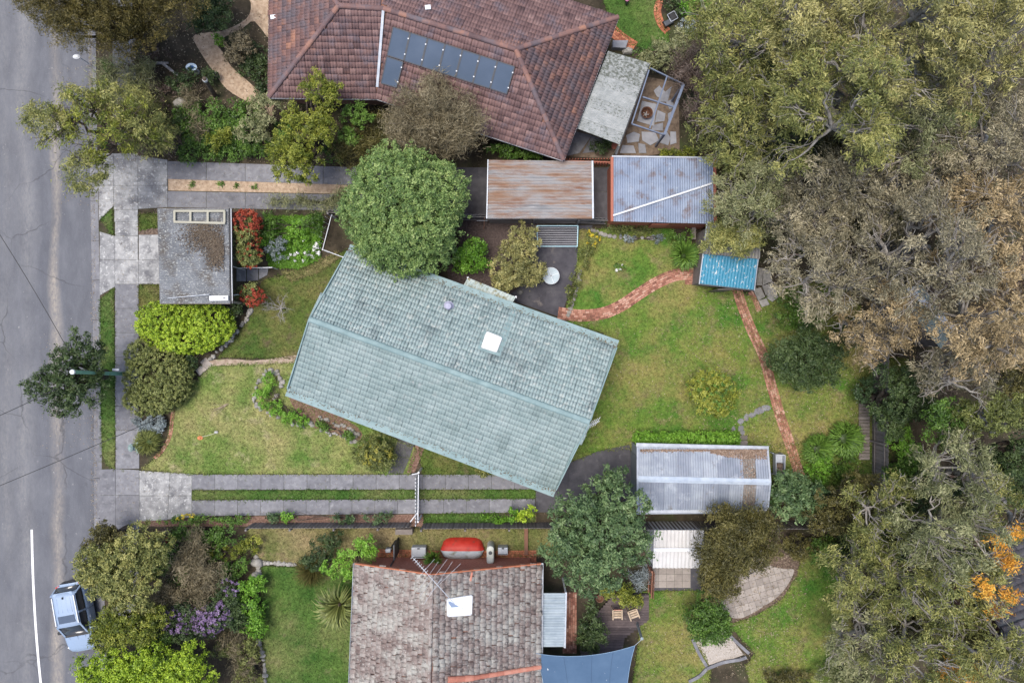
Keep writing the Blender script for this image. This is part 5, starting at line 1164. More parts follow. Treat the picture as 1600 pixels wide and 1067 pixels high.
rim = MB(); rim.tube([c + Vector((.455 * math.cos(a), .455 * math.sin(a), .715)) for a in np.linspace(0, 2 * math.pi, 37)], .014, 6); rim.build("rim", WHITE, tb)
for k in range(4): a = k * math.pi / 2 + .5; mb = MB(); mb.tube([c + Vector((.32 * math.cos(a), .32 * math.sin(a), 0)), c + Vector((.1 * math.cos(a), .1 * math.sin(a), .4)), c + Vector((.36 * math.cos(a), .36 * math.sin(a), .69))], .018, 6); mb.build("leg", WHITE, tb)
for k in range(4): a = k * math.pi / 2 + .35; mb = MB(); mb.beam(c + Vector((.03 * math.cos(a), .03 * math.sin(a), .728)), c + Vector((.43 * math.cos(a), .43 * math.sin(a), .728)), .018, .006); mb.build("spoke", WHITE, tb)
mb = MB(); mb.lathe(c + Vector((0, 0, .725)), [(.035, 0), (.035, .01)], 12); mb.build("parasol_hole", BLACK, tb)
o = MB(); o.lathe(P(813, 456), [(.1, 0), (.15, .18), (.16, .2), (.13, .2), (.1, .12)], 12); tag(o.build("plant_pot", BLACK), "small dark pot on the pad beside the house", "pot")
o = MB(); o.lathe(P(959, 229), [(.15, 0), (.22, .26), (.24, .28), (.2, .28), (.16, .2)], 16); tag(o.build("plant_pot", TERRA), "terracotta pot below the corner of the patio roof", "pot")
o = MB(); o.lathe(P(936, 932), [(.15, 0), (.2, .3), (.22, .32), (.17, .32), (.1, .22)], 14); tag(o.build("plant_pot", flat("brown_pot", (.15, .07, .04), .6)), "brown glazed pot beside the deck shrubs", "pot")
pb = empty("birdfeeder_stake", P(750, 350), "thin rusty stake with a cross arm in the rear bed", "stake")
mb = MB(); mb.tube([P(756, 358, 0), P(757, 341, 1.3)], .02, 6); mb.build("stake", flat("rust_stake", (.3, .14, .09), .8), pb); mb = MB(); mb.tube([P(745, 345, 1.2), P(762, 345, 1.2)], .012, 5); mb.build("arm", GALV, pb)
# things along the lower neighbour's side
dg = empty("dinghy", P(723, 858), "upturned dinghy with a red bottom and pale grey side on the brick paving", "boat")
def hull(y0, y1, mat, name, sgn):
    mb = MB(); N, K = 16, 7; V = []; c = P(723, 856)
    for i in range(N + 1):
        t = -1 + 2 * i / N; w_ = (1 - abs(t) ** 4.5) ** .5; x = t * 1.22
        for k in range(K + 1):
            f = k / K; a = f * math.pi / 2
            V.append((c.x + x, c.y + sgn * .62 * w_ * (1 - f) ** .8 if sgn > 0 else c.y - .62 * w_ * (1 - f) ** .8, .05 + .52 * math.sin(a) ** .7 * (.6 + .4 * w_)))
    mb.add(V, [(i * (K + 1) + k, (i + 1) * (K + 1) + k, (i + 1) * (K + 1) + k + 1, i * (K + 1) + k + 1) for i in range(N) for k in range(K)])
    return mb.build(name, mat, dg, smooth=True)
hull(0, 1, M("red_hull_paint", [(.36, .025, .018), (.48, .035, .022), (.55, .06, .04)], 2, 7, .5, .1, 40, over=[((.2, .06, .04), 3, .58, .7), ((.5, .3, .26), 12, .68, .74)]), "red_hull", 1)
hull(0, 1, M("grey_hull_paint", [(.28, .32, .34), (.42, .46, .48), (.52, .55, .57)], 2.5, 8, .6, .1, 40, over=[((.2, .19, .13), 2.4, .56, .68)]), "grey_side", -1)
mb = MB(); mb.beam(P(690, 877, .06), P(752, 879, .06), .07, .08); mb.build("gunwale", WHITE, dg)
def unit(name, px, py, size, mat, label, cat, lid=None):
    e = empty(name, P(px, py), label, cat); c = P(px, py); mb = MB(); mb.box(c + Vector((0, 0, size[2] / 2)), size); mb.build("case", mat, e, bevel=.03)
    mb = MB(); mb.box(c + Vector((0, -size[1] * .36, size[2] + .012)), (size[0] * .92, .03, .02)); mb.build("lid_edge", lid or DARKST, e)
    mb = MB(); mb.box(c + Vector((0, size[1] * .4, size[2] + .02)), (.12, .08, .03)); mb.build("handle", DARKST, e); return e
unit("storage_box", 656, 859, (.8, .62, .55), flat("grey_box", (.4, .42, .44), .5), "grey lidded storage box on the brick paving", "box")
unit("heat_pump", 786, 856, (.55, .42, .6), GALV, "small grey outdoor air unit right of the pale tank", "air unit")
tk = empty("water_tank", P(767, 858), "pale rounded water tank standing beside the red dinghy", "tank")
mb = MB(); c = P(767, 858); pts = [(c.x + .2 * math.cos(a) , c.y + (.3 if math.sin(a) > 0 else -.3) + .2 * math.sin(a)) for a in np.linspace(0, 2 * math.pi, 20, endpoint=False)]; mb.prism([Vector((x, y, 0)) for x, y in pts], .02, 1.1, .08); mb.build("shell", flat("pale_tank", (.5, .52, .47), .6), tk)
mb = MB(); mb.lathe(c + Vector((0, .15, 1.1)), [(.1, 0), (.1, .04), (.06, .05)], 12); mb.build("cap", DARKST, tk)
sc_ = empty("privacy_screen", P(618, 858), "dark narrow screen standing across the brick paving", "screen"); mb = MB(); mb.box(P(619, 857, .75), (.06, .85, 1.5)); mb.build("panel", DARKST, sc_)
for y in (844, 870): mb = MB(); mb.beam(P(618, y), P(618, y, 0) + Vector((0, 0, 1.55)), .07, .07); mb.build("post", DARKST, sc_)
gm = empty("gas_meter", P(607, 859), "small grey gas meter beside the dark screen", "meter"); mb = MB(); mb.box(P(607, 859, .35), (.3, .22, .34)); mb.build("case", GALV, gm, bevel=.04); mb = MB(); mb.tube([P(602, 860, 0), P(602, 860, .6), P(609, 857, .62)], .025, 6); mb.build("pipe", GALV, gm)
o = MB(); o.box(P(632, 829, .25), (.95, .3, .5)); tag(o.build("timber_crate", TIMBER, bevel=.01), "dark slatted crate against the lower boundary fence", "crate")
pw = empty("garden_bed_edge", P(822, 850), "brown timber sleeper edging beside the litter strip", "edging"); mb = MB(); mb.box(P(822, 845, .1), (.2, 1.5, .2)); mb.build("sleeper", flat("brown_sleeper", (.18, .09, .06), .9), pw)
bc = empty("metal_chair", P(1166, 886), "black metal frame chair on the sandstone pavers under the tree", "chair")
c = P(1166, 886); R = Matrix.Rotation(.5, 3, 'Z'); T = lambda x, y, z_: c + R @ Vector((x, y, z_))
for a, b in (((-.28, -.22), (.28, -.22)), ((.28, -.22), (.28, .22)), ((.28, .22), (-.28, .22)), ((-.28, .22), (-.28, -.22)), ((0, -.22), (0, .22))): mb = MB(); mb.tube([T(*a, .45), T(*b, .45)], .025, 6); mb.build("seat_tube", BLACK, bc)
for x in (-.28, .28):
    for y in (-.22, .22): mb = MB(); mb.tube([T(x, y, 0), T(x, y, .85 if x < 0 else .45)], .022, 6); mb.build("leg", BLACK, bc)
mb = MB(); mb.tube([T(-.28, -.22, .85), T(-.28, .22, .85)], .025, 6); mb.build("back_tube", BLACK, bc)
# top right garden things
wb = empty("wheelbarrow", P(980, 0), "black wheelbarrow with a pink wheel hub on the top lawn", "wheelbarrow")
c = P(978, 5); mb = MB(); mb.tube([c + Vector((-.04, 0, .2)), c + Vector((.04, 0, .2))], .2, 16); wo = mb.build("wheel", BLACK, wb); mb = MB(); mb.lathe(c + Vector((0, 0, .37)), [(.12, 0), (.12, .05), (.04, .07)], 12); mb.build("hub", flat("pink_hub", (.35, .1, .2), .5), wo)
mb = MB(); mb.prism([c + Vector(v) for v in ((-.3, .2, 0), (.35, .2, 0), (.4, 1.0, 0), (-.35, 1.0, 0))], .35, .6, .04); mb.build("tray", BLACK, wb)
for s_ in (-1, 1): mb = MB(); mb.tube([c + Vector((.05 * s_, 0, .2)), c + Vector((.3 * s_, .8, .35)), c + Vector((.3 * s_, 1.5, .6))], .02, 6); mb.build("handle", BLACK, wb)
mw = empty("garden_crate", P(1051, 26), "black square crate with a metal rim beside the brick edging", "crate")
mb = MB(); mb.box(P(1051, 26, .2), (.42, .42, .36), .5); mb.build("box", BLACK, mw); mb = MB(); Rr = Matrix.Rotation(.5, 3, 'Z'); cc = P(1051, 26, .39)
q = [cc + Rr @ Vector((.22 * a, .22 * b, 0)) for a, b in ((-1, -1), (1, -1), (1, 1), (-1, 1))]
for i in range(4): mb.beam(q[i], q[(i + 1) % 4], .03, .03)
mb.build("rim", GALV, mw)
mo = empty("lawn_mower", P(1044, 36), "dark lawn mower parked below the black crate", "lawn mower"); mb = MB(); mb.box(P(1044, 36, .25), (.5, .3, .22), .5); mb.build("motor", DARKST, mo, bevel=.04)
for a, b in ((-.2, .16), (.2, .16), (-.2, -.16), (.2, -.16)): cw = P(1044, 36, .1) + Rr @ Vector((a, b, 0)); mb = MB(); mb.tube([cw + Rr @ Vector((0, -.03, 0)), cw + Rr @ Vector((0, .03, 0))], .1, 10); mb.build("wheel", BLACK, mo)
st = empty("stone_seat", P(968, 74), "flat grey stone seat at the upper corner of the patio roof", "stone seat"); mb = MB(); mb.prism(pxs([(956, 68), (980, 68), (976, 80), (956, 79)]), 0, .4, .03); mb.build("slab", BLUEST, st); mb = MB(); rock(mb, P(981, 82), m(7), .3, 5); mb.build("side_rock", STONE, st)
# ------------------------------------------------------------------ vegetation
L_ = {
 'olive': leafmat("gum_leaf_olive", [(.026, .036, .01), (.10, .112, .032), (.205, .205, .065), (.33, .30, .105)], .2, .5, 1.6),
 'yellow': leafmat("gum_leaf_yellow", [(.04, .045, .014), (.13, .128, .045), (.25, .232, .088), (.38, .34, .14)], .2, .5, 1.6),
 'tan': leafmat("gum_leaf_tan", [(.04, .038, .024), (.115, .105, .066), (.215, .19, .122), (.34, .30, .20)], .2, .5, 1.6),
 'rusty': leafmat("gum_leaf_rusty", [(.045, .036, .02), (.15, .115, .06), (.27, .205, .11), (.40, .31, .18)], .2, .5, 1.6),
 'orange': leafmat("autumn_leaf", [(.2, .09, .015), (.48, .22, .03), (.7, .36, .05), (.8, .48, .1)]),
 'greygum': leafmat("gum_leaf_greygreen", [(.03, .038, .017), (.09, .10, .044), (.17, .178, .085), (.27, .26, .145)], .2, .5, 1.6),
 'dark': leafmat("leaf_dark_green", [(.008, .016, .006), (.025, .046, .014), (.055, .085, .028), (.10, .14, .05)]),
 'darkolive': leafmat("leaf_dark_olive", [(.018, .018, .006), (.055, .052, .016), (.11, .10, .03), (.18, .155, .05)]),
 'mid': leafmat("leaf_mid_green", [(.02, .045, .008), (.06, .12, .018), (.11, .20, .032), (.19, .29, .06)]),
 'bright': leafmat("leaf_bright_green", [(.03, .08, .006), (.08, .19, .015), (.15, .3, .03), (.25, .42, .07)]),
 'lime': leafmat("leaf_lime", [(.045, .08, .006), (.155, .245, .015), (.3, .41, .03), (.46, .55, .07)]),
 'hedge': leafmat("leaf_hedge_olive", [(.026, .034, .01), (.09, .108, .028), (.17, .19, .055), (.28, .29, .10)]),
 'blue': leafmat("leaf_blue_green", [(.016, .034, .014), (.052, .092, .036), (.105, .165, .065), (.2, .27, .12)]),
 'round': leafmat("leaf_round_tree", [(.03, .06, .018), (.095, .16, .045), (.175, .255, .075), (.32, .39, .14)]),
 'grey': leafmat("leaf_silver_grey", [(.07, .085, .085), (.15, .18, .185), (.25, .29, .3), (.36, .4, .41)]),
 'wisp': leafmat("leaf_wispy_brown", [(.05, .042, .026), (.125, .105, .06), (.21, .175, .105), (.30, .255, .165)]),
 'brown': leafmat("leaf_reddish_brown", [(.03, .02, .014), (.075, .052, .04), (.13, .095, .075), (.2, .155, .13)]),
 'conifer': leafmat("leaf_bronze_conifer", [(.014, .012, .003), (.052, .045, .011), (.115, .094, .024), (.19, .15, .045)]),
 'red': leafmat("leaf_red", [(.09, .012, .008), (.22, .03, .015), (.34, .065, .032), (.4, .13, .07)]),
 'purple': leafmat("flower_purple", [(.06, .04, .08), (.14, .09, .18), (.24, .165, .29), (.36, .27, .4)]),
 'white': leafmat("flower_white", [(.6, .6, .58), (.7, .7, .7), (.8, .8, .8)]),
 'yellowf': leafmat("flower_yellow", [(.35, .26, .02), (.5, .4, .03), (.62, .5, .06)]),
 'golden': leafmat("leaf_golden", [(.06, .075, .01), (.17, .18, .03), (.3, .28, .05), (.42, .36, .09)]),
 'wattle': leafmat("leaf_wattle", [(.03, .045, .006), (.10, .125, .015), (.2, .22, .03), (.33, .33, .06)]),
}
#           leaf length, width, clumps per m2, clump radius, leaves per clump, droop, flatness of the leaf towards the sky
STY = {
 'gum':   (.16, .044, 5.2, .23, 62, .6, .35), 'wisp': (.27, .026, 7.0, .30, 44, .1, .2), 'dense': (.11, .065, 16, .17, 32, .1, .5),
 'fine':  (.085, .05, 26, .12, 26, .1, .5), 'tuft': (.14, .055, 11, .17, 34, .1, .4), 'broad': (.16, .085, 8, .21, 28, .2, .6),
 'conif': (.12, .03, 15, .22, 34, .2, .2), 'clip': (.085, .055, 40, .08, 20, .0, .55)}
NLEAF = [0]
def foliage(parent, lobes, sty, mat, seed, name="crown", dens=1.0, tm=.5, kind=None):
    Ll, Wl, cpm, cr, lpc, droop, flt = STY[sty]; rs = np.random.default_rng(seed); C = []; O = []; NL = []
    for (x, y, z, rx, ry, rz) in lobes:
        area = math.pi * rx * ry * (1.25 + .55 * min(2, rz / max(.05, (rx + ry) / 2))); n = max(4, int(area * cpm * dens)); NL.append(n)
        zz = rs.uniform(-.45, 1, n); ph = rs.uniform(0, 2 * np.pi, n); s_ = np.sqrt(1 - zz ** 2); d = np.c_[s_ * np.cos(ph), s_ * np.sin(ph), zz]
        u_ = rs.random(n); f = np.where(u_ < .74, rs.uniform(.84, 1.02, n), np.where(u_ < .92, rs.uniform(.3, .85, n), rs.uniform(.95, 1.0, n) if sty == 'clip' else rs.uniform(1.0, 1.16, n)))
        C.append(np.array([x, y, z]) + d * f[:, None] * np.array([rx, ry, rz])); o = d / np.array([rx, ry, rz]); O.append(o / np.linalg.norm(o, axis=1)[:, None])
    C = np.vstack(C); O = np.vstack(O); n = len(C); LT = np.concatenate([np.full(q_, v_) for q_, v_ in zip(NL, rs.normal(0, .03 if sty == 'clip' else .10, len(NL)))]); k = lpc; N = n * k
    ct = np.clip(rs.normal(tm, .17, n) + LT, .05, .95); rad = cr * rs.uniform(.6, 1.3, n)
    p = np.repeat(C, k, 0) + rs.normal(0, .5, (N, 3)) * np.repeat(rad, k)[:, None] * np.array([1, 1, .75]); p[:, 2] = np.maximum(p[:, 2], .03)
    nr = np.repeat(O, k, 0) * .5 + rs.normal(0, .55, (N, 3)); nr[:, 2] += flt; nr /= np.linalg.norm(nr, axis=1)[:, None]
    t = rs.normal(0, 1, (N, 3)) + np.repeat(O, k, 0) * .5
    if sty in ('gum', 'wisp'):
        cd = rs.normal(0, 1, (n, 3)) * np.array([1, 1, .4]) + O * .8; cd /= np.linalg.norm(cd, axis=1)[:, None]; t = t * .55 + np.repeat(cd, k, 0) * 1.1; p = p + np.repeat(cd, k, 0) * (rs.normal(0, .7, N) * np.repeat(rad, k))[:, None]
    t[:, 2] -= droop; t -= nr * (t * nr).sum(1)[:, None]; t /= np.linalg.norm(t, axis=1)[:, None]
    b = np.cross(nr, t); sc = rs.uniform(.65, 1.3, N)[:, None]
    V = np.stack([p - t * Ll * .4 * sc - b * Wl * .5 * sc, p + t * Ll * .6 * sc, p - t * Ll * .4 * sc + b * Wl * .5 * sc], 1).reshape(-1, 3)
    tint = np.clip(np.repeat(ct, k) + rs.normal(0, .2, N), 0, 1); NLEAF[0] += N
    return np_mesh(name, V, np.arange(3 * N).reshape(-1, 3), mat, parent, tint, kind=kind)
def limb(mb, a, b, r0, r1, rr, n=4, wob=.12, sides=5):
    L = (b - a).length; pts = []
    for i in range(n + 1):
        t = i / n; p = a.lerp(b, t)
        if 0 < i < n: p = p + Vector((rr.uniform(-1, 1), rr.uniform(-1, 1), rr.uniform(-.3, .8))) * L * wob * math.sin(math.pi * t)
        pts.append(p)
    mb.tube(pts, [r0 + (r1 - r0) * i / n for i in range(n + 1)], sides, cap=False); return pts
def lobes_px(lst, rzk=None):
    """(px, py, rx_px, ry_px, top height[, depth]) -> world ellipsoids"""
    out = []
    for l in lst:
        px, py, rx, ry, zt = l[:5]; rz = l[5] if len(l) > 5 else min(zt * .55, (rx + ry) / 2 / S * .9); zc = zt - rz; c = P(px, py, zc); k = (H - zc) / H
        out.append((c.x, c.y, zc, rx / S * k, ry / S * k, rz))
    return out
def split(lobes, n, rr, q=.42):
    """break big lobes into smaller irregular ones that keep the outline"""
    out = []
    for (x, y, z, rx, ry, rz) in lobes:
        for i in range(n):
            a = i * 2.399 + rr.uniform(-.3, .3); r = math.sqrt((i + .5) / n) * .78; f = rr.uniform(.8, 1.2) * q
            out.append((x + r * rx * math.cos(a), y + r * ry * math.sin(a), z + rz * (.75 * math.sqrt(max(0, 1 - r * r)) - .15) + rr.uniform(-.1, .1) * rz, rx * f, ry * f, rz * f * 1.1))
    return out
SEED = [1]
def plant(name, label, cat, sty, leaf, lst, nsplit=0, dens=1.0, bark=None, base=None, group=None, flowers=None, tm=.5, q=.42, stems=None):
    SEED[0] += 1; rr = random.Random(SEED[0]); lb = lobes_px(lst)
    if nsplit: lb2 = split(lb, nsplit, rr, q)
    else: lb2 = lb
    cx = sum(l[0] for l in lb) / len(lb); cy = sum(l[1] for l in lb) / len(lb)
    b = P(*base) if base else Vector((cx, cy, 0)); tree = cat == "tree"
    e = empty(name, b, label, cat, group); zt = max(l[2] + l[5] for l in lb); zlow = min(l[2] - l[5] * .5 for l in lb)
    mb = MB(); fork = Vector((b.x + (cx - b.x) * .3, b.y + (cy - b.y) * .3, max(.1, zlow * .7 if tree else .08))); R = max(l[3] for l in lb)
    r0 = (.05 + .045 * zt) if tree else .03
    if tree: limb(mb, b - Vector((0, 0, .05)), fork, r0 * 1.25, r0, rr, 3, .03, 8)
    for l in (lb2 if len(lb2) < 30 else rr.sample(lb2, 30)):
        c = Vector((l[0], l[1], l[2] + l[5] * .3)); limb(mb, fork if tree else b, c, r0 * .6, .014, rr, 4, .10)
    mb.build("trunk" if tree else "stem", bark or BARKB, e, smooth=True)
    foliage(e, lb2, sty, L_[leaf], SEED[0], "crown" if tree else "foliage", dens, tm)
    if flowers:
        fs = flowers if isinstance(flowers, list) else [flowers]
        for (fl, sub, d) in fs: foliage(e, lobes_px(sub) if sub else [(l[0], l[1], l[2] + .05, l[3], l[4], l[5]) for l in lb2], 'clip', L_[fl], SEED[0] + 500, "flowers", d, kind="stuff")
    return e
def gum(label, cx, cy, R, zt, leaf, n=16, base=None, dens=1.0, lean=0, bark=None, group="gum trees behind the block", lobe=.30, ry=None, sub=None, tm=.5, twigs=3):
    """open-crowned gum: forked pale trunk, limbs to every leafy lobe, bare twigs breaking the surface"""
    SEED[0] += 1; rr = random.Random(SEED[0] * 7); zc = zt * .82; c = P(cx, cy, zc); k = (H - zc) / H / S; Rx = R * k; Ry = (ry or R) * k
    lean_ = 1 + .55 * (H / (H - zc) - 1); b = P(*base) if base else Vector((c.x * lean_ + rr.uniform(-.6, .6), c.y * lean_ + rr.uniform(-.6, .6), 0))
    e = empty("gum_tree", b, label, "tree", group); mb = MB(); r0 = .055 + .0145 * zt
    lb = []; n = int(n * 1.2); dens *= .84; lobe *= .78
    for i in range(n):
        a = i * 2.399 + rr.uniform(-.5, .5); r = math.sqrt((i + .6) / n) * .86; f = lobe * rr.uniform(.7, 1.25)
        z = zc + (zt - zc) * (1 - r * r * 1.6) + rr.uniform(-.22, .06) * zt
        lb.append((c.x + r * Rx * math.cos(a), c.y + r * Ry * math.sin(a), z, Rx * f, Ry * f * rr.uniform(.8, 1.2), max(.35, min(Rx, 1.6) * f * .8)))
    fork = Vector((b.x + (c.x - b.x) * .35, b.y + (c.y - b.y) * .35, zt * .38)); limb(mb, b - Vector((0, 0, .05)), fork, r0 * 1.3, r0, rr, 4, .04, 8)
    nf = max(3, n // 5); forks = []
    for i in range(nf):
        a = 6.283 * i / nf + rr.uniform(-.4, .4); p = Vector((c.x + Rx * .38 * math.cos(a), c.y + Ry * .38 * math.sin(a), zt * rr.uniform(.6, .8))); limb(mb, fork, p, r0 * .75, r0 * .42, rr, 5, .10, 7); forks.append(p)
    for l in lb:
        ctr = Vector(l[:3]); f = min(forks, key=lambda q: (q - ctr).length); pts = limb(mb, f, ctr + Vector((0, 0, l[5] * .15)), r0 * .40, .026, rr, 5, .10)
        for j in range(twigs):
            a = rr.uniform(0, 6.283); el = rr.uniform(.35, 1.15); t = ctr + Vector((l[3] * math.cos(a) * 1.05, l[4] * math.sin(a) * 1.05, l[5] * el * 1.15)); st_ = pts[rr.choice((2, 3, 4))]
            q_ = limb(mb, st_, t, .022, .009, rr, 4, .16, 4)
            limb(mb, q_[2], t + Vector((rr.uniform(-.5, .5), rr.uniform(-.5, .5), rr.uniform(0, .2))), .015, .008, rr, 3, .14, 4)
    mb.build("trunk", bark or BARKE, e, smooth=True)
    foliage(e, lb, 'gum', L_[leaf], SEED[0], "crown", dens, tm)
    if sub: foliage(e, lobes_px(sub[1]), 'gum', L_[sub[0]], SEED[0] + 900, "bright_crown", 1.9, .55)
    return e
def straps(name, label, cat, px, py, rpx, n, h, leaf, wid=.045, group=None, stiff=.35, base_r=.3, flowers=None, z0=0):
    SEED[0] += 1; rs = np.random.default_rng(SEED[0]); c = P(px, py); R = rpx / S; e = empty(name, c, label, cat, group)
    a = rs.uniform(0, 2 * np.pi, n); r0 = R * base_r * np.sqrt(rs.random(n)); a0 = a + rs.normal(0, .5, n); ln = R * rs.uniform(.6, 1.1, n) - r0 * .5; hh = h * rs.uniform(.6, 1.15, n)
    K = 5; V = np.zeros((n, K, 2, 3)); bx, by = c.x + r0 * np.cos(a0), c.y + r0 * np.sin(a0)
    for i in range(K):
        t = i / (K - 1); x = bx + np.cos(a) * ln * t; y = by + np.sin(a) * ln * t; z = z0 + .04 + hh * (math.sin(t * math.pi * (1 - stiff)) if stiff < 1 else t); w_ = wid * (1 - .9 * t ** 2) * rs.uniform(.8, 1.2, n)
        for s_, q in ((0, -1), (1, 1)): V[:, i, s_] = np.c_[x - np.sin(a) * w_ * q * .5, y + np.cos(a) * w_ * q * .5, z + (.012 if s_ else 0)]
    idx = np.arange(n * K * 2).reshape(n, K, 2); F = np.stack([idx[:, :-1, 0], idx[:, 1:, 0], idx[:, 1:, 1], idx[:, :-1, 1]], -1).reshape(-1, 4)
    np_mesh("leaves", V.reshape(-1, 3), F, L_[leaf], e, np.repeat(np.clip(rs.normal(.5, .22, n), 0, 1), K - 1))
    mb = MB(); mb.lathe(c, [(R * base_r * .8, 0), (R * base_r * .6, h * .3 + z0), (.03, h * .45 + z0)], 9); mb.build("crown_base", L_['dark'] if z0 == 0 else BARKB, e)
    return e

# ---- street and top left
plant("conifer", "large bronze green conifer overhanging the road at the top left corner", "tree", 'conif', 'conifer',
      [(180, 5, 120, 85, 7), (95, -10, 70, 50, 6), (270, 0, 70, 60, 6), (215, 62, 55, 36, 4.5), (130, 40, 50, 32, 5)], 16, .75, q=.34)
plant("bush", "dark green bush right of the large conifer at the top edge", "shrub", 'dense', 'dark', [(340, 18, 32, 34, 2.6), (318, 40, 20, 18, 2)], 7)
gum("thin street gum with yellowish tips leaning over the kerb at the upper left", 150, 195, 105, 5.5, 'wattle', 20, (205, 232), .75, ry=68, lobe=.24, group=None, sub=('olive', [(135, 270, 28, 32, 5), (120, 150, 22, 14, 5.2), (75, 188, 40, 24, 5.2), (225, 205, 45, 32, 4.6), (190, 160, 38, 22, 4.6)]), bark=BARKB)
plant("grey_shrub", "twiggy grey shrub below the large conifer beside the kerb", "shrub", 'wisp', 'greygum', [(190, 130, 42, 34, 1.7), (230, 120, 24, 24, 1.4)], 8, .7, BARKG)
plant("shrub", "pale green shrub spilling over the gravel path", "shrub", 'tuft', 'wisp', [(378, 72, 24, 26, 1.6), (368, 90, 16, 12, 1.0)], 6, 1, flowers=None)
plant("shrub", "small bright green shrub on the gravel path edge", "shrub", 'dense', 'bright', [(345, 65, 9, 11, .9)], 3)
plant("groundcover", "dark ivy groundcover between gravel path and house wall", "groundcover", 'dense', 'dark', [(400, 105, 22, 36, .5), (412, 140, 12, 20, .5), (390, 85, 16, 18, .5)], 5)
plant("groundcover", "dense deep green groundcover above the neighbour's driveway", "groundcover", 'dense', 'mid', [(340, 205, 55, 40, .9), (385, 190, 36, 36, .8), (300, 225, 34, 26, .7), (375, 232, 45, 20, .7), (300, 180, 24, 24, .8)], 8, .8, tm=.3)
plant("shrub", "yellow green shrub in the middle of the dark groundcover", "shrub", 'tuft', 'wattle', [(335, 225, 17, 12, 1.3), (352, 215, 13, 13, 1.3)], 4)
plant("shrub", "brown wispy shrub beside the pale boulder", "shrub", 'wisp', 'wisp', [(298, 155, 16, 13, 1.2), (312, 200, 14, 22, 1.2)], 4, .9)
plant("shrub", "dark green mound round the timber post", "shrub", 'dense', 'dark', [(290, 130, 26, 20, .9), (330, 122, 12, 14, .7), (285, 195, 18, 22, .8)], 5)
plant("shrub", "olive wispy shrub beside the footpath above the driveway crossing", "shrub", 'wisp', 'olive', [(225, 165, 34, 24, 2.0), (250, 205, 28, 22, 1.8)], 7, .8)
plant("shrub", "brown twiggy shrub at the corner of the driveway crossing", "shrub", 'wisp', 'brown', [(225, 232, 30, 16, 1.3), (265, 225, 20, 16, 1.2)], 5, .8)
plant("shrub", "silver leaved shrub at the lower left corner of the brown roof", "shrub", 'tuft', 'greygum', [(412, 175, 22, 24, 2.0), (400, 205, 26, 26, 1.8), (430, 158, 18, 12, 2.4)], 6, tm=.65)
plant("wattle_tree", "tall yellow green wattle tree in front of the brown tiled roof", "tree", 'tuft', 'wattle', [(478, 215, 48, 50, 4.5), (495, 140, 26, 24, 5), (470, 265, 40, 30, 3.8), (440, 238, 28, 20, 3.6), (520, 150, 18, 22, 4.6), (505, 190, 22, 30, 4.2)], 9, .9, q=.38)
plant("shrub", "bright green open shrub between the wattle and the brown wispy tree", "tree", 'tuft', 'mid', [(560, 185, 24, 24, 3), (545, 215, 16, 16, 2.4)], 6, .8, tm=.65)
plant("shrub", "dark brushy thicket below the brown tiled roof", "shrub", 'wisp', 'darkolive', [(555, 225, 34, 38, 2.2), (590, 235, 28, 30, 2.2), (600, 200, 20, 22, 2.2)], 9, 1.0)
plant("wispy_tree", "wispy brown needle tree overhanging the brown tiled roof", "tree", 'wisp', 'wisp', [(682, 180, 62, 52, 5), (728, 205, 34, 40, 4.6), (635, 205, 36, 40, 4.4), (690, 220, 50, 28, 4)], 12, 1.15, BARKG, q=.36)
plant("shrub", "green glossy shrub in the gap between rusty shed and brown roof", "shrub", 'dense', 'mid', [(790, 236, 30, 13, 1.6), (830, 244, 28, 9, 1.4)], 5, tm=.4)
plant("shrub", "low olive grasses along the neighbour's driveway track", "shrub", 'wisp', 'greygum', [(450, 316, 36, 9, .7), (510, 320, 36, 9, .7), (540, 305, 16, 8, .8)], 5, .9)
plant("round_tree", "large round dense green tree over the upper end of the green roof", "tree", 'dense', 'round', [(632, 325, 88, 92, 6.2, 2.6), (640, 385, 70, 50, 5.0, 2.0), (690, 300, 42, 46, 5.4, 1.8), (575, 330, 42, 50, 5.2, 1.8), (612, 275, 52, 42, 5.6, 1.8), (635, 320, 60, 62, 6.3, 2.0), (665, 350, 50, 50, 5.8, 1.8), (600, 375, 46, 40, 5.2, 1.6)], 0, 1.15, base=(640, 350))
for i, (x, y, lab) in enumerate(((300, 288, "small weed nearest the street in the gravel strip"), (344, 287, "tuft of weeds in the middle of the gravel strip"), (368, 290, "largest green weed in the gravel strip"), (398, 291, "weed in the gravel strip below the wattle tree"))):
    plant("weed", lab, "weed", 'fine', 'mid', [(x, y, 3 + i % 2 * 2, 3, .15)], 0, 1.2, group="weeds in the gravel strip")
# ---- around the carport
plant("photinia", "tall red tipped shrub beside the carport", "shrub", 'fine', 'hedge', [(386, 375, 24, 40, 2.2), (388, 402, 20, 16, 1.9)], 6, 1.0, flowers=[('red', [(384, 350, 25, 22, 2.4)], 1.3), ('red', [(390, 390, 20, 30, 2.2)], .35)])
plant("photinia", "small red tipped shrub below the garden steps", "shrub", 'fine', 'hedge', [(393, 460, 22, 20, 1.6)], 5, .9, flowers=[('red', [(395, 462, 20, 17, 1.8)], .8)])
plant("shrub", "dark green bush right of the tall red shrub", "shrub", 'dense', 'mid', [(420, 352, 20, 20, 1.4), (495, 350, 18, 18, 1.3)], 5, .9, tm=.3)
plant("shrub", "bright green low plants in the side garden", "shrub", 'dense', 'bright', [(415, 375, 10, 14, .8), (458, 368, 30, 22, .4), (480, 350, 20, 14, .5)], 5, .7)
plant("shrub", "silver grey bush beside the bright green plants", "shrub", 'fine', 'grey', [(437, 388, 18, 20, 1.0)], 5, .8, tm=.3)
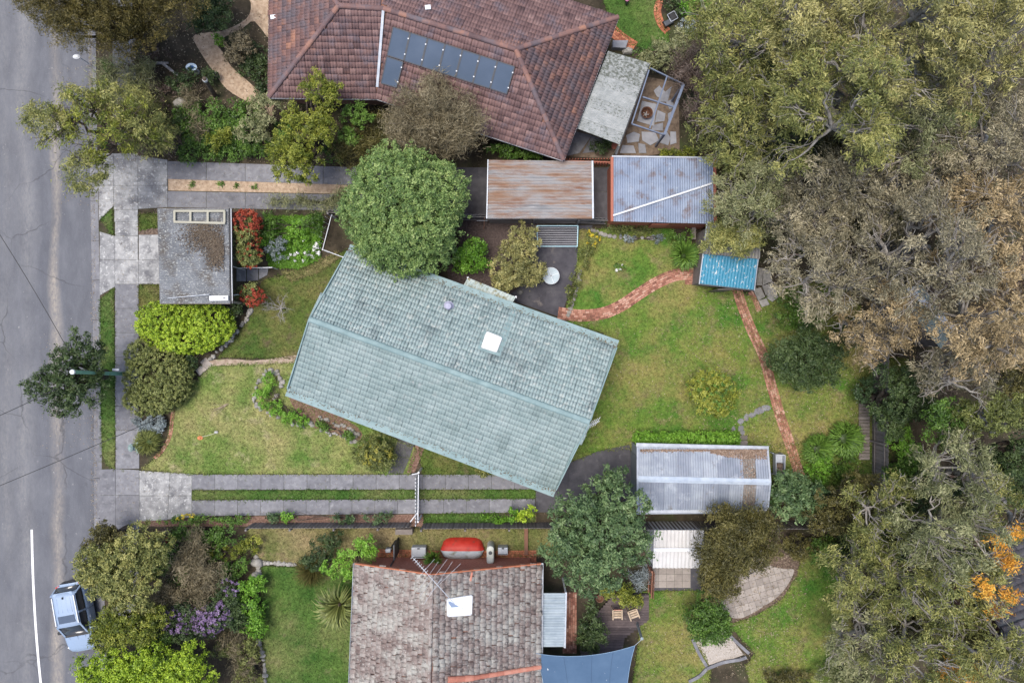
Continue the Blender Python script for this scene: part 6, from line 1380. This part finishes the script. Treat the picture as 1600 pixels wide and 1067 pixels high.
plant("daisy_patch", "patch of white daisies in the side garden", "flowers", 'fine', 'bright', [(478, 390, 24, 18, .4)], 4, .7, flowers=('white', [(482, 388, 22, 16, .46), (465, 402, 16, 7, .4)], .2))
plant("lime_shrub", "large clipped lime green shrub below the carport", "shrub", 'clip', 'lime', [(290, 512, 76, 40, 2.0, 1.2), (255, 500, 42, 30, 1.9, 1.1), (325, 505, 42, 32, 1.9, 1.1), (290, 528, 52, 27, 1.7, 1.0)], 0, 1.1)
plant("round_hedge", "dark olive clipped hedge mound beside the footpath", "shrub", 'clip', 'hedge', [(248, 592, 52, 54, 1.9, 1.3), (225, 555, 26, 26, 1.8, 1.1), (232, 625, 38, 26, 1.6, 1.0), (275, 595, 28, 38, 1.6, 1.0)], 0, 1.3, tm=.62)
plant("shrub", "dark low shrub between lime and olive hedges", "shrub", 'dense', 'dark', [(304, 562, 11, 10, .7), (366, 488, 12, 12, .8), (375, 478, 10, 10, .8)], 3)
plant("groundcover", "silvery blue groundcover at the footpath corner", "groundcover", 'fine', 'grey', [(234, 661, 28, 13, .5), (226, 668, 18, 10, .5), (250, 664, 16, 10, .5)], 4, 1.4, tm=.32)
straps("grass_tussock", "green grass tussock below the silvery blue groundcover", "grass", 236, 689, 20, 520, .55, 'hedge', .03, stiff=.15, base_r=.55)
plant("street_tree", "dark green street tree over the road beside the lamp post", "tree", 'tuft', 'dark', [(90, 600, 44, 28, 4), (135, 545, 38, 30, 4.2), (130, 610, 40, 30, 4), (105, 575, 30, 26, 4.4), (160, 575, 20, 40, 3.4), (110, 635, 30, 18, 3.6)], 8, 1.0, base=(165, 585), q=.36, tm=.58)
# bare tree on the front lawn
def bare(px, py, label):
    e = empty("bare_tree", P(px, py), label, "tree"); rr = random.Random(77); mb = MB(); c = P(px + 4, py)
    def br(p, d, L, r, lev):
        pts = [p]; n = 4
        for i in range(n): d = (d + Vector((rr.uniform(-1, 1), rr.uniform(-1, 1), rr.uniform(-.4, .6))) * .22).normalized(); pts.append(pts[-1] + d * L / n)
        mb.tube(pts, [r * (1 - .6 * i / n) for i in range(n + 1)], 5, cap=False)
        if lev:
            for k in range(3 if lev > 1 else 4): s_ = pts[rr.choice((1, 2, 3, 4))]; br(s_, (d + Vector((rr.uniform(-1, 1), rr.uniform(-1, 1), rr.uniform(-.2, .5))) * .9).normalized(), L * .62, r * .5, lev - 1)
    for k in range(8): a = k * .785 + rr.uniform(-.3, .3); br(c + Vector((0, 0, .5)), Vector((math.cos(a), math.sin(a), .75)), .62, .024, 3)
    br(c, Vector((0, 0, 1)), .6, .05, 0); mb.build("branches", BARKG, e, smooth=True)
bare(440, 482, "small bare branched tree on the upper front lawn")
plant("groundcover", "bright green border plants at the house corner", "groundcover", 'fine', 'bright', [(422, 597, 14, 16, .6), (411, 620, 15, 18, .6), (428, 638, 18, 11, .55), (452, 649, 18, 11, .5), (472, 658, 14, 10, .45)], 4, 1.3)
plant("shrub", "small green plants in the stone edged bed below the green roof", "shrub", 'dense', 'mid', [(505, 664, 10, 6, .5), (545, 680, 10, 7, .5)], 3, .8)
plant("variegated_shrub", "round variegated green and golden shrub beside the driveway", "shrub", 'fine', 'hedge', [(587, 700, 31, 32, 1.6, 1.0)], 6, 1.1, flowers=[('golden', [(587, 708, 27, 22, 1.65, .9)], .8)], q=.5)
plant("shrub", "small dry shrub against the lower eave of the green house", "shrub", 'tuft', 'olive', [(752, 735, 14, 7, .7)], 3, .8)
plant("shrub", "low dark green plants beside the lower driveway track", "shrub", 'dense', 'blue', [(540, 810, 26, 6, .7), (590, 808, 24, 7, .8), (425, 808, 14, 5, .5)], 4, .9, tm=.3)
plant("shrub", "small bright green plant beside the lower driveway track", "shrub", 'dense', 'bright', [(449, 806, 13, 6, .6)], 3)
plant("shrub", "yellow flowering low hedge at the lower end of the pale driveway slabs", "shrub", 'dense', 'mid', [(300, 812, 44, 8, .6), (360, 812, 40, 7, .5)], 5, .9, flowers=('yellowf', [(285, 806, 22, 5, .66)], .25))
plant("lime_shrub", "small golden lime shrub beside the big blue green tree", "shrub", 'dense', 'lime', [(822, 800, 18, 14, 1.2)], 5, 1, tm=.6)
plant("shrub", "green plants left of the small golden lime shrub", "shrub", 'dense', 'bright', [(803, 800, 10, 12, .8), (775, 810, 22, 6, .4)], 3, .9, tm=.35)
# ---- rear yard
plant("shrub", "glossy bright green shrub beside the round tree", "shrub", 'dense', 'bright', [(742, 402, 32, 25, 1.8), (725, 415, 18, 16, 1.4)], 7, .9, tm=.4)
plant("olive_shrub", "large olive gold shrub at the edge of the asphalt pad", "shrub", 'tuft', 'yellow', [(805, 415, 42, 38, 2.6), (820, 375, 26, 26, 2.4), (790, 440, 30, 18, 2.2), (835, 425, 22, 20, 2.0)], 8, 1.0, q=.4)
plant("low_hedge", "low yellow flowered hedge at the upper edge of the pad", "shrub", 'fine', 'hedge', [(924, 378, 12, 18, .7), (913, 402, 12, 18, .7)], 4, 1.2, flowers=('yellowf', [(926, 372, 11, 14, .76)], .3))
plant("low_hedge", "low dark green hedge strip beside the brick path", "shrub", 'fine', 'hedge', [(899, 438, 11, 16, .6), (892, 462, 10, 18, .6)], 4, 1.2, tm=.35)
plant("hedge", "low olive hedge below the blue grey shed", "shrub", 'fine', 'hedge', [(965, 356, 16, 9, .9), (1000, 358, 32, 9, .9)], 5, 1.0, tm=.42)
plant("shrub", "grey lavender clumps along the upper lawn border", "shrub", 'fine', 'grey', [(980, 372, 16, 6, .4), (1028, 372, 10, 7, .45)], 3, .8, tm=.35)
plant("shrub", "small patch of white flowers in the upper rear lawn", "flowers", 'fine', 'mid', [(968, 420, 10, 8, .2)], 2, .4, flowers=('white', [(968, 420, 9, 8, .22)], .18))
straps("spiky_plant", "large spiky green plant at the end of the brick path", "plant", 1066, 401, 23, 340, .95, 'mid', .06, stiff=.3)
plant("shrub", "green bush above the large spiky plant", "shrub", 'dense', 'mid', [(1060, 375, 20, 16, .9)], 4, .8, tm=.35)
plant("citrus_tree", "round citrus tree with yellow green leaves on the rear lawn", "tree", 'dense', 'wattle', [(1110, 612, 36, 36, 2.4, 1.1)], 11, 1.1, flowers=('mid', None, .3), q=.42, tm=.68)
plant("dark_tree", "dark grey green wispy tree beside the rear brick path", "tree", 'tuft', 'dark', [(1250, 552, 46, 42, 3.2), (1283, 565, 38, 34, 3.0), (1217, 565, 30, 32, 2.8), (1250, 588, 38, 22, 2.6)], 12, 1.0, q=.36, tm=.62)
plant("hedge", "clipped bright green hedge along the long shed", "hedge", 'clip', 'bright', [(999 + i * 9.2, 686, 9, 12, 1.25, .6) for i in range(17)], 0, 1.5, tm=.55)
for i, (x, y, r, lab) in enumerate(((1315, 684, 30, "largest agapanthus clump, beside the sleeper walk"), (1273, 700, 26, "agapanthus clump nearest the rear brick path"))):
    straps("agapanthus", lab, "plant", x, y, r * .78, 560, .75, 'mid', .06, "agapanthus clumps in the rear corner", .2, .85)
plant("round_shrub", "round bright green shrub below the agapanthus clumps", "shrub", 'fine', 'bright', [(1279, 734, 21, 22, 1.2)], 5, 1.0, tm=.38)
plant("groundcover", "deep green groundcover between agapanthus and the rear trees", "groundcover", 'dense', 'mid', [(1322, 718, 24, 22, .5), (1305, 735, 18, 14, .6)], 4, .9, tm=.25)
plant("blue_shrub", "rounded blue green tree at the right end of the long shed", "tree", 'broad', 'blue', [(1243, 775, 42, 38, 3.0), (1222, 755, 24, 24, 2.6)], 9, 1.1)
plant("shrub", "dark blue green shrub against the rear fence", "shrub", 'dense', 'blue', [(1348, 610, 16, 26, 1.6)], 5, 1.0, tm=.15)
plant("big_tree", "big blue green tree over the lower boundary between the two houses", "tree", 'broad', 'blue', [(920, 830, 66, 60, 6), (960, 790, 50, 44, 5.4), (930, 880, 62, 44, 5.4), (985, 840, 40, 44, 5), (878, 850, 38, 44, 5), (945, 750, 40, 26, 4.2), (890, 795, 44, 30, 4.6)], 9, 1.0, q=.34, tm=.5)
plant("olive_tree", "dense dark olive tree between the white shed and the paved patio", "tree", 'gum', 'darkolive', [(1128, 850, 42, 50, 4.8), (1165, 825, 46, 36, 4.6), (1108, 890, 24, 40, 4.2), (1128, 905, 34, 26, 4.0), (1172, 860, 36, 30, 4.0), (1145, 800, 54, 16, 4.0)], 11, 1.7, q=.36)
plant("round_bush", "round dark green bush beside the neighbour's lawn", "shrub", 'dense', 'mid', [(1102, 956, 36, 40, 2.4), (1115, 975, 28, 28, 2.0)], 8, 1.0, tm=.3)
plant("shrub", "dark green shrub beside the timber deck", "shrub", 'tuft', 'dark', [(925, 975, 25, 34, 2.0), (918, 1000, 20, 20, 1.6)], 7, 1.0, tm=.5)
plant("shrub", "golden green shrub behind the deck chairs", "shrub", 'dense', 'wattle', [(966, 925, 30, 18, 1.6), (990, 935, 16, 10, 1.2)], 6, .9, tm=.5)
plant("shrub", "grey gravelly shrub under the edge of the big tree", "shrub", 'wisp', 'grey', [(1000, 900, 14, 18, .8)], 4, .5)
# ---- lower left neighbour
plant("shrub", "large mixed brown green shrub hanging over the parked car", "tree", 'tuft', 'olive', [(195, 880, 62, 48, 4), (235, 850, 46, 40, 3.8), (172, 900, 40, 28, 3.6), (215, 920, 50, 34, 3.6), (155, 868, 28, 22, 3.2)], 11, 1.05, q=.36, tm=.42)
plant("shrub", "dark green shrub at the lower driveway corner by the kerb", "tree", 'tuft', 'darkolive', [(175, 848, 36, 26, 2.8), (170, 828, 22, 16, 2.2)], 7, 1.0, tm=.5)
plant("shrub", "dense olive shrub beside the bonnet of the parked car", "tree", 'tuft', 'wattle', [(196, 970, 48, 36, 3.4), (172, 985, 22, 26, 3.0), (238, 965, 34, 34, 3.0)], 9, 1.1, q=.38, tm=.32)
plant("shrub", "dark red leaved shrub near the lower boundary", "shrub", 'dense', 'brown', [(250, 838, 22, 14, 1.2)], 4, .9, flowers=('red', [(248, 840, 16, 8, 1.2)], .1))
plant("shrub", "glossy green shrub in the middle of the lower left garden", "shrub", 'dense', 'mid', [(258, 868, 24, 24, 1.8), (250, 890, 16, 14, 1.6)], 5, 1.0, tm=.35)
plant("shrub", "feathery grey brown shrub above the purple bush", "shrub", 'wisp', 'wisp', [(300, 880, 36, 30, 2.0), (330, 900, 30, 24, 1.8), (310, 850, 18, 24, 1.6), (260, 925, 22, 18, 1.6), (305, 930, 30, 18, 1.7)], 7, 1.2, q=.42, tm=.55)
plant("hedge", "green hedge along the lower boundary near the footpath", "shrub", 'dense', 'mid', [(340, 834, 46, 15, 1.1), (290, 832, 26, 12, 1.0)], 6, 1.0, tm=.25)
plant("purple_bush", "purple flowering bush in the lower left garden", "shrub", 'dense', 'dark', [(300, 968, 50, 30, 2.0), (345, 955, 30, 26, 1.9), (360, 925, 24, 24, 1.7), (375, 960, 20, 24, 1.6)], 8, .9, flowers=[('purple', [(285, 968, 30, 22, 2.1), (325, 968, 26, 26, 2.1), (345, 958, 18, 20, 2.0)], .9), ('purple', [(362, 915, 16, 16, 1.8)], .3)])
plant("shrub", "feathery olive grass like shrub right of the purple bush", "shrub", 'wisp', 'wisp', [(370, 1000, 26, 20, 1.3), (385, 1040, 22, 26, 1.2)], 5, 1.2, tm=.4)
plant("shrub", "bright green leafy shrub strip beside the neighbour's lawn path", "shrub", 'dense', 'bright', [(392, 930, 24, 30, 1.3), (398, 965, 20, 28, 1.2), (405, 905, 16, 16, 1.0)], 6, 1.0, tm=.45)
plant("shrub", "low weedy plants at the head of the neighbour's garden", "shrub", 'tuft', 'wattle', [(360, 865, 34, 20, .7), (395, 850, 24, 16, .6)], 5, .7, tm=.4)
plant("lime_shrub", "large lime green bush at the bottom left edge", "tree", 'dense', 'lime', [(182, 1038, 52, 30, 3.2), (238, 1045, 64, 44, 3.6), (300, 1050, 50, 48, 3.4), (215, 1075, 86, 36, 3.4), (152, 1058, 28, 26, 2.8)], 12, .95, q=.34, tm=.45)
plant("shrub", "dull green shrub filling the gap between purple and lime bushes", "shrub", 'tuft', 'mid', [(262, 1000, 26, 18, 1.8), (235, 1000, 20, 14, 1.6)], 5, 1.0, tm=.3)
plant("shrub", "weedy olive shrub at the foot of the neighbour's stone edging", "shrub", 'tuft', 'hedge', [(385, 1010, 24, 26, 1.1), (390, 1055, 22, 26, 1.1), (350, 1010, 18, 14, 1.0)], 6, 1.0, tm=.5)
plant("groundcover", "green ground plants between the feathery shrub and the boundary hedge", "groundcover", 'dense', 'mid', [(330, 860, 30, 16, .8), (370, 885, 26, 20, .8), (350, 900, 20, 16, .9), (290, 900, 20, 18, .9)], 5, .8, tm=.4)
plant("groundcover", "brown ground plants under the street gum beside the footpath", "groundcover", 'tuft', 'brown', [(232, 95, 40, 22, .6), (262, 145, 28, 22, .6), (205, 185, 26, 24, .7), (250, 180, 24, 18, .7), (200, 215, 26, 14, .6)], 5, .7, tm=.5)
plant("groundcover", "low green plants under the street gum beside the kerb", "groundcover", 'tuft', 'mid', [(165, 170, 16, 30, .5), (165, 115, 14, 30, .5), (165, 215, 14, 16, .5)], 4, .7, tm=.3)
plant("groundcover", "mixed green plants below the brown tiled eave", "groundcover", 'tuft', 'mid', [(445, 215, 26, 28, .9), (525, 235, 30, 22, .9), (420, 230, 20, 18, .8), (600, 250, 26, 12, .9)], 5, .9, tm=.3)
plant("lime_tree", "loose lime green shrub beside the corner of the lichened roof", "shrub", 'dense', 'bright', [(545, 868, 20, 26, 2.2), (570, 850, 16, 18, 2.0), (520, 885, 18, 14, 2.0), (555, 895, 16, 14, 1.8), (580, 862, 14, 10, 1.8)], 5, .75, tm=.68, q=.4)
straps("dark_tussock", "dark bronze tussock beside the loose lime shrub", "grass", 490, 888, 28, 520, .7, 'darkolive', .02, stiff=.2)
plant("shrub", "dark shrub behind the bronze tussock", "shrub", 'tuft', 'dark', [(500, 872, 26, 20, 1.3), (520, 845, 30, 16, 1.2)], 5, .9, tm=.4)
straps("cordyline", "pale green fan palm beside the lichened roof", "palm", 540, 930, 36, 200, 1.1, 'hedge', .09, stiff=.25, base_r=.12, z0=1.0)
straps("yucca", "small spiky yucca left of the red dinghy", "plant", 680, 866, 16, 170, .75, 'mid', .06, stiff=.4, base_r=.15, z0=.4)
# ---- top right garden
plant("shrub", "grey green shrub left of the pergola end", "shrub", 'tuft', 'greygum', [(1030, 95, 34, 24, 1.8), (1008, 100, 18, 14, 1.4), (1060, 75, 24, 20, 1.6)], 7, 1.0, tm=.55)
plant("shrub", "small dark green shrub at the corner of the patio roof", "shrub", 'dense', 'mid', [(1000, 86, 14, 10, .8)], 3, .9, tm=.25)
plant("shrub", "reddish brown bush right of the pergola", "tree", 'wisp', 'brown', [(1085, 115, 36, 34, 3.0), (1120, 140, 36, 30, 3.2), (1110, 180, 44, 36, 3.2)], 10, 1.5, q=.38, tm=.6)
plant("shrub", "dark green shrub below the pergola corner", "shrub", 'dense', 'dark', [(1082, 180, 20, 22, 1.3), (1095, 200, 16, 12, 1.2)], 4, 1.0, tm=.55)
plant("shrub", "bright green clipped shrub at the top right garden bed", "shrub", 'dense', 'bright', [(1075, 15, 18, 20, 1.2), (1100, 8, 14, 16, 1.2)], 4, 1.0, tm=.3)
plant("shrub", "silver white shrub below the black crate", "shrub", 'fine', 'grey', [(1072, 46, 16, 14, 1.0)], 4, .8, tm=.6)
plant("shrub", "dark plants in pots beside the brick edging", "shrub", 'dense', 'dark', [(1045, 5, 14, 10, .8), (1060, 12, 10, 10, .8)], 3, .9)
plant("shrub", "leafy border strip above the blue grey shed", "shrub", 'dense', 'wattle', [(1060, 240, 12, 7, .7), (1080, 238, 10, 7, .6), (1040, 240, 10, 5, .5)], 3, .8, tm=.4)
plant("shrub", "dark twiggy shrub below the patio roof", "shrub", 'tuft', 'dark', [(935, 232, 18, 10, .9), (950, 222, 8, 8, .7)], 4, .7, tm=.45)
# ---- gum trees and bush on the right
gum("gum tree above the reddish brown bush at the top edge", 1160, 50, 92, 8, 'olive', 22, dens=1.35)
gum("yellow green gum tree left of the forked trunk at the top edge", 1275, 35, 100, 11, 'yellow', 24, dens=1.3)
gum("large gum with a thick pale leaning trunk in the upper right", 1320, 150, 118, 12, 'olive', 28, (1268, 170), dens=1.15, lobe=.27)
gum("tall yellow crowned gum at the top edge right of the thick trunk", 1425, 55, 112, 14, 'yellow', 28, dens=1.3)
gum("tall yellow crowned gum in the top right corner", 1555, 60, 110, 13, 'yellow', 26, dens=1.3)
gum("brown green gum behind the blue grey shed", 1165, 175, 84, 6.5, 'olive', 22, dens=1.35, tm=.42)
gum("greenish gum hanging over the small blue roofed shed", 1180, 305, 72, 6, 'greygum', 22, (1215, 335), dens=1.4, sub=('olive', [(1150, 378, 34, 20, 4.2), (1122, 370, 20, 18, 4.0), (1165, 365, 26, 22, 4.4), (1140, 355, 30, 14, 4.2), (1112, 380, 14, 14, 3.6)]), tm=.6)
gum("grey green gum in the middle of the upper right bush", 1430, 185, 92, 9, 'greygum', 22, dens=1.2, tm=.6)
gum("tan leaved gum at the right edge below the top corner", 1565, 215, 95, 10, 'tan', 24, dens=1.2, tm=.55)
gum("tan leaved gum in the centre of the right hand bush", 1415, 285, 95, 8.5, 'tan', 22, dens=1.2)
gum("tan gum over the upper end of the rear fence", 1290, 300, 84, 8, 'tan', 22, dens=1.3, tm=.45)
gum("tan gum leaning over the rear lawn", 1285, 420, 84, 8, 'tan', 24, (1345, 410), dens=1.1, twigs=5)
gum("many stemmed gum with thick pale limbs on the right", 1460, 395, 110, 11, 'tan', 26, (1396, 392), dens=1.0, lobe=.26, twigs=5)
gum("rust tinted gum at the right edge level with the many stemmed gum", 1568, 350, 100, 11, 'rusty', 24, dens=1.15)
gum("rust tinted gum at the right edge beside the broken green roof", 1560, 500, 100, 11, 'rusty', 26, dens=1.2, tm=.45)
gum("tan gum left of the broken green roof", 1370, 500, 74, 8, 'rusty', 20, dens=1.1, tm=.45, twigs=5)
gum("tan gum with bare twigs in front of the dark arbour", 1500, 575, 60, 9, 'tan', 14, dens=.9, twigs=5)
UN = "understorey shrubs among the gum trees"
for x, y, rx, ry, zt, leaf, lab in ((1210, 100, 60, 40, 3, 'dark', "dark understorey shrub between the two gums at the top edge"), (1370, 110, 50, 30, 3, 'mid', "green understorey showing through the gap beside the thick trunk"), (1150, 260, 46, 36, 2.6, 'darkolive', "dark olive understorey right of the blue grey shed"),
    (1450, 230, 44, 34, 3, 'mid', "green leafy understorey below the small grass clearing"), (1530, 290, 60, 40, 3, 'brown', "brown understorey at the right edge"), (1340, 350, 60, 36, 2.5, 'darkolive', "olive understorey at the upper rear fence corner"),
    (1250, 480, 40, 34, 1.2, 'mid', "low green plants beside the stone steps"), (1420, 470, 60, 50, 2.2, 'brown', "brown undergrowth round the broken green roof"), (1320, 520, 30, 24, 1.6, 'dark', "dark shrub under the leaning tan gum"), (1560, 440, 70, 50, 3, 'brown', "brown undergrowth below the rust tinted gums"), (1230, 250, 60, 40, 2.6, 'dark', "dark shrub mass under the brown green gum"), (1330, 240, 70, 40, 3, 'darkolive', "olive shrub mass below the thick pale trunk")):
    plant("understorey_shrub", lab, "shrub", 'tuft', leaf, [(x, y, rx, ry, zt)], 9, .8, group=UN, tm=.42)
plant("bush_tree", "dark green tree right of the rear fence below the tan gums", "tree", 'tuft', 'dark', [(1405, 610, 48, 50, 5), (1390, 650, 34, 36, 4)], 11, 1.0, q=.36, tm=.55)
plant("bush_tree", "rounded green tree with a slim double stem on the right", "tree", 'tuft', 'mid', [(1462, 650, 34, 34, 7), (1478, 680, 24, 20, 6)], 9, 1.0, BARKE, (1452, 640), q=.4, tm=.22)
plant("bush_tree", "grey green tree with bare top twigs near the right edge", "tree", 'tuft', 'hedge', [(1535, 645, 52, 38, 8), (1500, 660, 26, 26, 7), (1580, 640, 28, 30, 7)], 10, .95, BARKG, (1490, 650), q=.34, tm=.33)
plant("bush_tree", "dark tree at the right edge below the grey green tree", "tree", 'tuft', 'dark', [(1585, 710, 40, 44, 6), (1555, 720, 30, 30, 5)], 9, 1.0, q=.38, tm=.5)
plant("lime_shrub", "bright lime shrub in the bush right of the rear fence", "shrub", 'dense', 'bright', [(1404, 688, 20, 26, 2.6), (1420, 705, 18, 16, 2.2)], 5, .9, tm=.5)
plant("shrub", "mid green shrub below the bright lime shrub", "shrub", 'dense', 'mid', [(1435, 722, 30, 20, 2.4), (1400, 735, 26, 22, 2.2)], 6, .9, tm=.3)
gum("olive gum with a white forked stem below the double stemmed tree", 1500, 735, 66, 9, 'greygum', 18, dens=1.2, tm=.5)
gum("olive gum at the lower corner of the rear fence", 1385, 800, 66, 7, 'olive', 18, dens=1.2, tm=.34)
gum("olive gum in the middle of the lower right bush", 1490, 830, 84, 9, 'greygum', 22, dens=1.15, tm=.45)
gum("yellowish gum at the right edge above the dark roof", 1580, 800, 62, 8, 'olive', 18, dens=1.1, sub=('orange', [(1585, 835, 12, 9, 8), (1560, 845, 9, 8, 7.6)]))
gum("olive gum left of the dark roof", 1445, 915, 74, 8, 'olive', 20, dens=1.15, tm=.34)
gum("dull olive gum beside the neighbour's far lawn", 1345, 895, 70, 6.5, 'olive', 18, dens=1.15, tm=.34)
gum("grey olive gum at the bottom edge beside the far lawn", 1350, 1000, 66, 6, 'greygum', 18, dens=1.1, tm=.62, twigs=5)
gum("olive gum at the bottom edge in the lower right", 1440, 1030, 80, 8, 'olive', 20, dens=1.15, tm=.36)
gum("olive gum in the bottom right corner", 1560, 1030, 80, 8, 'olive', 20, dens=1.1, sub=('orange', [(1500, 1052, 24, 18, 7), (1482, 1060, 14, 12, 6.6)]), tm=.45)
gum("autumn coloured tree with orange leaves in front of the dark roof", 1548, 905, 52, 7.5, 'olive', 12, dens=.9, sub=('orange', [(1537, 917, 11, 15, 7.4), (1566, 880, 16, 13, 7.6), (1576, 926, 11, 11, 7), (1565, 955, 16, 6, 6.6)]))
plant("bush_tree", "dark green tree in the lower right corner of the block", "tree", 'tuft', 'darkolive', [(1315, 790, 44, 40, 4.2), (1290, 810, 34, 24, 3.6), (1340, 760, 26, 28, 3.6)], 10, 1.05, q=.38, tm=.4)
for x, y, rx, ry, zt, leaf, lab in ((1340, 845, 60, 34, 2.6, 'dark', "dark shrub mass below the lower fence corner"), (1420, 850, 60, 40, 3, 'dark', "dark shrub mass under the middle olive gum"), (1500, 880, 60, 40, 3, 'dark', "dark shrub mass left of the orange leaved tree"), (1400, 960, 70, 50, 3, 'darkolive', "olive shrub mass at the lower right"), (1500, 980, 70, 40, 3, 'darkolive', "olive shrub mass below the orange leaved tree"), (1290, 860, 40, 26, 1.6, 'mid', "green shrub at the head of the far lawn"), (1540, 760, 70, 40, 3, 'dark', "dark shrub mass at the right edge above the dark roof"), (1440, 770, 50, 36, 3, 'dark', "dark shrub mass under the white forked gum"), (1580, 590, 50, 40, 4, 'darkolive', "dark olive shrub at the right edge below the rust gums"), (1320, 1050, 50, 30, 1.6, 'greygum', "grey shrub at the bottom edge beside the far lawn"), (1225, 1060, 40, 18, .8, 'darkolive', "low olive shrub at the bottom edge"), (1240, 850, 40, 18, 1.4, 'darkolive', "olive shrub above the paved patio")):
    plant("understorey_shrub", lab, "shrub", 'tuft', leaf, [(x, y, rx, ry, zt)], 9, .85, group=UN, tm=.42)

# ------------------------------------------------------------------ loose fallen leaves on lawns, paving and in the channel
def litter(n, boxes, label, mat, seed, lo=.02, hi=.05, zb=.05):
    rs = np.random.default_rng(seed); X = []; Y = []; Z = []
    for (x0, y0, x1, y1, w_, z_) in boxes: k = int(n * w_); X.append(rs.uniform(x0, x1, k)); Y.append(rs.uniform(y0, y1, k)); Z.append(np.full(k, z_))
    X, Y, Z = np.concatenate(X), np.concatenate(Y), np.concatenate(Z); k = len(X); p = np.c_[(X - 800) / S, (533.5 - Y) / S, Z + rs.uniform(0, .03, k)]
    ang = rs.uniform(0, 6.28, k); l2 = rs.uniform(lo, hi, k)[:, None]; dx = np.c_[np.cos(ang), np.sin(ang), rs.normal(0, .3, k)] * l2; dy = np.c_[-np.sin(ang), np.cos(ang), rs.normal(0, .3, k)] * l2 * .45
    o = np_mesh("fallen_leaves", np.stack([p - dx, p - dy, p + dx, p + dy], 1).reshape(-1, 3), np.arange(4 * k).reshape(-1, 4), mat, None, rs.random(k), kind="stuff"); tag(o, label, "leaves")
DL = leafmat("loose_leaf", [(.07, .05, .03), (.18, .13, .08), (.32, .26, .17), (.42, .36, .26)], .1, k=1)
litter(5200, [(1090, 440, 1350, 740, .5, .06), (890, 500, 1090, 700, .12, .06), (1130, 850, 1260, 1060, .3, .06), (1000, 925, 1090, 1060, .08, .06)], "scattered fallen leaves on the rear lawns", DL, 3)
litter(2600, [(137, 0, 146, 260, .4, -.11), (140, 260, 150, 830, .35, -.11), (90, 100, 140, 320, .15, -.12), (60, 520, 140, 700, .1, -.12)], "fallen leaves gathered in the road channel", DL, 4, .015, .04)
litter(2600, [(156, 242, 262, 330, .25, .04), (262, 250, 560, 330, .3, .04), (182, 340, 217, 815, .2, .04), (218, 735, 836, 810, .2, .04)], "fallen leaves on the driveways and footpath", DL, 5, .012, .035)
litter(9000, [(150, 20, 420, 250, .25, .02), (430, 160, 760, 250, .15, .02), (1060, 60, 1600, 1060, .6, .02)], "deep leaf litter on the garden soil and under the gum trees", DL, 6, .02, .06)
